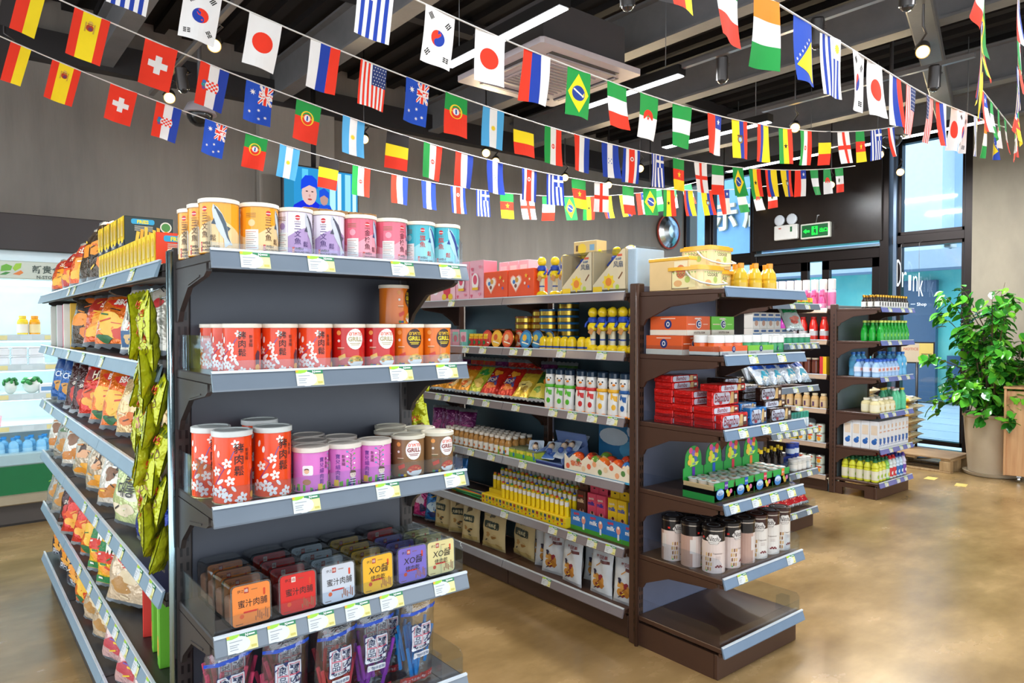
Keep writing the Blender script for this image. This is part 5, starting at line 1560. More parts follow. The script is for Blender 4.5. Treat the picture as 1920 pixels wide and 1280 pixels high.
def display():
    t = thing('display_case', '', 'box')
    W, D, Hh = .215, .2, .205
    G().box(-W / 2, W / 2, -D / 2, D / 2, 0, .02, 'C9B48E').box(-W / 2, W / 2, D / 2 - .004, D / 2, 0, Hh, 'B8A27E').box(-W / 2, -W / 2 + .003, -D / 2, D / 2, 0, Hh, 'C4AE88').box(W / 2 - .003, W / 2, -D / 2, D / 2, 0, Hh, 'C4AE88').obj('tray', t)
    ff = flat(0, -D / 2, 0)
    g = G().ink([(-W / 2, 0), (W / 2, 0), (W / 2, Hh), (W / 2 - .02, Hh), (-W / 2, .04)], 'DCCBA6', ff, .0)
    g.ink(rrect(-W / 2 + .005, .008, -W / 2 + .065, .035, .004), 'F2C824', ff, .001).ink(star(.0, .055, .042, 8, .7), 'F0CC2C', ff, .001).ink(circle(0, .055, .02), 'E8862A', ff, .0014)
    g.ink(circle(.055, .03, .012), 'B8C84A', ff, .001).ink([(.06, .07), (.085, .1), (.09, .095), (.065, .065)], '7A4A26', ff, .001).text('风扇', .06, .135, .03, '3A4A6A', ff, .0014, .01).text('泡泡糖', .062, .16, .012, '3A6A9A', ff, .0014, .01).ink(rect(.055, .172, .085, .182), 'D85A3A', ff, .001)
    g.obj('front_card', t)
    G().box(-W / 2, W / 2, -D / 2 + .004, -D / 2 + .006, .03, Hh, 'T:F6F8FA').box(-W / 2, W / 2, -D / 2, D / 2, Hh, Hh + .002, 'T:F0F2F2').obj('clear_window', t)
    return t
DISP = Maker(display, 'beige display cases of toys')
for i in range(2):
    x = 2.36 + i * .217
    put(DISP, BS, x, .115, z1, 'beige display case with a diagonal window, %s of two on the top toy shelf' % ('left', 'right')[i])
    for j in range(3):
        put(TOY, BS, x - .06 + j * .055, .11 + .03 * (j % 2), z1 + .021 - .02 * 0, 'yellow candy toy inside the %s display case, %s' % (('left', 'right')[i], nth(j, 3)), .3 * j, None, (R(-8), 0))
put(Maker(lambda: wrap()), BS, 2.715 + .02, .13, z1, 'clump of crinkled clear wrapping at the near end of the top toy shelf') if False else None
t = thing('plastic_wrapped_pack', 'clear plastic wrapped pack at the near end of the top toy shelf', 'pack', BS.p(2.70, .13, z1), BS.rz)
G().box(-.035, .035, -.1, .1, 0, .205, 'B9C9D6', .004).obj('pale_carton', t)
G().box(-.038, .04, -.106, .106, 0, .215, 'T:F4F8FA:.9', .012).obj('clear_wrap', t)
put(Maker(carton('candy_carton', 'carton', .15, .08, .07, 'D9B878', [(circle(-.02, .03, .028), 'EFC830'), (rect(.03, .02, .06, .05), '7AA4C0'), (rect(-.06, .02, -.045, .05), '6A4A2A')])), BS, 2.33, .14, z1 + .2075, 'small tan candy carton lying on top of the left display case', .1)

# second shelf: jars, round tins, toys
for i, (x, c, c2) in enumerate(((1.2, 'E8A8B4', 'F4DCE2'), (1.285, 'E49CAC', '8AC4B4'), (1.37, '6ABAAC', 'EAB4BE'))):
    put(Maker(carton('sweet_carton', 'carton', .078, .07, .105, c, [(rect(-.03, .03, .03, .09), c2), (circle(0, .05, .02), 'D86A80')]), 'small sweet cartons'), BS, x, .06, z2, 'small pastel carton on the second toy shelf, ' + nth(i, 3))
JAR = Maker(bottle('sweet_jar', 'jar', [(.02, 0), (.022, .005), (.022, .06), (.018, .065), (.018, .08)], 'E8B020:g', .065, (.01, .05, 'D0281E'), 10, 'EFC828', [(circle(0, .03, .012), '2A7A3A')]), 'small yellow capped jars')
for i in range(4):
    put(JAR, BS, 1.43 + i * .048, .05, z2, 'small red and yellow jar on the second toy shelf, ' + nth(i, 4))
def disc(c1, c2, c3):
    def f():
        t = thing('round_tin', '', 'tin')
        M = Matrix.Translation((0, 0, .052)) @ Matrix.Rotation(R(90), 4, 'X')
        G().lathe([(.05, -.016), (.052, -.014), (.052, .014), (.05, .016)], 'C8A04A:c', 20, M=M).obj('tin_body', t)
        ff = lambda x, y, d: (x, -.016 - d, .052 + y)
        g = G().ink(circle(0, 0, .05, n=20), c1, ff, .0006).ink(circle(0, 0, .04, n=18), c2, ff, .001).ink(circle(-.01, .008, .018), c3, ff, .0014).ink(circle(.014, -.012, .012), c1, ff, .0016).ink([(-.03, -.02), (.03, -.03), (.028, -.024), (-.028, -.012)], 'F4ECD8', ff, .0018)
        g.obj('lid_print', t)
        return t
    return f
for i, (x, y, a, b, c, nm) in enumerate(((1.585, .05, 'C8281E', 'E05030', 'F2D8B0', 'red'), (1.685, .045, 'F0A81E', 'F2C030', 'D85A20', 'yellow'), (1.785, .045, 'D03A1C', 'E8702A', 'F0C8A0', 'orange red'), (1.95, .04, '1E6AA8', '3A9AC8', 'F0B830', 'blue'), (2.03, .05, '1C5A90', '2E86B0', 'D8C050', 'darker blue'))):
    put(Maker(disc(a, b, c), 'round tins standing on edge'), BS, x, y, z2, 'round %s tin standing on edge on the second toy shelf' % nm, 0, None, (R(-8), 0))
    put(Maker(disc(a, c, b), 'round tins standing on edge'), BS, x + .04, y + .045, z2, 'round tin half hidden behind the %s one standing on edge' % nm, 0, None, (R(-8), 0))
def flat_tin(c):
    def f():
        t = thing('flat_tin', '', 'tin')
        G().lathe([(.056, 0), (.058, .002), (.058, .024), (.057, .026)], 'C8A848:c', 18).obj('tin_body', t)
        G().lathe([(.0585, .024), (.0592, .026), (.0592, .034), (.057, .036)], c, 18).obj('lid', t)
        return t
    return f
TB, TR = Maker(flat_tin('2A6AA0:g'), 'stacked flat tins'), Maker(flat_tin('8A4A20:g'), 'stacked flat tins')
for mk, x, y, n, nm in ((TR, 1.54, .19, 3, 'left gold stack'), (TR, 1.74, .2, 5, 'middle gold stack'), (TR, 1.84, .245, 6, 'rear gold stack'), (TB, 1.97, .19, 6, 'left blue stack'), (TB, 2.11, .2, 7, 'right blue stack')):
    for i in range(n):
        put(mk, BS, x + random.uniform(-.003, .003), y, z2 + i * .0365, 'flat round tin in the %s, second toy shelf, %s' % (nm, nth(i, n, 'lowest', 'topmost')))
POT = Maker(bottle('toy_pot', 'toy', [(.022, 0), (.026, .006), (.026, .02), (.027, .045), (.022, .06), (.012, .07), (.0001, .072)], 'F0CB20:g', .072, (.004, .022, '2A4AA0'), 12, None), 'small yellow candy pots')
for i in range(7):
    put(POT, BS, 2.08 + i * .053 + (.02 if i > 4 else 0), .05, z2, 'small yellow candy pot with a blue band, second toy shelf, ' + nth(i, 7))
for i in range(5):
    put(TOY, BS, 2.44 + i * .066, .05, z2, 'yellow and blue candy toy in the front row, second toy shelf, ' + nth(i, 5), random.uniform(-.4, .4))
    if i < 4:
        put(TOY, BS, 2.495 + i * .068, .12, z2, 'yellow and blue candy toy in the back row, second toy shelf, ' + nth(i, 4), random.uniform(-.4, .4))

# third shelf: bags lying back, penguin bottles
BK.update({'jelly': ('EBA02A:f', [(E(.5, .35, .34, .18), 'F4D490'), (E(.4, .3, .16, .08), 'E86A1E'), (E(.65, .42, .16, .08), 'F0B850'), (rect(.1, .75, .9, .92), 'C8301E')], None),
 'lime': ('B8C43A:f', [(E(.5, .35, .3, .14), 'EFC860'), (E(.5, .7, .3, .1), '2E8A3A')], None),
 'cocoa': ('C8281E:f', [(E(.5, .45, .36, .14), '1E3A8A'), (E(.5, .3, .3, .08), 'E8781E'), (E(.5, .72, .3, .08), 'EE9A28')], [('JOJO', .5, .46, .03, 'F4E8D0')]),
 'oat': ('D8B83A:f', [(E(.5, .4, .34, .16), 'E9D478'), (E(.55, .3, .16, .08), 'A8842A'), (rect(.08, .78, .92, .94), '8A2A1E')], None),
 'veg': ('3A6A2A:f', [(rect(.08, .1, .92, .5), 'D8C84A'), (E(.6, .62, .25, .09), 'E88A2A'), (E(.35, .32, .2, .08), '6A9A2A')], None),
 'plum': ('6A1E5A:f', [(E(.5, .4, .3, .14), 'A83A80'), (E(.4, .2, .2, .08), 'E88A9A')], None),
 'foilpink': ('C02A78:f', [(E(.4, .55, .25, .16), 'F0D8E4'), (E(.6, .3, .2, .1), '2A2A5A')], None),
 'foilblue': ('1A6AB0:f', [(E(.5, .5, .28, .16), 'CFE6F2'), (E(.5, .25, .25, .08), '1A2A6A')], None)})
DESC.update(jelly='orange and cream', lime='lime green and yellow', cocoa='red and blue', oat='golden oat', veg='green and gold', plum='purple', foilpink='pink foil', foilblue='blue foil')
mks = {}
def lay(kd, fr, x, y, z, w_, h_, t_, lean, label, rz=0, roll=0):
    mk = mks.setdefault((kd, w_, h_), Maker(bagmk(kd, w_, h_, t_, len(mks) + 40)))
    put(mk, fr, x, y, z + .004 + abs(math.sin(R(lean))) * t_ * .45, label, rz, 'snack bags on the toy shelves', (R(lean), roll))
for i, (kd, x) in enumerate((('jelly', 1.04), ('jelly', 1.19), ('jelly', 1.33), ('lime', 1.45), ('cocoa', 1.58), ('cocoa', 1.74), ('oat', 1.88), ('veg', 2.02))):
    lay(kd, BS, x, .045, z3, .15, .23, .045, -44, '%s bag lying back on the third toy shelf, %s' % (DESC[kd], nth(i, 8)), .15)
    lay(kd if i % 3 else 'plum', BS, x + .02, .24, z3, .14, .22, .04, -7, '%s bag leaning behind the front row, third toy shelf, %s' % (DESC[kd if i % 3 else 'plum'], nth(i, 8)), .2)
def penguin(c):
    def f():
        """penguin shaped drink bottle with a scarf"""
        t = thing('penguin_bottle', '', 'bottle')
        prof = [(.028, 0), (.034, .006), (.036, .04), (.034, .085), (.028, .115), (.026, .125), (.029, .14), (.030, .16), (.027, .18)]
        n = 16
        G().lathe(prof, 'EFEDE8:g', n).obj('body', t)
        f2 = cyl(.0365)
        def wrapf(x, y, d):
            for a, b in zip(prof, prof[1:]):
                if a[1] <= y <= b[1]:
                    r = a[0] + (b[0] - a[0]) * (y - a[1]) / (b[1] - a[1]) + d
                    return (r * math.sin(x), -r * math.cos(x), y)
            return ((prof[-1][0] + d) * math.sin(x), -(prof[-1][0] + d) * math.cos(x), y)
        g = G()
        for i in range(12):
            a0 = 1.25 + i * (2 * PI - 2.5) / 12
            a1 = a0 + (2 * PI - 2.5) / 12
            for y0, y1 in ((.02, .06), (.06, .1), (.1, .13), (.13, .155), (.155, .18)):
                g.add([wrapf(a0, y0, .0006), wrapf(a1, y0, .0006), wrapf(a1, y1, .0006), wrapf(a0, y1, .0006)], [(0, 1, 2, 3)], '1F2A38:g')
        for s in (-1, 1):
            g.ink([(s * 1.0, .03), (s * 1.25, .03), (s * 1.3, .1), (s * 1.05, .08)], '1F2A38:g', wrapf, .001, .2, s < 0)
        g.obj('dark_back', t)
        G().lathe([(.0275, .18), (.0285, .182), (.0285, .203), (.026, .206)], '24364A:g', n).obj('cap', t)
        g = G().lathe([(.031, .112), (.0325, .118), (.031, .128)], c, n, cap=False)
        g.ink([(-.5, .12), (-.1, .12), (-.2, .08), (-.45, .085)], c, wrapf, .0012, .12).ink([(.1, .075), (.5, .072), (.55, .098), (-.3, .1)], c, wrapf, .0012, .12)
        for q in range(3):
            g.ink(rect(-.25 + q * .16, .106, -.14 + q * .16, .112), 'F4F0EA', wrapf, .0024)
        g.obj('scarf', t)
        g = G()
        for s in (-.33, .33):
            g.ink([(s + .13 * math.cos(a), .16 + .0045 * math.sin(a)) for a in [2 * PI * k / 8 for k in range(8)]], '1A1A1E', wrapf, .0012)
        g.ball((0, -.031, .150), .008, 'F08A1E:g', 8, 6, sc_=(1, 1.1, .7))
        g.ink([(.3 * math.cos(a), .045 + .014 * math.sin(a)) for a in [2 * PI * k / 12 for k in range(12)]], c, wrapf, .0012, .12)
        for s in (-1, 1):
            g.ball((s * .016, -.03, .004), .012, 'F08A1E:g', 8, 4, sc_=(1, 1.2, .4))
        g.obj('face_and_feet', t)
        return t
    return f
cl = [('5AB82A', 'lime green'), ('D02A2A', 'red'), ('F0B428', 'yellow'), ('1E5AA0', 'blue')]
PG = [Maker(penguin(c), 'penguin bottles') for c, _ in cl]
for i, (x, k) in enumerate(((2.14, 0), (2.215, 0), (2.285, 0), (2.37, 1), (2.44, 1), (2.515, 2), (2.59, 2), (2.66, 3), (2.715, 3))):
    put(PG[k], BS, x, .045, z3, 'penguin bottle with a %s scarf in the front row, %s' % (cl[k][1], nth(i, 9)), random.uniform(.2, .65))
    put(PG[k], BS, x, .125, z3, 'penguin bottle behind the front row with a %s scarf, %s' % (cl[k][1], nth(i, 9)), .5)

# fourth shelf
for i in range(5):
    lay('plum', BS, .98 + i * .075, .1 + .02 * (i % 2), z4, .13, .2, .05, -14, 'purple snack bag near the canister end of the fourth toy shelf, ' + nth(i, 5), .5)
VIAL = Maker(bottle('candy_bottle', 'bottle', [(.018, 0), (.02, .004), (.02, .072), (.013, .086), (.013, .092), (.0145, .094), (.0145, .108)], 'B8874A:g', .092, (.012, .055, 'E9E4D8'), 10, 'E6E0D4', [(circle(0, .03, .008), 'C86A2A')]), 'small capped candy bottles')
for i in range(13):
    for j in range(4):
        put(VIAL, BS, 1.2 + i * .05, .03 + j * .052, z4, 'small candy bottle in row %s from the front, %s' % (['one', 'two', 'three', 'four'][j], nth(i, 13)))
def gum():
    t = thing('gum_box', '', 'box')
    G().box(-.04, .04, -.055, .055, 0, .05, 'B9C43A', .002).obj('carton', t)
    G().box(-.041, .041, -.0555, .0555, .05, .056, '6E7A5A', .002).obj('lid', t)
    ff = flat(0, -.055, 0)
    G().ink(rect(-.04, .0, .04, .03), '7FC62E', ff, .0006).ink([(-.03, .03), (-.015, .03), (-.015, .04), (0, .04), (0, .03), (.02, .03), (.03, .045), (-.03, .045)], 'EFE04A', ff, .001).ink(rect(.02, .01, .035, .03), '2A7AA8', ff, .001).obj('front_print', t)
    return t
GUM = Maker(gum, 'green and yellow gum boxes')
for i in range(5):
    put(GUM, BS, 1.66 + i * .086, .075 if i else .09, z4, 'green and yellow gum box in the front row, fourth toy shelf, ' + nth(i, 5))
    put(GUM, BS, 1.70 + i * .086, .2, z4, 'green and yellow gum box in the rear row, fourth toy shelf, ' + nth(i, 5)) if False else None
t = thing('toy_tray', 'pale blue tray of blister packed toys on the fourth toy shelf', 'tray', BS.p(2.14, .13, z4), BS.rz)
g = G()
M = Matrix.Rotation(R(16), 4, 'X')
for a in ((-.115, .115, -.1, .1, 0, .006), (-.115, .115, -.1, -.094, 0, .05), (-.115, .115, .094, .1, 0, .14), (-.115, -.11, -.1, .1, 0, .08), (.11, .115, -.1, .1, 0, .08)):
    g.box(*a, '7A92C8', M=M)
g.box(-.115, .115, -.1015, -.1, 0, .045, '3A4A90', M=M)
g.obj('tray', t)
def blister(c):
    def f():
        t = thing('blister_pack', '', 'toy pack')
        G().prism(rrect(-.042, 0, .042, .12, .008), 0, .0015, 'C6D6EA', 'y').ink(rrect(-.036, .006, .036, .05, .006), c, flat(0, 0, 0), .0008).ink(circle(0, .085, .024), 'E9EEF4', flat(0, 0, 0), .0012).obj('backing_card', t)
        G().ball((0, -.014, .075), .017, 'E8C8A8', 10, 6).ball((0, -.014, .045), .018, '4A6AB8', 10, 6, sc_=(1, .8, 1)).ball((0, -.012, .092), .013, '5A3A28', 8, 5).obj('toy', t)
        G().ball((0, -.008, .06), .036, 'T:F4F8FC', 12, 8, sc_=(1, .6, 1.3)).obj('clear_blister', t)
        return t
    return f
BL = [Maker(blister('4A7AC8'), 'blister packed toys'), Maker(blister('D8E4F2'), 'blister packed toys')]
for i, (x, y, lz, a) in enumerate(((2.08, .07, .02, .3), (2.15, .08, .035, -.1), (2.2, .1, .04, .2), (2.10, .15, .04, -.2), (2.18, .17, .06, .1))):
    put(BL[i % 2], BS, x, y, z4 + lz, 'blue blister packed toy in the pale blue tray, ' + nth(i, 5), a, None, (R(-48), 0))
put(BL[0], BS, 2.0, .05, z4, 'blue blister packed toy leaning outside the left of the pale blue tray', .6, None, (R(-30), 0))
t = thing('toy_display', 'white edged display tray with a blue cloud backboard on the fourth toy shelf', 'display', BS.p(2.51, .13, z4), BS.rz)
G().box(-.225, .225, -.12, .13, 0, .008, '3A86B8').box(-.225, .225, .124, .13, 0, .25, '2E7FB4').obj('tray', t)
ff = flat(0, -.12, .0)
pts = [(-.225, 0), (.225, 0), (.225, .07)] + [(.225 - .45 * i / 15, .078 + .014 * math.sin(i * 2.1)) for i in range(1, 15)] + [(-.225, .09)]
g = G().prism([(p[0], p[1]) for p in pts], -.124, -.121, 'EFE3CC', 'y')
ff = flat(0, -.1242, 0)
for i in range(12):
    g.ink(circle(-.2 + i * .037, .03 + .02 * (i % 3) * .8, .014, n=9), ('E86A4A', 'F0A878', '5A8A4A', 'E8C8A0')[i % 4], ff, .0006)
g.ink(rect(-.225, 0, .225, .01), '4AA0CC', ff, .0008).text('恰恰糖', -.14, .05, .026, 'D84A2E', ff, .0014, .02)
g.obj('front_edge', t)
ff = flat(0, .124, 0)
g = G().ink(circle(-.12, .16, .1, .045), 'E4EEF4', ff, .0008).ink(circle(.1, .2, .13, .06), 'D8E6F0', ff, .0008).ink(circle(.02, .1, .1, .05), '5AAED8', ff, .0006).ink(circle(.06, .2, .03), 'E8B890', ff, .0012).ink(circle(.06, .222, .03, .018), '8A4A28', ff, .0016).ink(circle(.13, .19, .028), 'ECC49C', ff, .0012).ink(circle(.13, .212, .03, .018), 'E8A838', ff, .0016)
g.obj('backboard_print', t)
def ball_toy(c, hair):
    def f():
        t = thing('ball_toy', '', 'toy')
        G().ball((0, 0, .034), .034, c + ':g', 14, 10).obj('shell', t)
        G().ball((0, -.014, .032), .0245, 'F2CDA8:g', 12, 8).ball((-.008, -.037, .034), .003, '2A1A14', 6, 4).ball((.008, -.037, .034), .003, '2A1A14', 6, 4).obj('face', t)
        G().ball((0, .004, .05), .027, hair + ':g', 12, 6, sc_=(1.05, 1, .7)).obj('hair', t)
        return t
    return f
cs = [('E8622A', 'D84A1E'), ('D84A2E', '7A3A22'), ('3A7AC0', '4A2A1E'), ('6A9A3A', 'A86A3A'), ('E8702A', 'E8A83A'), ('2A74B8', '3A6AA8')]
BT = [Maker(ball_toy(*c), 'round headed candy toys') for c in cs]
for i, (x, y, k) in enumerate(((2.33, .06, 0), (2.4, .09, 1), (2.46, .06, 3), (2.53, .09, 1), (2.52, .045, 4), (2.6, .06, 0), (2.67, .055, 2), (2.69, .12, 5), (2.44, .15, 3), (2.58, .15, 1), (2.64, .17, 0))):
    put(BT[k], BS, x, y, z4 + .009 + (.022 if y > .08 else .018), 'round headed candy toy in the white edged display tray, ' + nth(i, 11), random.uniform(-.5, .5))

# fifth shelf: blister toys, pencils, glue sticks, straws
for i in range(4):
    lay('foilblue', BS, .93 + i * .085, .13, z5, .1, .2, .04, -6, 'blue foil packet standing on the fifth toy shelf, ' + nth(i, 4), .4)
for i in range(12):
    c = ('2E8A4A', 'E8B020', 'D85A28', '2A7AB0', '8AB83A', 'C8C8C0')[i % 6]
    o = G().tube([(-.17, 0, 0), (.16, 0, 0)], .0055, c, 6).tube([(.16, 0, 0), (.18, 0, 0)], [.0055, .001], 'D8B080', 6).obj('pencil', None, BS.p(1.36 + .02 * (i % 3), .05 + .014 * (i % 6), z5 + .0065 + .011 * (i // 6)), BS.rz + random.uniform(-.12, .12))
    tag(o, '%s pencil lying on the fifth toy shelf left of the glue sticks, %s' % (['green', 'yellow', 'orange', 'blue', 'lime', 'grey'][i % 6], ['lower layer', 'upper layer'][i // 6]), 'pencil', 'loose pencils')
t = thing('glue_stand', 'yellow tiered counter stand holding glue sticks on the fifth toy shelf', 'stand', BS.p(1.92, .12, z5), BS.rz)
g = G()
for k in range(4):
    g.box(-.36, .36, -.1 + k * .055, -.045 + k * .055, 0, .055 + k * .022, 'F2D21C', .002)
g.obj('tiered_box', t)
ff = flat(0, -.1, 0)
g = G()
for i in range(22):
    g.ink(circle(-.34 + i * .032, .014 + .006 * (i % 2), .006, n=7), ('D83A2A', '2A5AC0', '2A9A4A', 'F08A1E')[i % 4], ff, .0006).ink(rect(-.352 + i * .032, .03, -.332 + i * .032, .046), ('A8401E', '7A8A2A', '3A4A6A')[i % 3], ff, .0006)
g.ink(rect(-.36, .024, .36, .028), 'E0B010', ff, .0006)
g.obj('front_print', t)
G().box(-.36, .36, .12, .124, 0, .17, 'EFC71A', .001).obj('backboard', t)
GL = [Maker(bottle('glue_stick', 'glue stick', [(.012, 0), (.0125, .003), (.0125, .06), (.011, .062), (.011, .085), (.006, .092)], 'F4D41E:g', .062, (.008, .05, 'F0C818'), 8, 'F0EDE6', [(circle(0, .03, .005, n=6), c)]), 'glue sticks') for c in ('D83A2A', '2A5AC0', '2A9A4A')]
TIP = [Maker(bottle('glue_stick', 'glue stick', [(.012, 0), (.0125, .003), (.0125, .05), (.011, .052), (.0115, .075), (.007, .084), (.006, .092)], 'F4D41E:g', .084, (.052, .075, 'F0EDE6'), 8, c), 'glue sticks') for c in ('D83A2A', '2A5AC0', '2A9A4A', 'F08A1E')]
for k in range(4):
    for i in range(19):
        if k == 0 and i < 4:
            continue
        put(TIP[(i * 5 + k * 3) % 4], BS, 1.585 + i * .0375, .047 + k * .055, z5 + .0555 + k * .022, '%s tipped glue stick in row %s from the front, %s' % (['red', 'blue', 'green', 'orange'][(i * 5 + k * 3) % 4], ['one', 'two', 'three', 'four'][k], nth(i - (4 if k == 0 else 0), 19 - (4 if k == 0 else 0))))
g = G().prism([(0, 0), (.3, .04), (.32, .2), (.05, .16)], 0, .004, '7AB8D8', 'y')
ff = flat(0, -.0002, 0)
for i, c in enumerate(('E8584A', 'F0A030', 'F2DC40', '5AB85A', '3A8AC8')):
    g.ink(circle(.16, .02, .13 - i * .02, n=18, a0=0, a1=PI), c if i % 2 else 'D8EAF4', ff, .0005 + .0004 * i)
tag(g.obj('rainbow_card', None, BS.p(1.8, .275, z5), BS.rz), 'pale blue card with a rainbow behind the glue sticks', 'card')
def straw_box(col, c2):
    def f():
        t = thing('straw_carton', '', 'carton')
        G().box(-.029, .029, -.022, .022, 0, .165, col, .0015).prism([(-.029, .165), (.029, .165), (.029, .2), (.02, .205), (-.02, .205), (-.029, .2)], -.001, .001, col, 'y').obj('carton', t)
        ff = flat(0, -.022, 0)
        g = G().text('quick', 0, .138, .016, 'D83A2A' if col[0] != 'E' and col[0] != 'D' else 'F6E8D8', ff, .001, .03, wmax=.05).text('milk', 0, .115, .02, c2, ff, .001, .04).ink(circle(.006, .055, .018, .022), 'E8A890', ff, .0008).ink(circle(.006, .07, .008), '5A2A20', ff, .0012).ink(circle(0, .058, .004), 'F4F4F4', ff, .0014).ink(rect(-.02, .01, .02, .022), 'F0E6D0', ff, .0008)
        g.ink(circle(0, .188, .007, .004), '1A1A1A', flat(0, -.001, 0), .0006)
        g.obj('front_print', t)
        return t
    return f
SB = {k: Maker(straw_box(a, b), 'milk straw cartons') for k, (a, b) in dict(brown=('5A3020', 'E8C8A0'), pink=('DE4A64', '2A3A9A'), yellow=('EFC41E', '1E4AA8'), blue=('1E3A8A', 'F0E6D8')).items()}
for i, (x, k) in enumerate(((2.325, 'brown'), (2.4, 'pink'), (2.462, 'pink'), (2.54, 'yellow'), (2.602, 'yellow'), (2.672, 'blue'), (2.722, 'blue'))):
    put(SB[k], BS, x, .105, z5 + .03, '%s milk straw carton in the front row, %s' % (k, nth(i, 7)))
    put(SB[k], BS, x, .16, z5 + .03, '%s milk straw carton behind the front row, %s' % (k, nth(i, 7)))
def mtray():
    t = thing('straw_tray', '', 'tray')
    G().box(-.058, .058, -.005, .11, 0, .028, '1E5AA8').box(-.058, .058, -.008, -.004, 0, .1, '2A7AC8', .001).obj('tray', t)
    ff = flat(0, -.008, 0)
    G().ink(rect(-.058, 0, .058, .022), '4AA03A', ff, .0005).text('quick', -.014, .083, .018, 'D83030', ff, .001, .04, wmax=.06).text('milk', -.012, .06, .022, 'F2F4F8', ff, .001, .04).ink(circle(.036, .06, .014, .02), 'E89A88', ff, .001).ink(circle(.036, .072, .007), 'F4F0EA', ff, .0014).ink(rect(.03, .012, .042, .04), 'EDEDF0', ff, .001).obj('front_print', t)
    return t
MT = Maker(mtray, 'blue trays of milk straws')
for i in range(4):
    put(MT, BS, 2.34 + i * .117, .06, z5, 'blue tray of milk straw cartons on the fifth toy shelf, ' + nth(i, 4))

# bottom shelf: pouches
lay('foilpink', BS, .78, .1, z6, .18, .22, .08, -10, 'pink foil bag at the far end of the bottom toy shelf', .3)
lay('foilblue', BS, .93, .1, z6, .18, .21, .08, -10, 'blue foil bag beside the pink one on the bottom toy shelf', .3)
def pouch(w, h, col, parts, txt, seed):
    return bag_thing('stand_up_pouch', 'pouch', w, h, .055, col, parts, col, txt, seed, 0, False)
cp = ('D6C08C', [(rrect(.15, .5, .85, .68, .06), '2A3A34'), (E(.5, .82, .12, .07), '6A5A3A'), (E(.35, .35, .1, .05), 'B98A4A'), (E(.6, .3, .1, .04), 'A87838'), (rect(.05, .05, .95, .14), 'C2A868')], [('大森良品', .5, .59, .02, 'E8DCB0')])
CP = Maker(pouch(.15, .235, cp[0], cp[1], cp[2], 3), 'cream pouches on the bottom toy shelf')
CP2 = Maker(pouch(.21, .24, cp[0], cp[1], cp[2], 4), 'cream pouches on the bottom toy shelf')
for i, (mk, x, y, rz) in enumerate(((CP, 1.04, .09, .15), (CP, 1.2, .11, .5), (CP, 1.38, .07, .2), (CP2, 1.6, .08, .05), (CP2, 1.83, .12, -.1))):
    put(mk, BS, x, y, z6, 'cream standing pouch with a dark label, bottom toy shelf, ' + nth(i, 5), rz, None, (R(-4), 0))
wp = ('D8DCE0', [(E(.5, .3, .26, .13), 'C88A3A'), (E(.38, .38, .13, .07), 'D8A050'), (E(.62, .24, .14, .07), 'B97A2E'), (E(.45, .2, .1, .05), '7A2A2A'), (E(.62, .4, .09, .05), '8A2A34'), (E(.35, .48, .09, .05), '2A2A4A'), (rect(.55, .68, .95, .74), '6A3A38')], [('每日坚果', .62, .8, .018, '9A4A4A')])
WP = Maker(pouch(.155, .24, wp[0], wp[1], wp[2], 6), 'white nut pouches on the bottom toy shelf')
for i, (x, y, rz) in enumerate(((1.94, .16, .5), (2.03, .12, .4), (2.13, .07, .15), (2.3, .045, -.1), (2.36, .16, .2), (2.5, .05, -.05), (2.55, .17, .1), (2.66, .05, .05))):
    put(WP, BS, x, y, z6, 'white nut pouch with a nut picture, bottom toy shelf, ' + nth(i, 8), rz, None, (R(-4), 0))
# ---------------------------------------------------------------- middle end shelving
def tub():
    t = thing('cream_tub', '', 'tub')
    G().prism(rrect(-.085, -.085, .085, .085, .02), .0, .085, 'F0D69A:g', smooth=True).obj('tub_body', t)
    G().prism(rrect(-.092, -.092, .092, .092, .022), .085, .1, 'F2B838:g', smooth=True).prism(rrect(-.08, -.08, .08, .08, .02), .1, .106, 'F2B838:g', smooth=True).obj('lid', t)
    G().tube([(-.095, -.02, .078), (-.098, -.05, .05), (-.094, -.094, .03), (0, -.097, .022), (.094, -.094, .03), (.098, -.05, .05), (.095, -.02, .078)], .004, 'EFEDE6', 6).obj('handle', t)
    for nm, ff in (('front_label', flat(0, -.085, 0)), ('side_label', flat(-.085, 0, 0, '-x'))):
        g = G().ink(rect(-.06, .012, .06, .078), 'F4E4A8', ff, .0008).ink(circle(-.03, .03, .022, .014), 'E8B070', ff, .0012).ink(circle(.02, .045, .014), 'B8C860', ff, .0012).text('COOKIE', .0, .066, .014, '6A5A3A', ff, .0016, .01)
        for i in range(8):
            g.ink([(-.056 + i * .016, .078), (-.048 + i * .016, .078), (-.052 + i * .016, .07)], '8ABF5A', ff, .0012)
        g.obj(nm, t)
    return t
TUB = Maker(tub, 'cream tubs with yellow lids')
put(TUB, BE, .12, .22, z1, 'square cream tub with a yellow lid at the left of the middle end shelf')
put(TUB, BE, .115, .375, z1, 'square cream tub at the back left corner of the middle end shelf', .0) if False else None
put(TUB, BE, .335, .32, z1, 'lower square cream tub of the stack of two')
put(TUB, BE, .335, .32, z1 + .107, 'upper square cream tub stacked on another, yellow lid level with the toys')
t = thing('wafer_carton', 'large plain beige carton lying at the left edge of the middle end shelf', 'carton', BE.p(.06, .3, z1))
G().box(-.025, .025, -.11, .11, 0, .14, 'E6C48A', .004).obj('carton', t)
G().ink(rect(.03, .01, .1, .125), 'F0E2BC', flat(-.025, 0, 0, '-x'), .0006).ink(circle(.065, .08, .025, .03), 'D87A4A', flat(-.025, 0, 0, '-x'), .001).obj('side_label', t)
G().box(-.028, .028, -.113, .113, .13, .146, 'F0B838', .003).obj('lid', t)
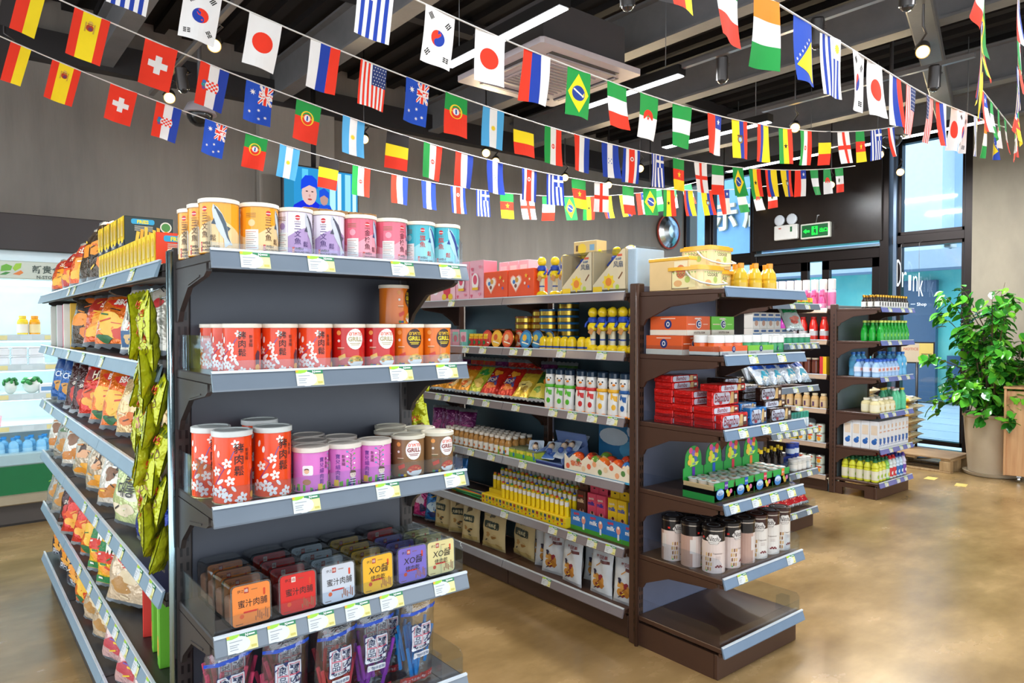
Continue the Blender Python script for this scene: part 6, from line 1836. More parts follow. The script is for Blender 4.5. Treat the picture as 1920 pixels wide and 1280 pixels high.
OIL = Maker(bottle('drink_bottle', 'bottle', [(.026, 0), (.031, .006), (.031, .045), (.029, .055), (.031, .065), (.026, .09), (.015, .108), (.013, .112), (.013, .132), (.012, .134)], 'E8BE38:g', .112, (.0, .014, '26349A'), 14, 'EF9A1E:g'), 'yellow bottles with orange caps')
for i, (x, y) in enumerate(((.40, .18), (.47, .15), (.54, .12), (.45, .24), (.53, .2), (.59, .17))):
    put(OIL, BE, x, y, z1, 'small yellow bottle with an orange cap on the middle end shelf, ' + (['front left', 'front middle', 'front right', 'rear left', 'rear middle', 'rear right'][i]))

def gumbox(c, c2, w=.165, d=.2, h=.083):
    pr = [(rect(-w / 2, 0, w / 2, h * .28), 'EADFCB'), (circle(0, h * .58, .019), 'F2EDE6'), (circle(0, h * .58, .016), '1E3070'), (rect(-.03, h * .84, .01, h * .9), 'F2D8C8'), (rect(-w / 2 + .005, h * .55, -.028, h * .6), 'F2C8B0'), (rect(.028, h * .55, w / 2 - .02, h * .6), c2)]
    return carton('gum_carton', 'carton', w, d, h, c, pr, [('α', 0, h * .58, .018, 'F4F2EE'), ('XYLITOL', -.005, h * .87, .008, 'F4E8DC'), ('XYLITOL GUM', 0, h * .14, .009, '8A6A5A')], None, [(rect(-d / 2, 0, d / 2, h * .28), 'EADFCB'), (circle(0, h * .58, .02), '1E3070'), (circle(0, h * .58, .009, .011), 'F4F2EE'), (circle(0, h * .58, .005, .007), '1E3070'), (rect(-.04, h * .85, .04, h * .9), 'F0C8B0')])
GO, GG = Maker(gumbox('DE5A22', 'F0B090'), 'gum cartons'), Maker(gumbox('6ABE3A', 'B8E08A', .17), 'gum cartons')
put(GO, BE, .105, .315, z2, 'orange gum carton at the back left of the second middle shelf, underneath')
put(GO, BE, .115, .30, z2 + .0845, 'orange gum carton stacked on another at the left of the second middle shelf')
put(GO, BE, .29, .30, z2, 'orange gum carton under the green one, mostly hidden by tubs')
put(GG, BE, .295, .30, z2 + .0845, 'green gum carton stacked beside the orange one on the second middle shelf')
GT = {k: Maker(bottle('gum_tub', 'tub', [(.031, 0), (.033, .004), (.033, .05), (.034, .052), (.034, .078), (.031, .082)], c, .05, (.008, .045, c2), 14, 'F0EEEA:g', [(circle(0, .024, .012), '1E3070'), (circle(0, .024, .005), 'F0F0F0')]), 'gum tubs with white lids') for k, c, c2 in (('orange', 'E4581E:g', 'EA6A2A:g'), ('green', '1E8A4A:g', '2E9A56:g'))}
for k, x0 in (('orange', .095), ('green', .30)):
    t = thing('gum_tray', '%s printed tray under the gum tubs on the second middle shelf' % k, 'tray', BE.p(x0 + .035, .11, z2))
    w_ = .2
    g = G().box(-w_ / 2, w_ / 2, -.075, .075, 0, .004, 'E2D6C2').box(-w_ / 2, w_ / 2, -.075, -.072, 0, .042, 'E4DED2').box(-w_ / 2, -w_ / 2 + .003, -.075, .075, 0, .04, 'E4DED2')
    g.obj('tray', t)
    c = {'orange': 'E4602A', 'green': '7AC23A'}[k]
    ff = flat(0, -.075, 0)
    G().ink(rect(-w_ / 2, .02, w_ / 2, .042), c, ff, .0006).ink(circle(0, .028, .013), '1E3070', ff, .001).text('XYLITOL', -.06, .01, .008, '7A6A9A', ff, .001).text('α', 0, .029, .012, 'F2F2F2', ff, .0014).obj('front_print', t)
    sf = flat(-w_ / 2, 0, 0, '-x')
    G().ink(rect(-.075, .018, .075, .04), c, sf, .0006).obj('side_print', t)
    for i in range(3):
        for j in range(2):
            put(GT[k], BE, x0 + .035 - .066 + i * .066, .075 + j * .07, z2 + .0045, '%s gum tub with a white lid, %s row, %s' % (k, ('front', 'back')[j], nth(i, 3)))
for i in range(4):
    put(GT['green'], BE, .45 + i * .049 if i < 3 else .55, .09 if i < 3 else .17, z2, 'dark green gum tub with a white lid outside the trays, ' + nth(i, 4), .4 * i) if i < 3 else None

# wafer packs
def wafer(c, tex, w=.185, d=.1, h=.03, foil=True):
    def f():
        t = thing('wafer_pack', '', 'pack')
        G().box(-w / 2, w / 2, -d / 2, d / 2, 0, h, c + ':f', .003).obj('wrapper', t)
        g = G()
        for s in (-1, 1):
            g.add([(s * w / 2, -d * .4, h * .5), (s * w / 2, d * .4, h * .5), (s * (w / 2 + .012), d * .36, h * .55), (s * (w / 2 + .012), -d * .36, h * .45)], [(0, 1, 2, 3)], c + ':f')
        g.obj('end_seals', t)
        ff = flat(0, -d / 2, 0)
        q = G()
        q.ink(rrect(-w * .46, h * .1, w * .16, h * .9, h * .25), 'C9CEDA', ff, .0006).text('Bambu', -w * .15, h * .56, h * .62, '5A3A4A' if c[0] != 'C' else '8A2A3A', ff, .001, .015, wmax=w * .56, shear=.2)
        q.ink([(w * .14, h * .1), (w * .3, h * .1), (w * .3, h * .9), (w * .2, h * .9)], 'D8B070', ff, .0008).ink(rect(w * .31, h * .15, w * .45, h * .8), '5A3020', ff, .0008).ink(rect(w * .33, h * .4, w * .43, h * .7), 'E8DCC8', ff, .001)
        if h > .04:
            q.ink(circle(-w * .2, h * .22, .011, .007), 'B8283A', ff, .0012).text('chocolate', -w * .2, h * .36, h * .12, '6A4A4A', ff, .0012)
        q.obj('front_print', t)
        tp = flat(0, 0, h, '+z')
        G().ink(rect(-w * .46, -d * .46, -w * .1, d * .4), 'C9CEDA' if c[0] != 'C' else 'D8483A', tp, .0006).obj('top_print', t)
        return t
    return f
RW, RB = Maker(wafer('CE1E1A', 1), 'red wafer packs'), Maker(wafer('CE1E1A', 1, .19, .03, .062), 'red wafer packs')
BW, BB2 = Maker(wafer('3A2218', 1, .17), 'brown wafer packs'), Maker(wafer('3A2218', 1, .175, .03, .06), 'brown wafer packs')
UW, UB = Maker(wafer('2A7AC0', 1, .12, .08), 'blue wafer packs'), Maker(wafer('2A7AC0', 1, .125, .04, .075), 'blue wafer packs')
ST = ['first', 'second', 'third', 'fourth', 'fifth', 'sixth', 'seventh']
for mk, x, col, nm in ((RW, .125, ((.115, 3), (.22, 5), (.325, 7)), 'red'), (BW, .50, ((.115, 3), (.22, 5), (.325, 6)), 'brown')):
    for k, (y, n) in enumerate(col):
        for i in range(n):
            put(mk, BE, x + random.uniform(-.006, .006), y, z3 + i * .0303, '%s wafer pack in the %s pile on the third middle shelf, %s from the bottom' % (nm, ('front', 'middle', 'rear')[k], ST[i]), random.uniform(-.03, .03))
put(RB, BE, .14, .048, z3, 'large red wafer pack standing at the very front of the third middle shelf')
put(RB, BE, .15, .10, z3 + .0915, 'large red wafer pack standing on the front red pile')
put(RW, BE, .15, .10, z3 + .154, 'red wafer pack lying on top of the standing large one')
put(BB2, BE, .505, .05, z3, 'large brown wafer pack standing at the front of the third middle shelf')
put(BB2, BE, .49, .09, z3 + .0915, 'large brown wafer pack standing on the front brown pile')
put(UB, BE, .315, .05, z3, 'large pale blue wafer pack standing between the red and brown ones')
for k, (y, n) in enumerate(((.12, 3), (.21, 3))):
    for i in range(n):
        put(UW, BE, .315, y, z3 + i * .0303, 'blue wafer pack in the %s blue pile, %s from the bottom' % (('front', 'rear')[k], ST[i]))

# jelly cup displays
def jelly(c2):
    def f():
        t = thing('jelly_display', '', 'display')
        w, d, h = .14, .16, .078
        g = G().box(-w / 2, w / 2, -d / 2, d / 2, 0, .05, '2A9A3E', .001).box(-w / 2, w / 2, -d / 2, -d / 2 + .003, 0, h, '2FA244').box(-w / 2, -w / 2 + .003, -d / 2, d / 2, .0, h - .01, 'CDAE7E').box(w / 2 - .003, w / 2, -d / 2, d / 2, 0, h - .01, '2A9A3E').box(-w / 2 - .0005, -w / 2, -d / 2, d / 2, 0, .028, '2A9A3E')
        g.obj('tray', t)
        ff = flat(0, -d / 2, 0)
        G().ink(circle(-.03, .03, .028, .024), '4A8AC8', ff, .0006).ink(circle(-.03, .036, .024, .012), 'DCE8F0', ff, .001).ink(circle(.03, .024, .012), 'F0B83A', ff, .0008).ink(circle(.045, .034, .01), 'E87AA0', ff, .001).ink(circle(.02, .036, .009), 'C8E04A', ff, .001).ink(rect(.0, .045, .024, .078), c2, ff, .0012).text('果肉', .012, .062, .01, 'F4F0F4', ff, .0016).text('JELLY', -.03, .03, .012, '2A4A9A', ff, .0014, .02).obj('front_print', t)
        p = [(-w / 2, 0), (w / 2, 0), (w / 2, .115), (.058, .12)] + [(.056 * math.cos(a), .155 + .055 * math.sin(a)) for a in [PI * i / 10 for i in range(11)]] + [(-.058, .12), (-w / 2, .115)]
        g = G().prism(p, d / 2 - .003, d / 2, '2A9A3E', 'y')
        fb = flat(0, d / 2 - .003, 0)
        for i, (x, y, c) in enumerate(((-.02, .19, 'E8508A'), (.0, .178, '8A6AC0'), (.02, .17, 'F0B83A'), (-.022, .162, 'E8D02A'), (.012, .15, '4A6AB0'), (-.008, .145, 'D8E84A'), (.022, .19, 'D83A3A'), (-.03, .14, 'F2C04A'))):
            g.ink(circle(x, y, .014, n=9), c, fb, .0006 + .0002 * i)
        g.ink([(-.03, .12), (.02, .125), (.035, .14), (-.02, .138)], 'C8E84A', fb, .0026).text('jelly', .0, .131, .014, '2A6AC0', fb, .003, .02).ink(rect(-.01, .08, .01, .118), c2, fb, .001)
        g.obj('header_card', t)
        return t
    return f
def cup():
    t = thing('jelly_cup', '', 'cup')
    G().lathe([(.021, 0), (.024, .028)], 'D9C9B8:g', 12).obj('cup', t)
    G().lathe([(.027, .028), (.027, .030)], 'C9D2D6:g', 12).ink(circle(0, 0, .022, n=12), 'D8E4E2', flat(0, 0, .030, '+z'), .0004).ink(circle(.004, .004, .011, n=9), 'D88A7A', flat(0, 0, .030, '+z'), .0008).ink(circle(-.008, -.004, .007, n=8), '3A8A6A', flat(0, 0, .030, '+z'), .0012).obj('foil_lid', t)
    return t
CUP = Maker(cup, 'jelly cups in the green displays')
for i, (x, c, nm) in enumerate(((.10, '5A2A9A', 'violet'), (.248, '2A5AC0', 'blue'), (.396, 'D82A4A', 'red'), (.543, 'F07A2A', 'orange'))):
    put(Maker(jelly(c), 'green jelly displays'), BE, x, .135, z4, 'green jelly display with a %s tab, %s on the fourth middle shelf' % (nm, nth(i, 4)))
    for a in range(2):
        for b in range(3):
            put(CUP, BE, x - .032 + a * .064, .085 + b * .05, z4 + .0505, 'jelly cup in the display with the %s tab, %s row, %s' % (nm, ('front', 'middle', 'back')[b], ('left', 'right')[a]))

# round biscuit tins
def tin(top, body):
    def pr(g, r, h):
        f = cyl(r); L = .008
        for i in range(24):
            x0, x1 = -PI * r + 2 * PI * r * i / 24, -PI * r + 2 * PI * r * (i + 1) / 24
            g.ink([(x0, .002), (x1, .002), (x1, .135), (x0, .135)], body if 5 < i < 19 else 'BE9A8A:g', f, .0002)
        o = [(.03 * math.cos(a) * (1 + .1 * math.cos(6 * a)), .145 + .022 * math.sin(a) * (1 + .1 * math.cos(6 * a))) for a in [2 * PI * i / 24 for i in range(24)]]
        g.ink(o, '6A5A50', f, .0004, L).ink([(x * .94, .145 + (y - .145) * .92) for x, y in o], 'EDE6DE', f, .0008, L)
        g.text('Nitchi', 0, .147, .02, '3A2420', f, .0012, .01, L=L, shear=.3, wmax=.05).ink(rect(-.02, .130, .02, .132), '8A7A70', f, .0012, L)
        for i in range(4):
            for j in range(3):
                x, y = -.036 + j * .010 + (i % 2) * .003, .012 + i * .02
                g.ink([(x, y), (x + .006, y + .002), (x + .006, y + .016), (x, y + .014)], ('D8B478', '8A5A30', 'C89A5A')[(i + j) % 3], f, .0006, L)
        g.text('Cappuccino', .018, .085, .008, '5A3A34', f, .0008, L=L)
        for i in range(5):
            g.ink(circle(.01 + i * .006, .03 + (i % 2) * .005, .005, .0035, 7), '7A2A2A', f, .0006 + .0001 * i, L)
        for i in range(3):
            g.ink(rect(.008, .062 + i * .005, .03, .0635 + i * .005), 'B09A90', f, .0006, L)
        g.ink(rect(-.052, .145, -.042, .153), 'D8281E', f, .0006, L).ink(circle(-.03, .012, .003), '2AB04A', f, .0006)
        g.ink(rect(-.085, .06, -.06, .12), 'DDD2CA', f, .0005, L)
    def f():
        t = thing('biscuit_tin', '', 'tin')
        r, h = .047, .196
        G().lathe([(r - .002, 0), (r, .002), (r, .178)], top, 24).lathe([(r + .001, .0), (r + .001, .003)], 'C9C4BE:c', 24, cap=False).obj('body', t)
        g = G()
        pr(g, r, h)
        g.obj('printed_label', t)
        g = G().lathe([(r, .176), (r + .002, .178), (r + .002, .182)], 'C8C0B8:c', 24, cap=False).lathe([(r + .0015, .182), (r + .0015, .194), (r - .002, h), (r * .75, h + .0005), (r * .7, h - .002), (.0001, h - .002)], top, 24, cap=False)
        g.ink(circle(0, 0, r * .6, n=20), '8A9298:g', flat(0, 0, h - .002, '+z'), .0006).ink(circle(0, 0, r * .5, n=20), top, flat(0, 0, h - .002, '+z'), .001)
        g.obj('lid', t)
        return t
    return f
TK, TN = Maker(tin('1E1A1A:g', 'E0CCC2:g'), 'round biscuit tins'), Maker(tin('3E1E18:g', 'E6DED4:g'), 'round biscuit tins')
for mk, x, y, rz, nm in ((TK, .074, .305, -.2, 'black lidded tin at the back left corner of the tin group'), (TK, .076, .2, .7, 'black lidded tin in the middle of the left side'), (TK, .083, .095, -0.95, 'black lidded tin at the front left, its oval name facing out'), (TK, .19, .09, -0.08, 'black lidded tin second from the left in front'), (TK, .292, .085, 1.5, 'black lidded tin third from the left in front, its plain side out'), (TN, .392, .085, -0.8, 'brown lidded tin third from the right in front'), (TN, .49, .085, -1.03, 'brown lidded tin second from the right in front'), (TN, .582, .085, -0.5, 'brown lidded tin at the right end of the front row'), (TK, .18, .2, .3, 'black lidded tin in the second row, left'), (TK, .285, .185, .3, 'black lidded tin in the second row, middle'), (TK, .385, .19, .3, 'black lidded tin in the second row, right'), (TK, .18, .31, .3, 'black lidded tin in the back row, left'), (TK, .285, .3, .3, 'black lidded tin in the back row, right')):
    put(mk, BE, x, y, z5, nm, rz)

# ---------------------------------------------------------------- end shelving behind it
YT = Maker(carton('snack_tray', 'tray', .1, .12, .05, 'E9E2C8', [(rect(-.05, .02, .05, .05), 'F2C82A'), (rect(-.05, 0, .05, .02), '4AA04A'), (circle(0, .03, .014), 'F07A2A')]), 'yellow and green trays')
for i in range(5):
    put(YT, CE, .1 + i * .108, .08, z1, 'yellow and green snack tray on the top shelf behind, ' + nth(i, 5))
WB = Maker(carton('milk_carton', 'carton', .085, .07, .11, 'DAD6CE', [(rect(-.0425, .05, .0425, .075), '4A7AB0'), (circle(0, .035, .02), 'B8907A'), (rect(-.03, .085, .03, .1), '3A5A8A')]), 'white and blue cartons')
GJ = Maker(bottle('capped_tub', 'tub', [(.033, 0), (.035, .004), (.035, .045), (.036, .047), (.036, .07), (.033, .073)], '1E8A5A:g', .047, (.008, .04, '2A9A6A'), 12, 'E9EAE8'), 'green tubs with white lids')
for i in range(7):
    put(GJ, CE, .06 + i * .082, .06, z2, 'green tub with a white lid on the second shelf behind, ' + nth(i, 7))
for i in range(6):
    put(WB, CE, .06 + i * .09, .18, z2 + .0, 'lower white and blue carton on the second shelf behind, ' + nth(i, 6))
    put(WB, CE, .06 + i * .09, .18, z2 + .111, 'upper white and blue carton stacked on the second shelf behind, ' + nth(i, 6)) if i < 4 else None
BK.update({'milk': ('D4DEE8:f', [(rect(.06, .62, .94, .94), '2450A8'), (E(.5, .35, .3, .14), '3AA0B8'), (E(.5, .25, .2, .08), 'EFE8D8')], None), 'redbag': ('C8222A:f', [(E(.5, .5, .3, .16), 'F0E4E0'), (rect(.1, .8, .9, .92), '2A3A8A'), (E(.5, .3, .26, .08), 'E86A5A')], None), 'pale': ('D8E6E0:f', [(rect(.06, .7, .94, .94), '2A9A5A'), (E(.5, .4, .3, .14), 'E88A7A'), (E(.4, .3, .18, .08), 'D85A4A')], None), 'amber': ('A8861E:f', [(E(.5, .5, .3, .2), 'C8A83A')], None), 'ricebag': ('E4C890:f', [(rect(.05, .4, .95, .62), 'D8DCE4'), (E(.5, .5, .22, .1), 'D8722A'), (rect(.05, .88, .95, .97), 'F0B020'), (rect(.05, .03, .95, .12), 'F0B020')], None)})
DESC.update(milk='blue and white', redbag='red and white', pale='pale green topped', amber='amber')
lay('pale', CE, .5, .1, z2 + .074, .17, .2, .06, -30, 'pale green topped bag leaning on the second shelf behind', -.3)
for i in range(7):
    lay('milk', CE, .06 + i * .085, .06 + .03 * (i % 2), z3, .15, .2, .06, -42, 'blue and white bag, front row, third shelf behind, ' + nth(i, 7), random.uniform(-.2, .2))
    lay('milk', CE, .08 + i * .08, .18, z3 + .03, .14, .17, .06, -22, 'blue and white bag, rear row, third shelf behind, ' + nth(i, 7), random.uniform(-.2, .2))
lay('amber', CE, .16, .22, z3, .16, .21, .06, -8, 'amber bag at the back left of the third shelf behind', .2)
TC = Maker(bottle('capped_tube', 'tube', [(.014, 0), (.016, .004), (.016, .07), (.015, .072), (.015, .115)], 'E4ECEC:g', .072, (.015, .05, 'F0F4F0'), 10, '2A9A82'), 'tubes with green caps')
for i in range(14):
    put(TC, CE, .05 + i * .041, .06, z4, 'white tube with a green cap on the fourth shelf behind, ' + nth(i, 14))
SC = Maker(bottle('sauce_bottle', 'bottle', [(.017, 0), (.019, .004), (.019, .06), (.009, .085), (.009, .098), (.011, .1), (.011, .125)], '241C1A:g', .1, (.012, .05, '2E2420'), 10, 'F0CE1E'), 'sauce bottles with yellow caps')
for i in range(8):
    put(SC, CE, .04 + i * .042, .09 + .05 * (i % 2), z5 + .06, 'dark sauce bottle with a yellow cap on the fifth shelf behind, ' + nth(i, 8))
t = thing('display_riser', 'clear riser under the dark sauce bottles', 'riser', CE.p(.2, .13, z5))
G().box(-.2, .2, -.09, .1, .054, .0585, 'T:E8F0F4').box(-.2, -.196, -.09, .1, 0, .056, 'T:E8F0F4').box(.196, .2, -.09, .1, 0, .056, 'T:E8F0F4').obj('riser_plate', t)
WJ, UJ = [Maker(bottle('cream_jar', 'jar', [(.029, 0), (.032, .005), (.032, .055), (.028, .062), (.031, .064), (.031, .085)], c, .064, (.012, .048, c3), 12, c2), 'jars on the fifth shelf behind') for c, c2, c3 in (('DCD6CA:g', 'D4D2CC', 'EDE6DA'), ('2A4AA8:g', '1E3A9A', 'DDE6F4'))]
for i in range(4):
    put(WJ, CE, .40 + i * .062 - .0, .06, z5, 'white lidded jar in the front row, fifth shelf behind, ' + nth(i, 4))
    put(UJ, CE, .42 + i * .06, .16, z5 + .0, 'blue lidded jar in the middle row, fifth shelf behind, ' + nth(i, 4))
    put(UJ, CE, .42 + i * .06, .16, z5 + .0865, 'blue lidded jar stacked in the middle row, fifth shelf behind, ' + nth(i, 4)) if i > 1 else None
    put(WJ, CE, .40 + i * .06, .25, z5, 'white lidded jar in the rear row, fifth shelf behind, ' + nth(i, 4))
for i in range(5):
    lay('redbag', CE, .10 + i * .11, .05, z6, .14, .2, .06, -48, 'red and white bag lying on the bottom shelf behind, ' + nth(i, 5), -.1)
for i in range(4):
    lay('nutty', CE, .1 + i * .1, .2, z6, .14, .2, .06, -20, 'tan snack bag behind the red ones, bottom shelf, ' + nth(i, 4), -.1)

# ---------------------------------------------------------------- drinks by the window
GC = Maker(bottle('tonic_bottle', 'bottle', [(.02, 0), (.0215, .004), (.0215, .06), (.011, .082), (.011, .092), (.0125, .093), (.0125, .11), (.011, .112)], '2A211E:g', .093, (.012, .055, 'E6E2DA'), 10, 'C8983A:c', [(rect(-.008, .02, .008, .05), '2A2A2A')]), 'small dark bottles with gold caps')
for j in range(3):
    for i in range(12):
        put(GC, DE, .05 + i * .05, .045 + j * .055, z1, 'small dark bottle with a gold cap, row %s from the front, %s' % (['one', 'two', 'three'][j], nth(i, 12)))
WD = [Maker(bottle('drink_can', 'can', [(.027, 0), (.03, .006), (.03, .14), (.025, .148), (.025, .15)], c, .15, (.02, .1, c2), 12, None), 'slim white cans') for c, c2 in (('E2DED8:g', 'C8B8C8:g'),)]
GN = Maker(bottle('green_bottle', 'bottle', [(.027, 0), (.03, .005), (.03, .075), (.026, .1), (.013, .135), (.012, .155), (.014, .157), (.014, .172), (.012, .175)], '14A02A:g', .157, (.025, .07, '2AA83A:g'), 12, 'D8E86A', [(circle(0, .05, .012, .014), '8ADE4A')]), 'green drink bottles')
for j in range(3):
    for i in range(8):
        put(GN, DE, .13 + i * .068 - .0, .05 + j * .068, z2, 'green drink bottle in row %s from the front, %s, second drinks shelf' % (['one', 'two', 'three'][j], nth(i, 8)))
BW2 = Maker(bottle('water_bottle', 'bottle', [(.03, 0), (.033, .006), (.031, .03), (.033, .045), (.033, .085), (.028, .105), (.013, .122), (.013, .128), (.016, .13), (.016, .148)], 'A6C8EC:g', .13, (.045, .085, 'D8DCEA'), 12, '2A62C8', [(rect(-.02, .055, .02, .075), 'D88A7A')]), 'small water bottles with blue caps')
TW = Maker(bottle('water_bottle', 'bottle', [(.032, 0), (.035, .006), (.033, .06), (.035, .075), (.035, .13), (.03, .155), (.014, .175), (.014, .182), (.017, .184), (.017, .205)], '6DBBE6:g', .184, (.075, .13, '5AB4E0'), 12, '2A7AD0', [(circle(0, .1, .014), 'E4F0F8')]), 'tall water bottles with blue caps')
for j in range(3):
    for i in range(6):
        put(BW2, DE, .05 + i * .072, .05 + j * .075, z3, 'small clear water bottle, row %s from the front, %s, third drinks shelf' % (['one', 'two', 'three'][j], nth(i, 6)))
    for i in range(2):
        put(TW, DE, .50 + i * .078, .06 + j * .08, z3, 'tall pale blue water bottle, row %s from the front, %s' % (['one', 'two', 'three'][j], ('left', 'right')[i]))
for i in range(3):
    put(TW, DE, .15 + i * .09, .29, z3, 'tall pale blue water bottle behind the small ones, ' + nth(i, 3))
CJ = Maker(bottle('cream_bottle', 'bottle', [(.038, 0), (.042, .005), (.042, .075), (.038, .09), (.022, .1), (.02, .102), (.023, .104), (.023, .122)], 'E6D8A4:g', .104, (.015, .07, 'EFE6C4'), 14, 'E8E4D0', [(circle(.004, .04, .014), 'D8B45A')]), 'cream coloured bottles')
for i, (x, y) in enumerate(((.06, .06), (.15, .06), (.245, .06), (.34, .06), (.1, .15), (.2, .15), (.3, .15))):
    put(CJ, DE, x, y, z4, 'squat cream bottle on the fourth drinks shelf, ' + (nth(i, 4) + ' in front' if i < 4 else nth(i - 4, 3) + ' behind'))
G2 = [Maker(bottle('soda_bottle', 'bottle', [(.031, 0), (.034, .006), (.034, .11), (.028, .135), (.014, .16), (.014, .168), (.017, .17), (.017, .188)], '62CB98:g', .17, (.05, .1, '5ACB9A'), 12, c), 'pale green soda bottles') for c in ('F0C82A', 'EDEDE6', 'F0A0B0')]
for i, (x, y, k) in enumerate(((.42, .06, 1), (.5, .07, 1), (.58, .06, 0), (.4, .15, 0), (.47, .16, 0), (.54, .16, 1), (.6, .15, 2))):
    put(G2[k], DE, x, y, z4, 'pale green soda bottle on the fourth drinks shelf, ' + (nth(i, 3) + ' in front' if i < 3 else nth(i - 3, 4) + ' behind'))
MC = Maker(carton('milk_carton', 'carton', .07, .072, .235, 'E4E6E8', [(rect(-.03, .03, .03, .034), '3A6AB0'), (circle(0, .06, .02, .022), '2A62B0'), (circle(.01, .08, .012), '3A7AC0'), (circle(-.012, .085, .01), '2A5AA0'), (rect(-.02, .14, .02, .15), 'D8A88A'), (rect(-.01, .17, .012, .2), 'E2C0A0')], (), None, [(circle(0, .06, .022, .022), '2A62B0'), (circle(.012, .082, .012), '3A7AC0'), (rect(-.025, .12, .025, .2), 'E4D2BA')]), 'tall white milk cartons')
for j in range(4):
    for i in range(8):
        put(MC, DE, .06 + i * .0735, .05 + j * .0745, z5, 'tall white milk carton, row %s from the front, %s, fifth drinks shelf' % (['one', 'two', 'three', 'four'][j], nth(i, 8)))
JU = [(Maker(bottle('juice_bottle', 'bottle', [(.026, 0), (.03, .006), (.03, .1), (.026, .115), (.03, .125), (.024, .145), (.016, .16), (.016, .165), (.018, .167), (.018, .182), (.011, .185), (.011, .198)], a, .167, (.02, .095, b), 10, c, [(circle(0, .05, .016), d)]), 'juice bottles'), nm) for a, b, c, d, nm in (('D8D83A:g', 'E8E4CA:g', '1E6A3A', 'A8C83A', 'yellow green'), ('8ACB5A:g', 'DCE8D0:g', '1E6A4A', 'E8D84A', 'pale green'), ('D8E0DC:g', 'D8323A:g', 'D8282E', 'F0E8E8', 'red'), ('C8DCEC:g', '2A6AB8:g', '1E3A8A', 'E8F0F8', 'blue'), ('D8D0E8:g', '7A4AA8:g', '5A3A9A', 'F0E8F4', 'purple'))]
for j in range(5):
    for i in range(9):
        k = (0 if j > 0 else 0) if i < 2 else 0 if i == 2 else 1 if i < 4 else 2 if i < 6 else 3 if i < 7 else 3 if i == 7 else 4
        put(JU[k][0], DE, .05 + i * .067, .05 + j * .063, z6, '%s juice bottle, row %s from the front, %s, bottom drinks shelf' % (JU[k][1], ['one', 'two', 'three', 'four', 'five'][j], nth(i, 9)))

# left side of the drinks gondola
PB1 = Maker(bottle('pink_bottle', 'bottle', [(.03, 0), (.034, .006), (.034, .055), (.026, .085), (.016, .11), (.018, .125), (.018, .165), (.012, .175)], 'DE4A84:g', .125, (.012, .05, 'EE8AB0:g'), 12, 'E86A9A', [(circle(0, .03, .016), 'F2D0DC')]), 'pink drink bottles')
WT = Maker(bottle('capped_bottle', 'bottle', [(.03, 0), (.034, .006), (.034, .16), (.03, .175), (.0305, .178), (.0305, .265), (.027, .27)], 'E2D0D6:g', .178, (.03, .15, 'DE7AA8:g'), 12, 'E6DCD6'), 'tall bottles with pale caps')
for i in range(7):
    put(PB1, DS, 2.16 + i * .077, .05, z1, 'pink drink bottle in the front row on the top drinks shelf, ' + nth(i, 7))
for i in range(9):
    put(WT, DS, 2.02 + i * .08, .15, z1, 'tall bottle with a pale cap behind the pink ones, ' + nth(i, 9))
RC = {k: Maker(bottle('flavoured_bottle', 'bottle', [(.033, 0), (.037, .006), (.037, .12), (.035, .14), (.024, .18), (.02, .19), (.022, .192), (.022, .21)], c, .192, (.004, .085, 'C8C4C4:g'), 12, c2, [(rect(-.02, .085, .02, .1), 'F0ECE8')]), 'flavoured drink bottles') for k, c, c2 in (('orange', 'E0781E:g', 'D85A1E'), ('purple', 'B02A9A:g', 'A02A8A'), ('rose', 'E0304A:g', 'D8283A'), ('red', 'DE2A1E:g', 'C8201A'))}
for i, k in enumerate(('orange', 'orange', 'purple', 'rose', 'red', 'red', 'red')):
    put(RC[k], DS, 2.05 + i * .098, .06, z2, '%s flavoured drink bottle on the second drinks shelf, %s' % (k, nth(i, 7)))
CN = [Maker(bottle('drink_can', 'can', [(.027, 0), (.031, .006), (.031, .122), (.026, .13), (.027, .132), (.027, .145)], c, .132, (.02, .11, c2), 12, c3), 'lidded drink cans') for c, c2, c3 in (('D83A4A:g', 'E86A70:g', 'C8A8A0'), ('5A2A20:g', '6E3A2A:g', 'C8B8A0'))]
for i in range(9):
    put(CN[i > 4], DS, 2.0 + i * .07, .06, z3, '%s lidded drink can on the third drinks shelf, %s' % (['red', 'brown'][i > 4], nth(i, 9)))
put(Maker(carton('cereal_carton', 'carton', .06, .06, .16, 'F0C020', [(rect(-.03, .0, 0, .16), 'D83A3A')])), DS, 2.645, .06, z3, 'yellow and red carton at the near end of the third drinks shelf')
LT = Maker(bottle('latte_bottle', 'bottle', [(.03, 0), (.034, .006), (.034, .085), (.028, .105), (.02, .112), (.022, .114), (.022, .132)], 'D8B076:g', .114, (.015, .075, 'DDBE90:g'), 12, 'E6D2AC', [(rect(-.008, .02, .008, .06), '5A3A5A')]), 'beige latte bottles')
for i in range(9):
    put(LT, DS, 2.0 + i * .08, .06, z4, 'beige latte bottle on the fourth drinks shelf, ' + nth(i, 9))
YC = [Maker(bottle('fruit_can', 'can', [(.033, 0), (.036, .004), (.036, .078), (.033, .082)], c, .082, (.008, .074, c2), 12, None, [(circle(0, .035, .018), 'F0A020'), (rect(-.025, .055, .025, .068), 'D84A2A')]), 'small fruit cans') for c, c2 in (('C8C8BC:k', 'D8E2D0:g'), ('C8C8BC:k', 'E8D040:g'), ('C8C8BC:k', 'D8402A:g'))]
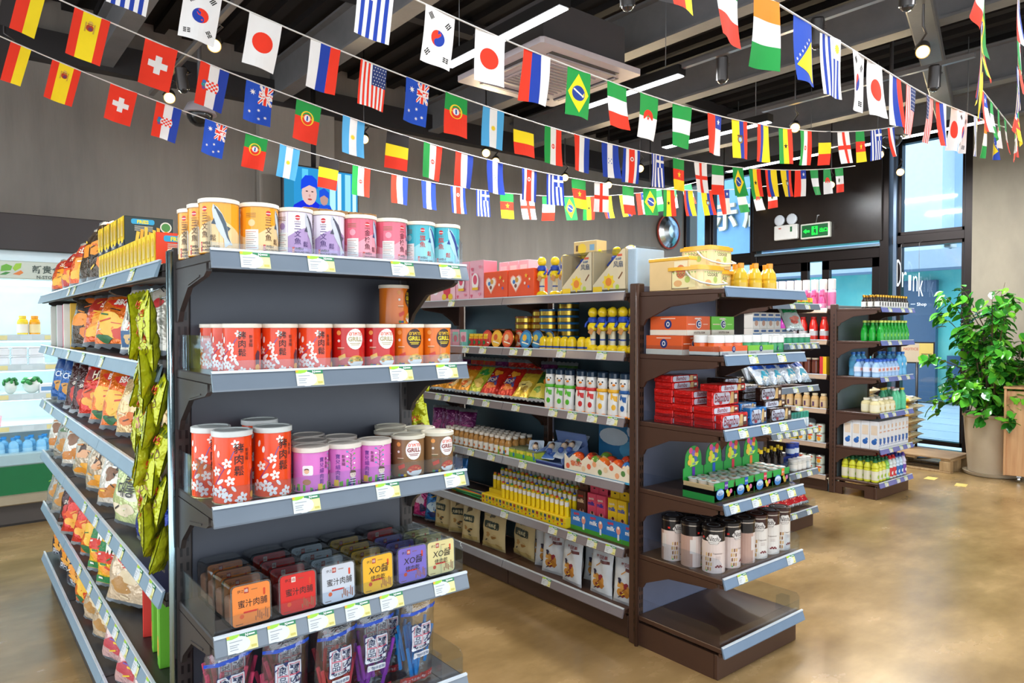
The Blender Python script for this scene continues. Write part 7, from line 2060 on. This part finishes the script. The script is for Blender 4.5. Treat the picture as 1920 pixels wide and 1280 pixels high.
for i in range(8):
    for j in range(2):
        put(YC[0 if i > 4 else 1 + i % 2], DS, 2.02 + i * .085, .06, z5 + j * .0825, 'small fruit can, fifth drinks shelf, %s of two, %s' % (('bottom', 'top')[j], nth(i, 8)))
    put(YC[0], DS, 2.02 + i * .085, .06, z6, 'small fruit can on the bottom drinks shelf, lower layer, ' + nth(i, 8))
    put(YC[0], DS, 2.02 + i * .085, .06, z6 + .0825, 'small fruit can on the bottom drinks shelf, upper layer, ' + nth(i, 8)) if i > 3 else None
# ---------------------------------------------------------------- fridge
t = thing('open_fridge', 'white open front refrigerated cabinet with a green base panel by the back wall', 'fridge', (-.3, 6.26, 0))
W0, W1 = -1.3, 1.25
wh = 'D2E4E8:g'
G().box(W0, W1, .66, .7, .3, 1.92, wh).box(W0, W1, .06, .66, .44, .5, wh).box(W0, W1, .0, .7, 1.86, 2.0, wh).obj('body', t)
for x in (W0, W1 - .04):
    G().box(x, x + .04, .0, .7, .1, 1.95, 'D3DADC', .003).obj('side_panel', t)
g = G().box(W0, W1, -.03, .0, 1.795, 1.925, 'C9D2C4', .006)
g.obj('header_panel', t)
ff = flat(0, -.031, 0)
g = G()
for dx in (.62,):
    x = dx + .12
    g.ink([(x - .09, 1.845), (x - .085, 1.885), (x - .055, 1.9), (x - .02, 1.885), (x - .03, 1.855)], '6AB03A', ff, .0006).ink([(x - .02, 1.87), (x + .0, 1.905), (x + .035, 1.91), (x + .03, 1.875), (x - .005, 1.85)], '9AC83A', ff, .0006).ink([(x - .1, 1.82), (x - .06, 1.843), (x - .03, 1.84), (x - .06, 1.822)], '3A8A3A', ff, .0006).ink([(x - .02, 1.828), (x + .03, 1.858), (x + .045, 1.84), (x + .02, 1.822)], 'E0803A', ff, .0006)
    g.text('新贵仓', x + .19, 1.868, .06, '4A5A52', ff, .001, .02).text('N-STORE', x + .19, 1.812, .024, '4A5A52', ff, .001, .02, wmax=.2)
g.obj('header_print', t)
for i, z in enumerate((1.365, 1.145, .93, .70)):
    s = G().box(W0 + .05, W1 - .05, .1 - .02 * i, .66, z, z + .018, 'DDE8EA:g').obj('fridge_shelf', t)
    r = G().box(W0 + .05, W1 - .05, .085 - .02 * i, .1 - .02 * i, z - .02, z + .028, 'CFE0E4:g')
    for k in range(16):
        r.box(W0 + .12 + k * .15, W0 + .19 + k * .15, .083 - .02 * i, .085 - .02 * i, z - .012, z + .02, ('E8E0A0', 'D4E4E8')[k % 2])
    r.obj('price_rail', s)
    G().box(W0 + .06, W1 - .06, .12, .14, z - .03, z - .018, 'E:DFF6FF:3').obj('shelf_lamp', s)
for i, z in enumerate((1.80, 1.37, 1.15, .93)):
    ld = bpy.data.lights.new('fridge_lamp', 'AREA')
    ld.shape = 'RECTANGLE'; ld.size = 2.3; ld.size_y = .1
    ld.energy = 4.5; ld.color = (.80, .96, 1)
    lo = bpy.data.objects.new('fridge_lamp', ld)
    COL.objects.link(lo)
    lo.parent = t
    lo.location = (0, .2, z - .03)
    lo.rotation_euler = (R(35), 0, 0)
G().box(W0 + .04, W1 - .04, .06, .1, 1.75, 1.79, 'E:E8FAFF:3').obj('top_lamp', t)
G().box(W0, W1, -.03, .06, .44, .53, 'A9C6CC:g', .01).obj('front_ledge', t)
G().box(W0, W1, -.02, .02, .235, .44, '0E6A3A').obj('green_panel', t)
g = G()
ff = flat(0, -.021, 0)
for k in range(3):
    ox = -.1 + k * .75 - .2
    for i in range(11):
        a0 = R(20 + i * 17)
        pth = []
        for q in range(13):
            s = q / 12
            a = a0 + s * 1.5
            pth.append((ox + .02 + (.02 + .21 * s) * math.cos(a) * 1.3, .285 + (.01 + .14 * s) * math.sin(a)))
        for p, q in zip(pth, pth[1:]):
            if all(.24 < v[1] < .435 for v in (p, q)):
                dx, dy = q[0] - p[0], q[1] - p[1]
                l = max(math.hypot(dx, dy), 1e-6)
                nx_, ny_ = -dy / l * .0022, dx / l * .0022
                g.ink([(p[0] - nx_, p[1] - ny_), (q[0] - nx_, q[1] - ny_), (q[0] + nx_, q[1] + ny_), (p[0] + nx_, p[1] + ny_)], 'A8D83A', ff, .0006)
g.obj('leaf_swirl_print', t)
G().box(W0, W1, -.05, .02, .16, .235, 'B9AE96:k', .008).obj('bumper', t)
G().box(W0 + .02, W1 - .02, .02, .66, 0, .44, '3A3430').box(W0, W1, .0, .02, .02, .16, '4A4440').obj('base', t)
g = G().box(-2.4, 1.3, 6.2, YB, 2.0, 2.262, '2B2523', .004)
structure(g.obj('trim_fridge_bulkhead'))
fr = Frame(-.3, 6.26, 0, 1, 1)
JB = Maker(bottle('juice_bottle', 'bottle', [(.032, 0), (.036, .006), (.036, .1), (.03, .118), (.02, .125), (.022, .127), (.022, .148)], 'F2A81E:g', .127, (.02, .085, 'F0D8A0'), 14, 'F0A020'), 'orange juice bottles')
J2 = Maker(bottle('juice_bottle', 'bottle', [(.032, 0), (.036, .006), (.036, .1), (.03, .118), (.02, .125), (.022, .127), (.022, .148)], 'EFD23A:g', .127, (.02, .085, 'EDE6D8'), 14, 'EFD040'), 'orange juice bottles')
put(J2, fr, .79, .16, 1.3835, 'pale yellow juice bottle on the top fridge shelf')
put(JB, fr, .865, .16, 1.3835, 'orange juice bottle on the top fridge shelf')
TU = Maker(lambda: (lambda t: (G().box(-.05, .05, -.04, .04, 0, .06, 'EEF2F4:g', .01).obj('tub_body', t), G().box(-.053, .053, -.043, .043, .06, .068, 'F4F6F8:g', .004).obj('lid', t), t)[2])(thing('food_tub', '', 'tub')), 'white tubs in the fridge')
for i in range(5):
    put(TU, fr, .44 + i * .108, .16, 1.1635, 'lower white food tub on the second fridge shelf, ' + nth(i, 5))
    put(TU, fr, .44 + i * .108, .16, 1.232, 'upper white food tub on the second fridge shelf, ' + nth(i, 5))
def salad():
    t = thing('salad_bag', '', 'salad')
    g = G().ball((0, 0, .06), .06, 'E4EAE2:g', 12, 8, sc_=(1.1, .7, 1))
    g.obj('bag', t)
    g = G()
    rn = random.Random(3)
    for i in range(26):
        a, b = rn.uniform(0, 2 * PI), rn.uniform(.2, 1.0)
        c = (.066 * math.cos(a) * math.cos(b), .045 * math.sin(a) * math.cos(b), .065 + .06 * math.sin(b))
        g.ball(c, .018, ('2A7A3A', '3A9A4A', '1E6A30')[i % 3], 6, 4, sc_=(1.2, .6, .8))
    g.obj('leaves', t)['kind'] = 'stuff'
    return t
SA = Maker(salad, 'bagged salads in the fridge')
for i in range(4):
    put(SA, fr, .45 + i * .13, .16, .9485, 'bagged green salad on the third fridge shelf, ' + nth(i, 4), i * .8)
put(Maker(carton('noodle_carton', 'carton', .14, .1, .07, 'EDEFF0', [(rect(-.06, .02, .06, .05), '6A9AC8')])), fr, .955, .15, .9485, 'white chilled noodle carton beside the salads in the fridge')
PU = Maker(bottle('pink_cup', 'cup', [(.03, 0), (.036, .07), (.036, .074)], 'F0A0A8:g', .074, None, 12, None), 'pink cups')
put(PU, fr, .62, .15, .719, 'pink cup standing alone on the fourth fridge shelf')
WA = Maker(bottle('water_bottle', 'bottle', [(.03, 0), (.033, .005), (.033, .07), (.028, .09), (.014, .105), (.014, .11), (.017, .112), (.017, .13)], '8ECFF2:g', .112, (.02, .05, 'A8DCF4'), 12, '3A9AE0'), 'fridge water bottles')
for j in range(2):
    for i in range(6):
        put(WA, fr, .55 + i * .085 + .03 * j, .1 + j * .09, .5015, 'blue capped water bottle in the fridge, %s row, %s' % (('front', 'rear')[j], nth(i, 6)))

# ---------------------------------------------------------------- plant, counter, pallet, signs on the right
t = thing('potted_plant', 'leafy green ficus in a beige pot by the concrete wall', 'plant', (8.03, 2.42, 0))
pot_m = surface('beige_pot', 'B9A78C', 'C8B79C', 4, (.45, .6), .05)
G().lathe([(.2, .03), (.225, .3), (.245, .56), (.255, .575), (.255, .6), (.235, .6), (.225, .56)], pot_m, 32, cap=False).lathe([(.0001, .03), (.2, .03)], pot_m, 32, cap=False).obj('pot', t)
G().lathe([(.2, 0), (.235, .005), (.25, .035), (.235, .035), (.21, .02)], pot_m, 32).obj('saucer', t)
G().lathe([(.0001, .555), (.228, .55)], '3A2A1E:m', 24, cap=False).obj('soil', t)
rn = random.Random(11)
st = G()
lv = []
for i in range(46):
    a = rn.uniform(0, 2 * PI)
    rad = .62 * rn.random() ** .6
    top = Vector((rad * math.cos(a), rad * math.sin(a), (rn.uniform(.85, 1.95) * (1 - .15 * rad) if i % 5 else rn.uniform(.55, .8))))
    b = Vector((.1 * math.cos(a) * rn.random(), .1 * math.sin(a) * rn.random(), .55))
    mid = b.lerp(top, .55) + Vector((0, 0, .18)) - Vector((math.cos(a), math.sin(a), 0)) * .08
    P = [b, b.lerp(mid, .5) + Vector((0, 0, .03)), mid, mid.lerp(top, .6) + Vector((0, 0, .03)), top]
    st.tube(P, [.009, .008, .006, .004, .002], '5A4A2E', 5)
    for q in range(32):
        s = rn.uniform(.18, 1.0) ** .8
        k = min(int(s * 4), 3)
        p = P[k].lerp(P[k + 1], s * 4 - k)
        lv.append((p + Vector((rn.gauss(0, .035), rn.gauss(0, .035), rn.gauss(0, .03))), a + rn.gauss(0, 1.1), rn.uniform(-.9, .35), rn.uniform(.85, 1.5)))
st.obj('stems', t)['kind'] = 'stuff'
leafs = []
for c in ('2F7A22:g', '4C9A2A:g', '6FB52E:g', '235F1E:g'):
    g = G()
    vs, fs = [], []
    prof = [(0, 0), (.018, .15), (.027, .4), (.022, .68), (.009, .9), (0, 1.0)]
    for wq, s in prof:
        z = -.012 * (s - .3) ** 2 * 8 * .1
        L_ = .085 * s
        vs += [(-wq, L_, -.10 * s * s * .3 + .006), (0, L_, -.10 * s * s * .3), (wq, L_, -.10 * s * s * .3 + .006)]
    for i in range(len(prof) - 1):
        fs += [(3 * i, 3 * i + 1, 3 * i + 4, 3 * i + 3), (3 * i + 1, 3 * i + 2, 3 * i + 5, 3 * i + 4)]
    g.add(vs, fs, c, True)
    leafs.append(g)
lm = [g.mesh('leaf') for g in leafs]
viewd = Vector((-.95, -.3, 0))
lv.sort(key=lambda q: -(q[0].dot(viewd) + .3 * q[0].z))
pick = lv[:300]
for i, (p, a, b, s) in enumerate(pick):
    o = bpy.data.objects.new('leaf', lm[rn.choice((0, 0, 1, 1, 2, 3))])
    COL.objects.link(o)
    o.parent = t
    o.location = p
    o.rotation_euler = (b, rn.uniform(-.5, .5), a - PI / 2)
    o.scale = (s, s, s)
gs = G()
for p, a, b, s in lv[300:]:
    M = Matrix.Translation(p) @ Matrix.Rotation(a - PI / 2, 4, 'Z') @ Matrix.Rotation(rn.uniform(-.5, .5), 4, 'Y') @ Matrix.Rotation(b, 4, 'X') @ Matrix.Scale(s, 4)
    q = rn.choice(leafs)
    gs.add(q.v, q.f, q.keys[0], True, M)
gs.obj('inner_foliage', t)['kind'] = 'stuff'

wood = surface('oak_veneer', 'C08A58', 'DDAE7C', 3, (.4, .55), .05, (9, 9, .5), 6, 'D19E6C')
t = thing('oak_counter', 'oak counter on small castors at the right edge of the view', 'counter', (7.73, 2.24, 0), R(-76))
G().box(0, .02, -.0, .55, .06, .87, wood, .002).obj('side_panel', t)
G().box(.02, 1.3, .02, .04, .06, .85, wood, .002).obj('front_panel', t)
G().box(-.005, 1.32, -.01, .56, .87, .89, wood, .003).obj('top', t)
for x, y in ((.12, .06), (1.15, .06), (.12, .48), (1.15, .48)):
    M = Matrix.Translation((x, y, .025)) @ Matrix.Rotation(R(90), 4, 'Y')
    G().lathe([(.02, -.012), (.025, -.01), (.025, .01), (.02, .012)], 'C9CDD0:c', 12, M=M).box(x - .018, x + .018, y - .018, y + .018, .045, .06, 'B9BEC2:c').obj('castor', t)

pw = surface('pallet_wood', '9A7A50', 'BFA074', 5, (.6, .8), .2, (1, 6, 1))
t = thing('wooden_pallet', 'low wooden pallet with a plywood top beside the drinks shelving', 'pallet', (7.72, 2.68, 0))
G().box(0, .5, 0, 1.1, .135, .15, surface('worn_plywood', '8A6A46', 'B0906A', 4, (.5, .7), .1), .002).obj('plywood_top', t)
for i in range(4):
    G().box(.01, .49, i * .33 + .0, i * .33 + .09, .113, .134, pw, .002).obj('plank', t)
for x in (.0, .2, .42):
    for y in (.0, .5, 1.0):
        G().box(x, x + .08, y, y + .1, .02, .112, pw, .003).obj('block', t)
    G().box(x, x + .08, 0, 1.1, .0, .019, pw, .002).obj('runner', t)
RB2 = Maker(bag_thing('rice_bag', 'bag', .30, .40, .09, *[BK['ricebag'][0], BK['ricebag'][1]], 'E9B83A:f', [('珍珠米', .5, .5, .05, 'F0E8D8')], 77), 'yellow rice bags on the pallet')
for c in range(2):
    for i in range(8 - c):
        put(RB2, Frame(7.75 + (.28 if c else .2), 3.34 + (.42 if c == 0 else 0), 0, 1, 1), random.uniform(-.02, .02), .0, .197 + i * .076, 'flat yellow rice bag in the %s pallet stack, %s' % (('rear', 'front')[c], nth(i, 8 - c, 'lowest', 'topmost')), R(-90) + random.uniform(-.1, .1), None, (R(-90), 0))

t = thing('sign_stand', 'black floor stand with a tan notice board by the window', 'sign', (8.5, 3.3, 0))
M = Matrix.Rotation(R(-70), 4, 'Z')
G().tube([(0, 0, .02), (0, 0, 1.05)], .014, '1E1A18', 8).lathe([(.16, 0), (.16, .012), (.03, .02)], '1E1A18', 20).obj('pole', t)
G().box(-.17, .17, -.012, .012, 1.04, 1.28, '1E1A18', .003, M).obj('frame', t)
f0 = lambda x, y, d: tuple(M @ Vector((x, -.0125 - d, y)))
G().ink(rect(-.155, 1.055, .155, 1.265), 'B9A890', f0, .0004).ink(rect(.02, 1.055, .155, 1.265), 'C8B060', f0, .0008).text('NOTICE', -.06, 1.2, .03, 'B05A3A', f0, .0012, .02).ink(rect(.04, 1.14, .14, 1.15), '6A5A30', f0, .0012).ink(rect(.04, 1.1, .12, 1.11), '6A5A30', f0, .0012).obj('notice', t)
t = thing('neon_sign', 'white script neon lettering hanging inside the tall window pane', 'sign', (XW - .16, 3.6, 1.98))
f1 = flat(0, 0, 0, '-x')
g = G()
for i, (ch, dz) in enumerate((('D', .1), ('r', .03), ('ı', .0), ('n', -.0), ('k', -.0))):
    g.text(ch, -.125 + i * .062, .02 + dz - .05 * i / 4, (.32, .18, .18, .18, .28)[i], 'E:E6F2FF:2.2', f1, 0, -.012, wmax=.05)
g.text('一 Shop', .1, -.27, .05, 'E:E6F2FF:1.8', f1, 0)
g.obj('neon_tube', t)
for y in (-.1, .1):
    G().tube([(0, y, .15), (0, y, .46), (.1, y, .5)], .002, '9A9A9A', 4).obj('hanging_wire', t)
t = thing('window_camera', 'white bracket camera fixed outside above the script sign', 'camera', (XW + .5, 3.4, 2.42))
G().box(-.1, .1, -.04, .04, 0, .09, 'DCE2E8', .01).obj('housing', t)
G().tube([(0, 0, 0), (-.1, -.05, .1), (-.46, -.1, .12)], .02, '8A98A8').obj('bracket', t)
tape = 'D8BE62'
for i, (x, y, rz) in enumerate(((7.36, 2.72, .1), (7.26, 2.43, .2))):
    o = G().box(-.07, .07, -.045, .045, .0, .0016, tape).obj('floor_tape', None, (x, y, 0), rz)
    tag(o, 'yellow tape patch on the floor near the pallet, %s one' % ('farther', 'nearer')[i], 'tape')
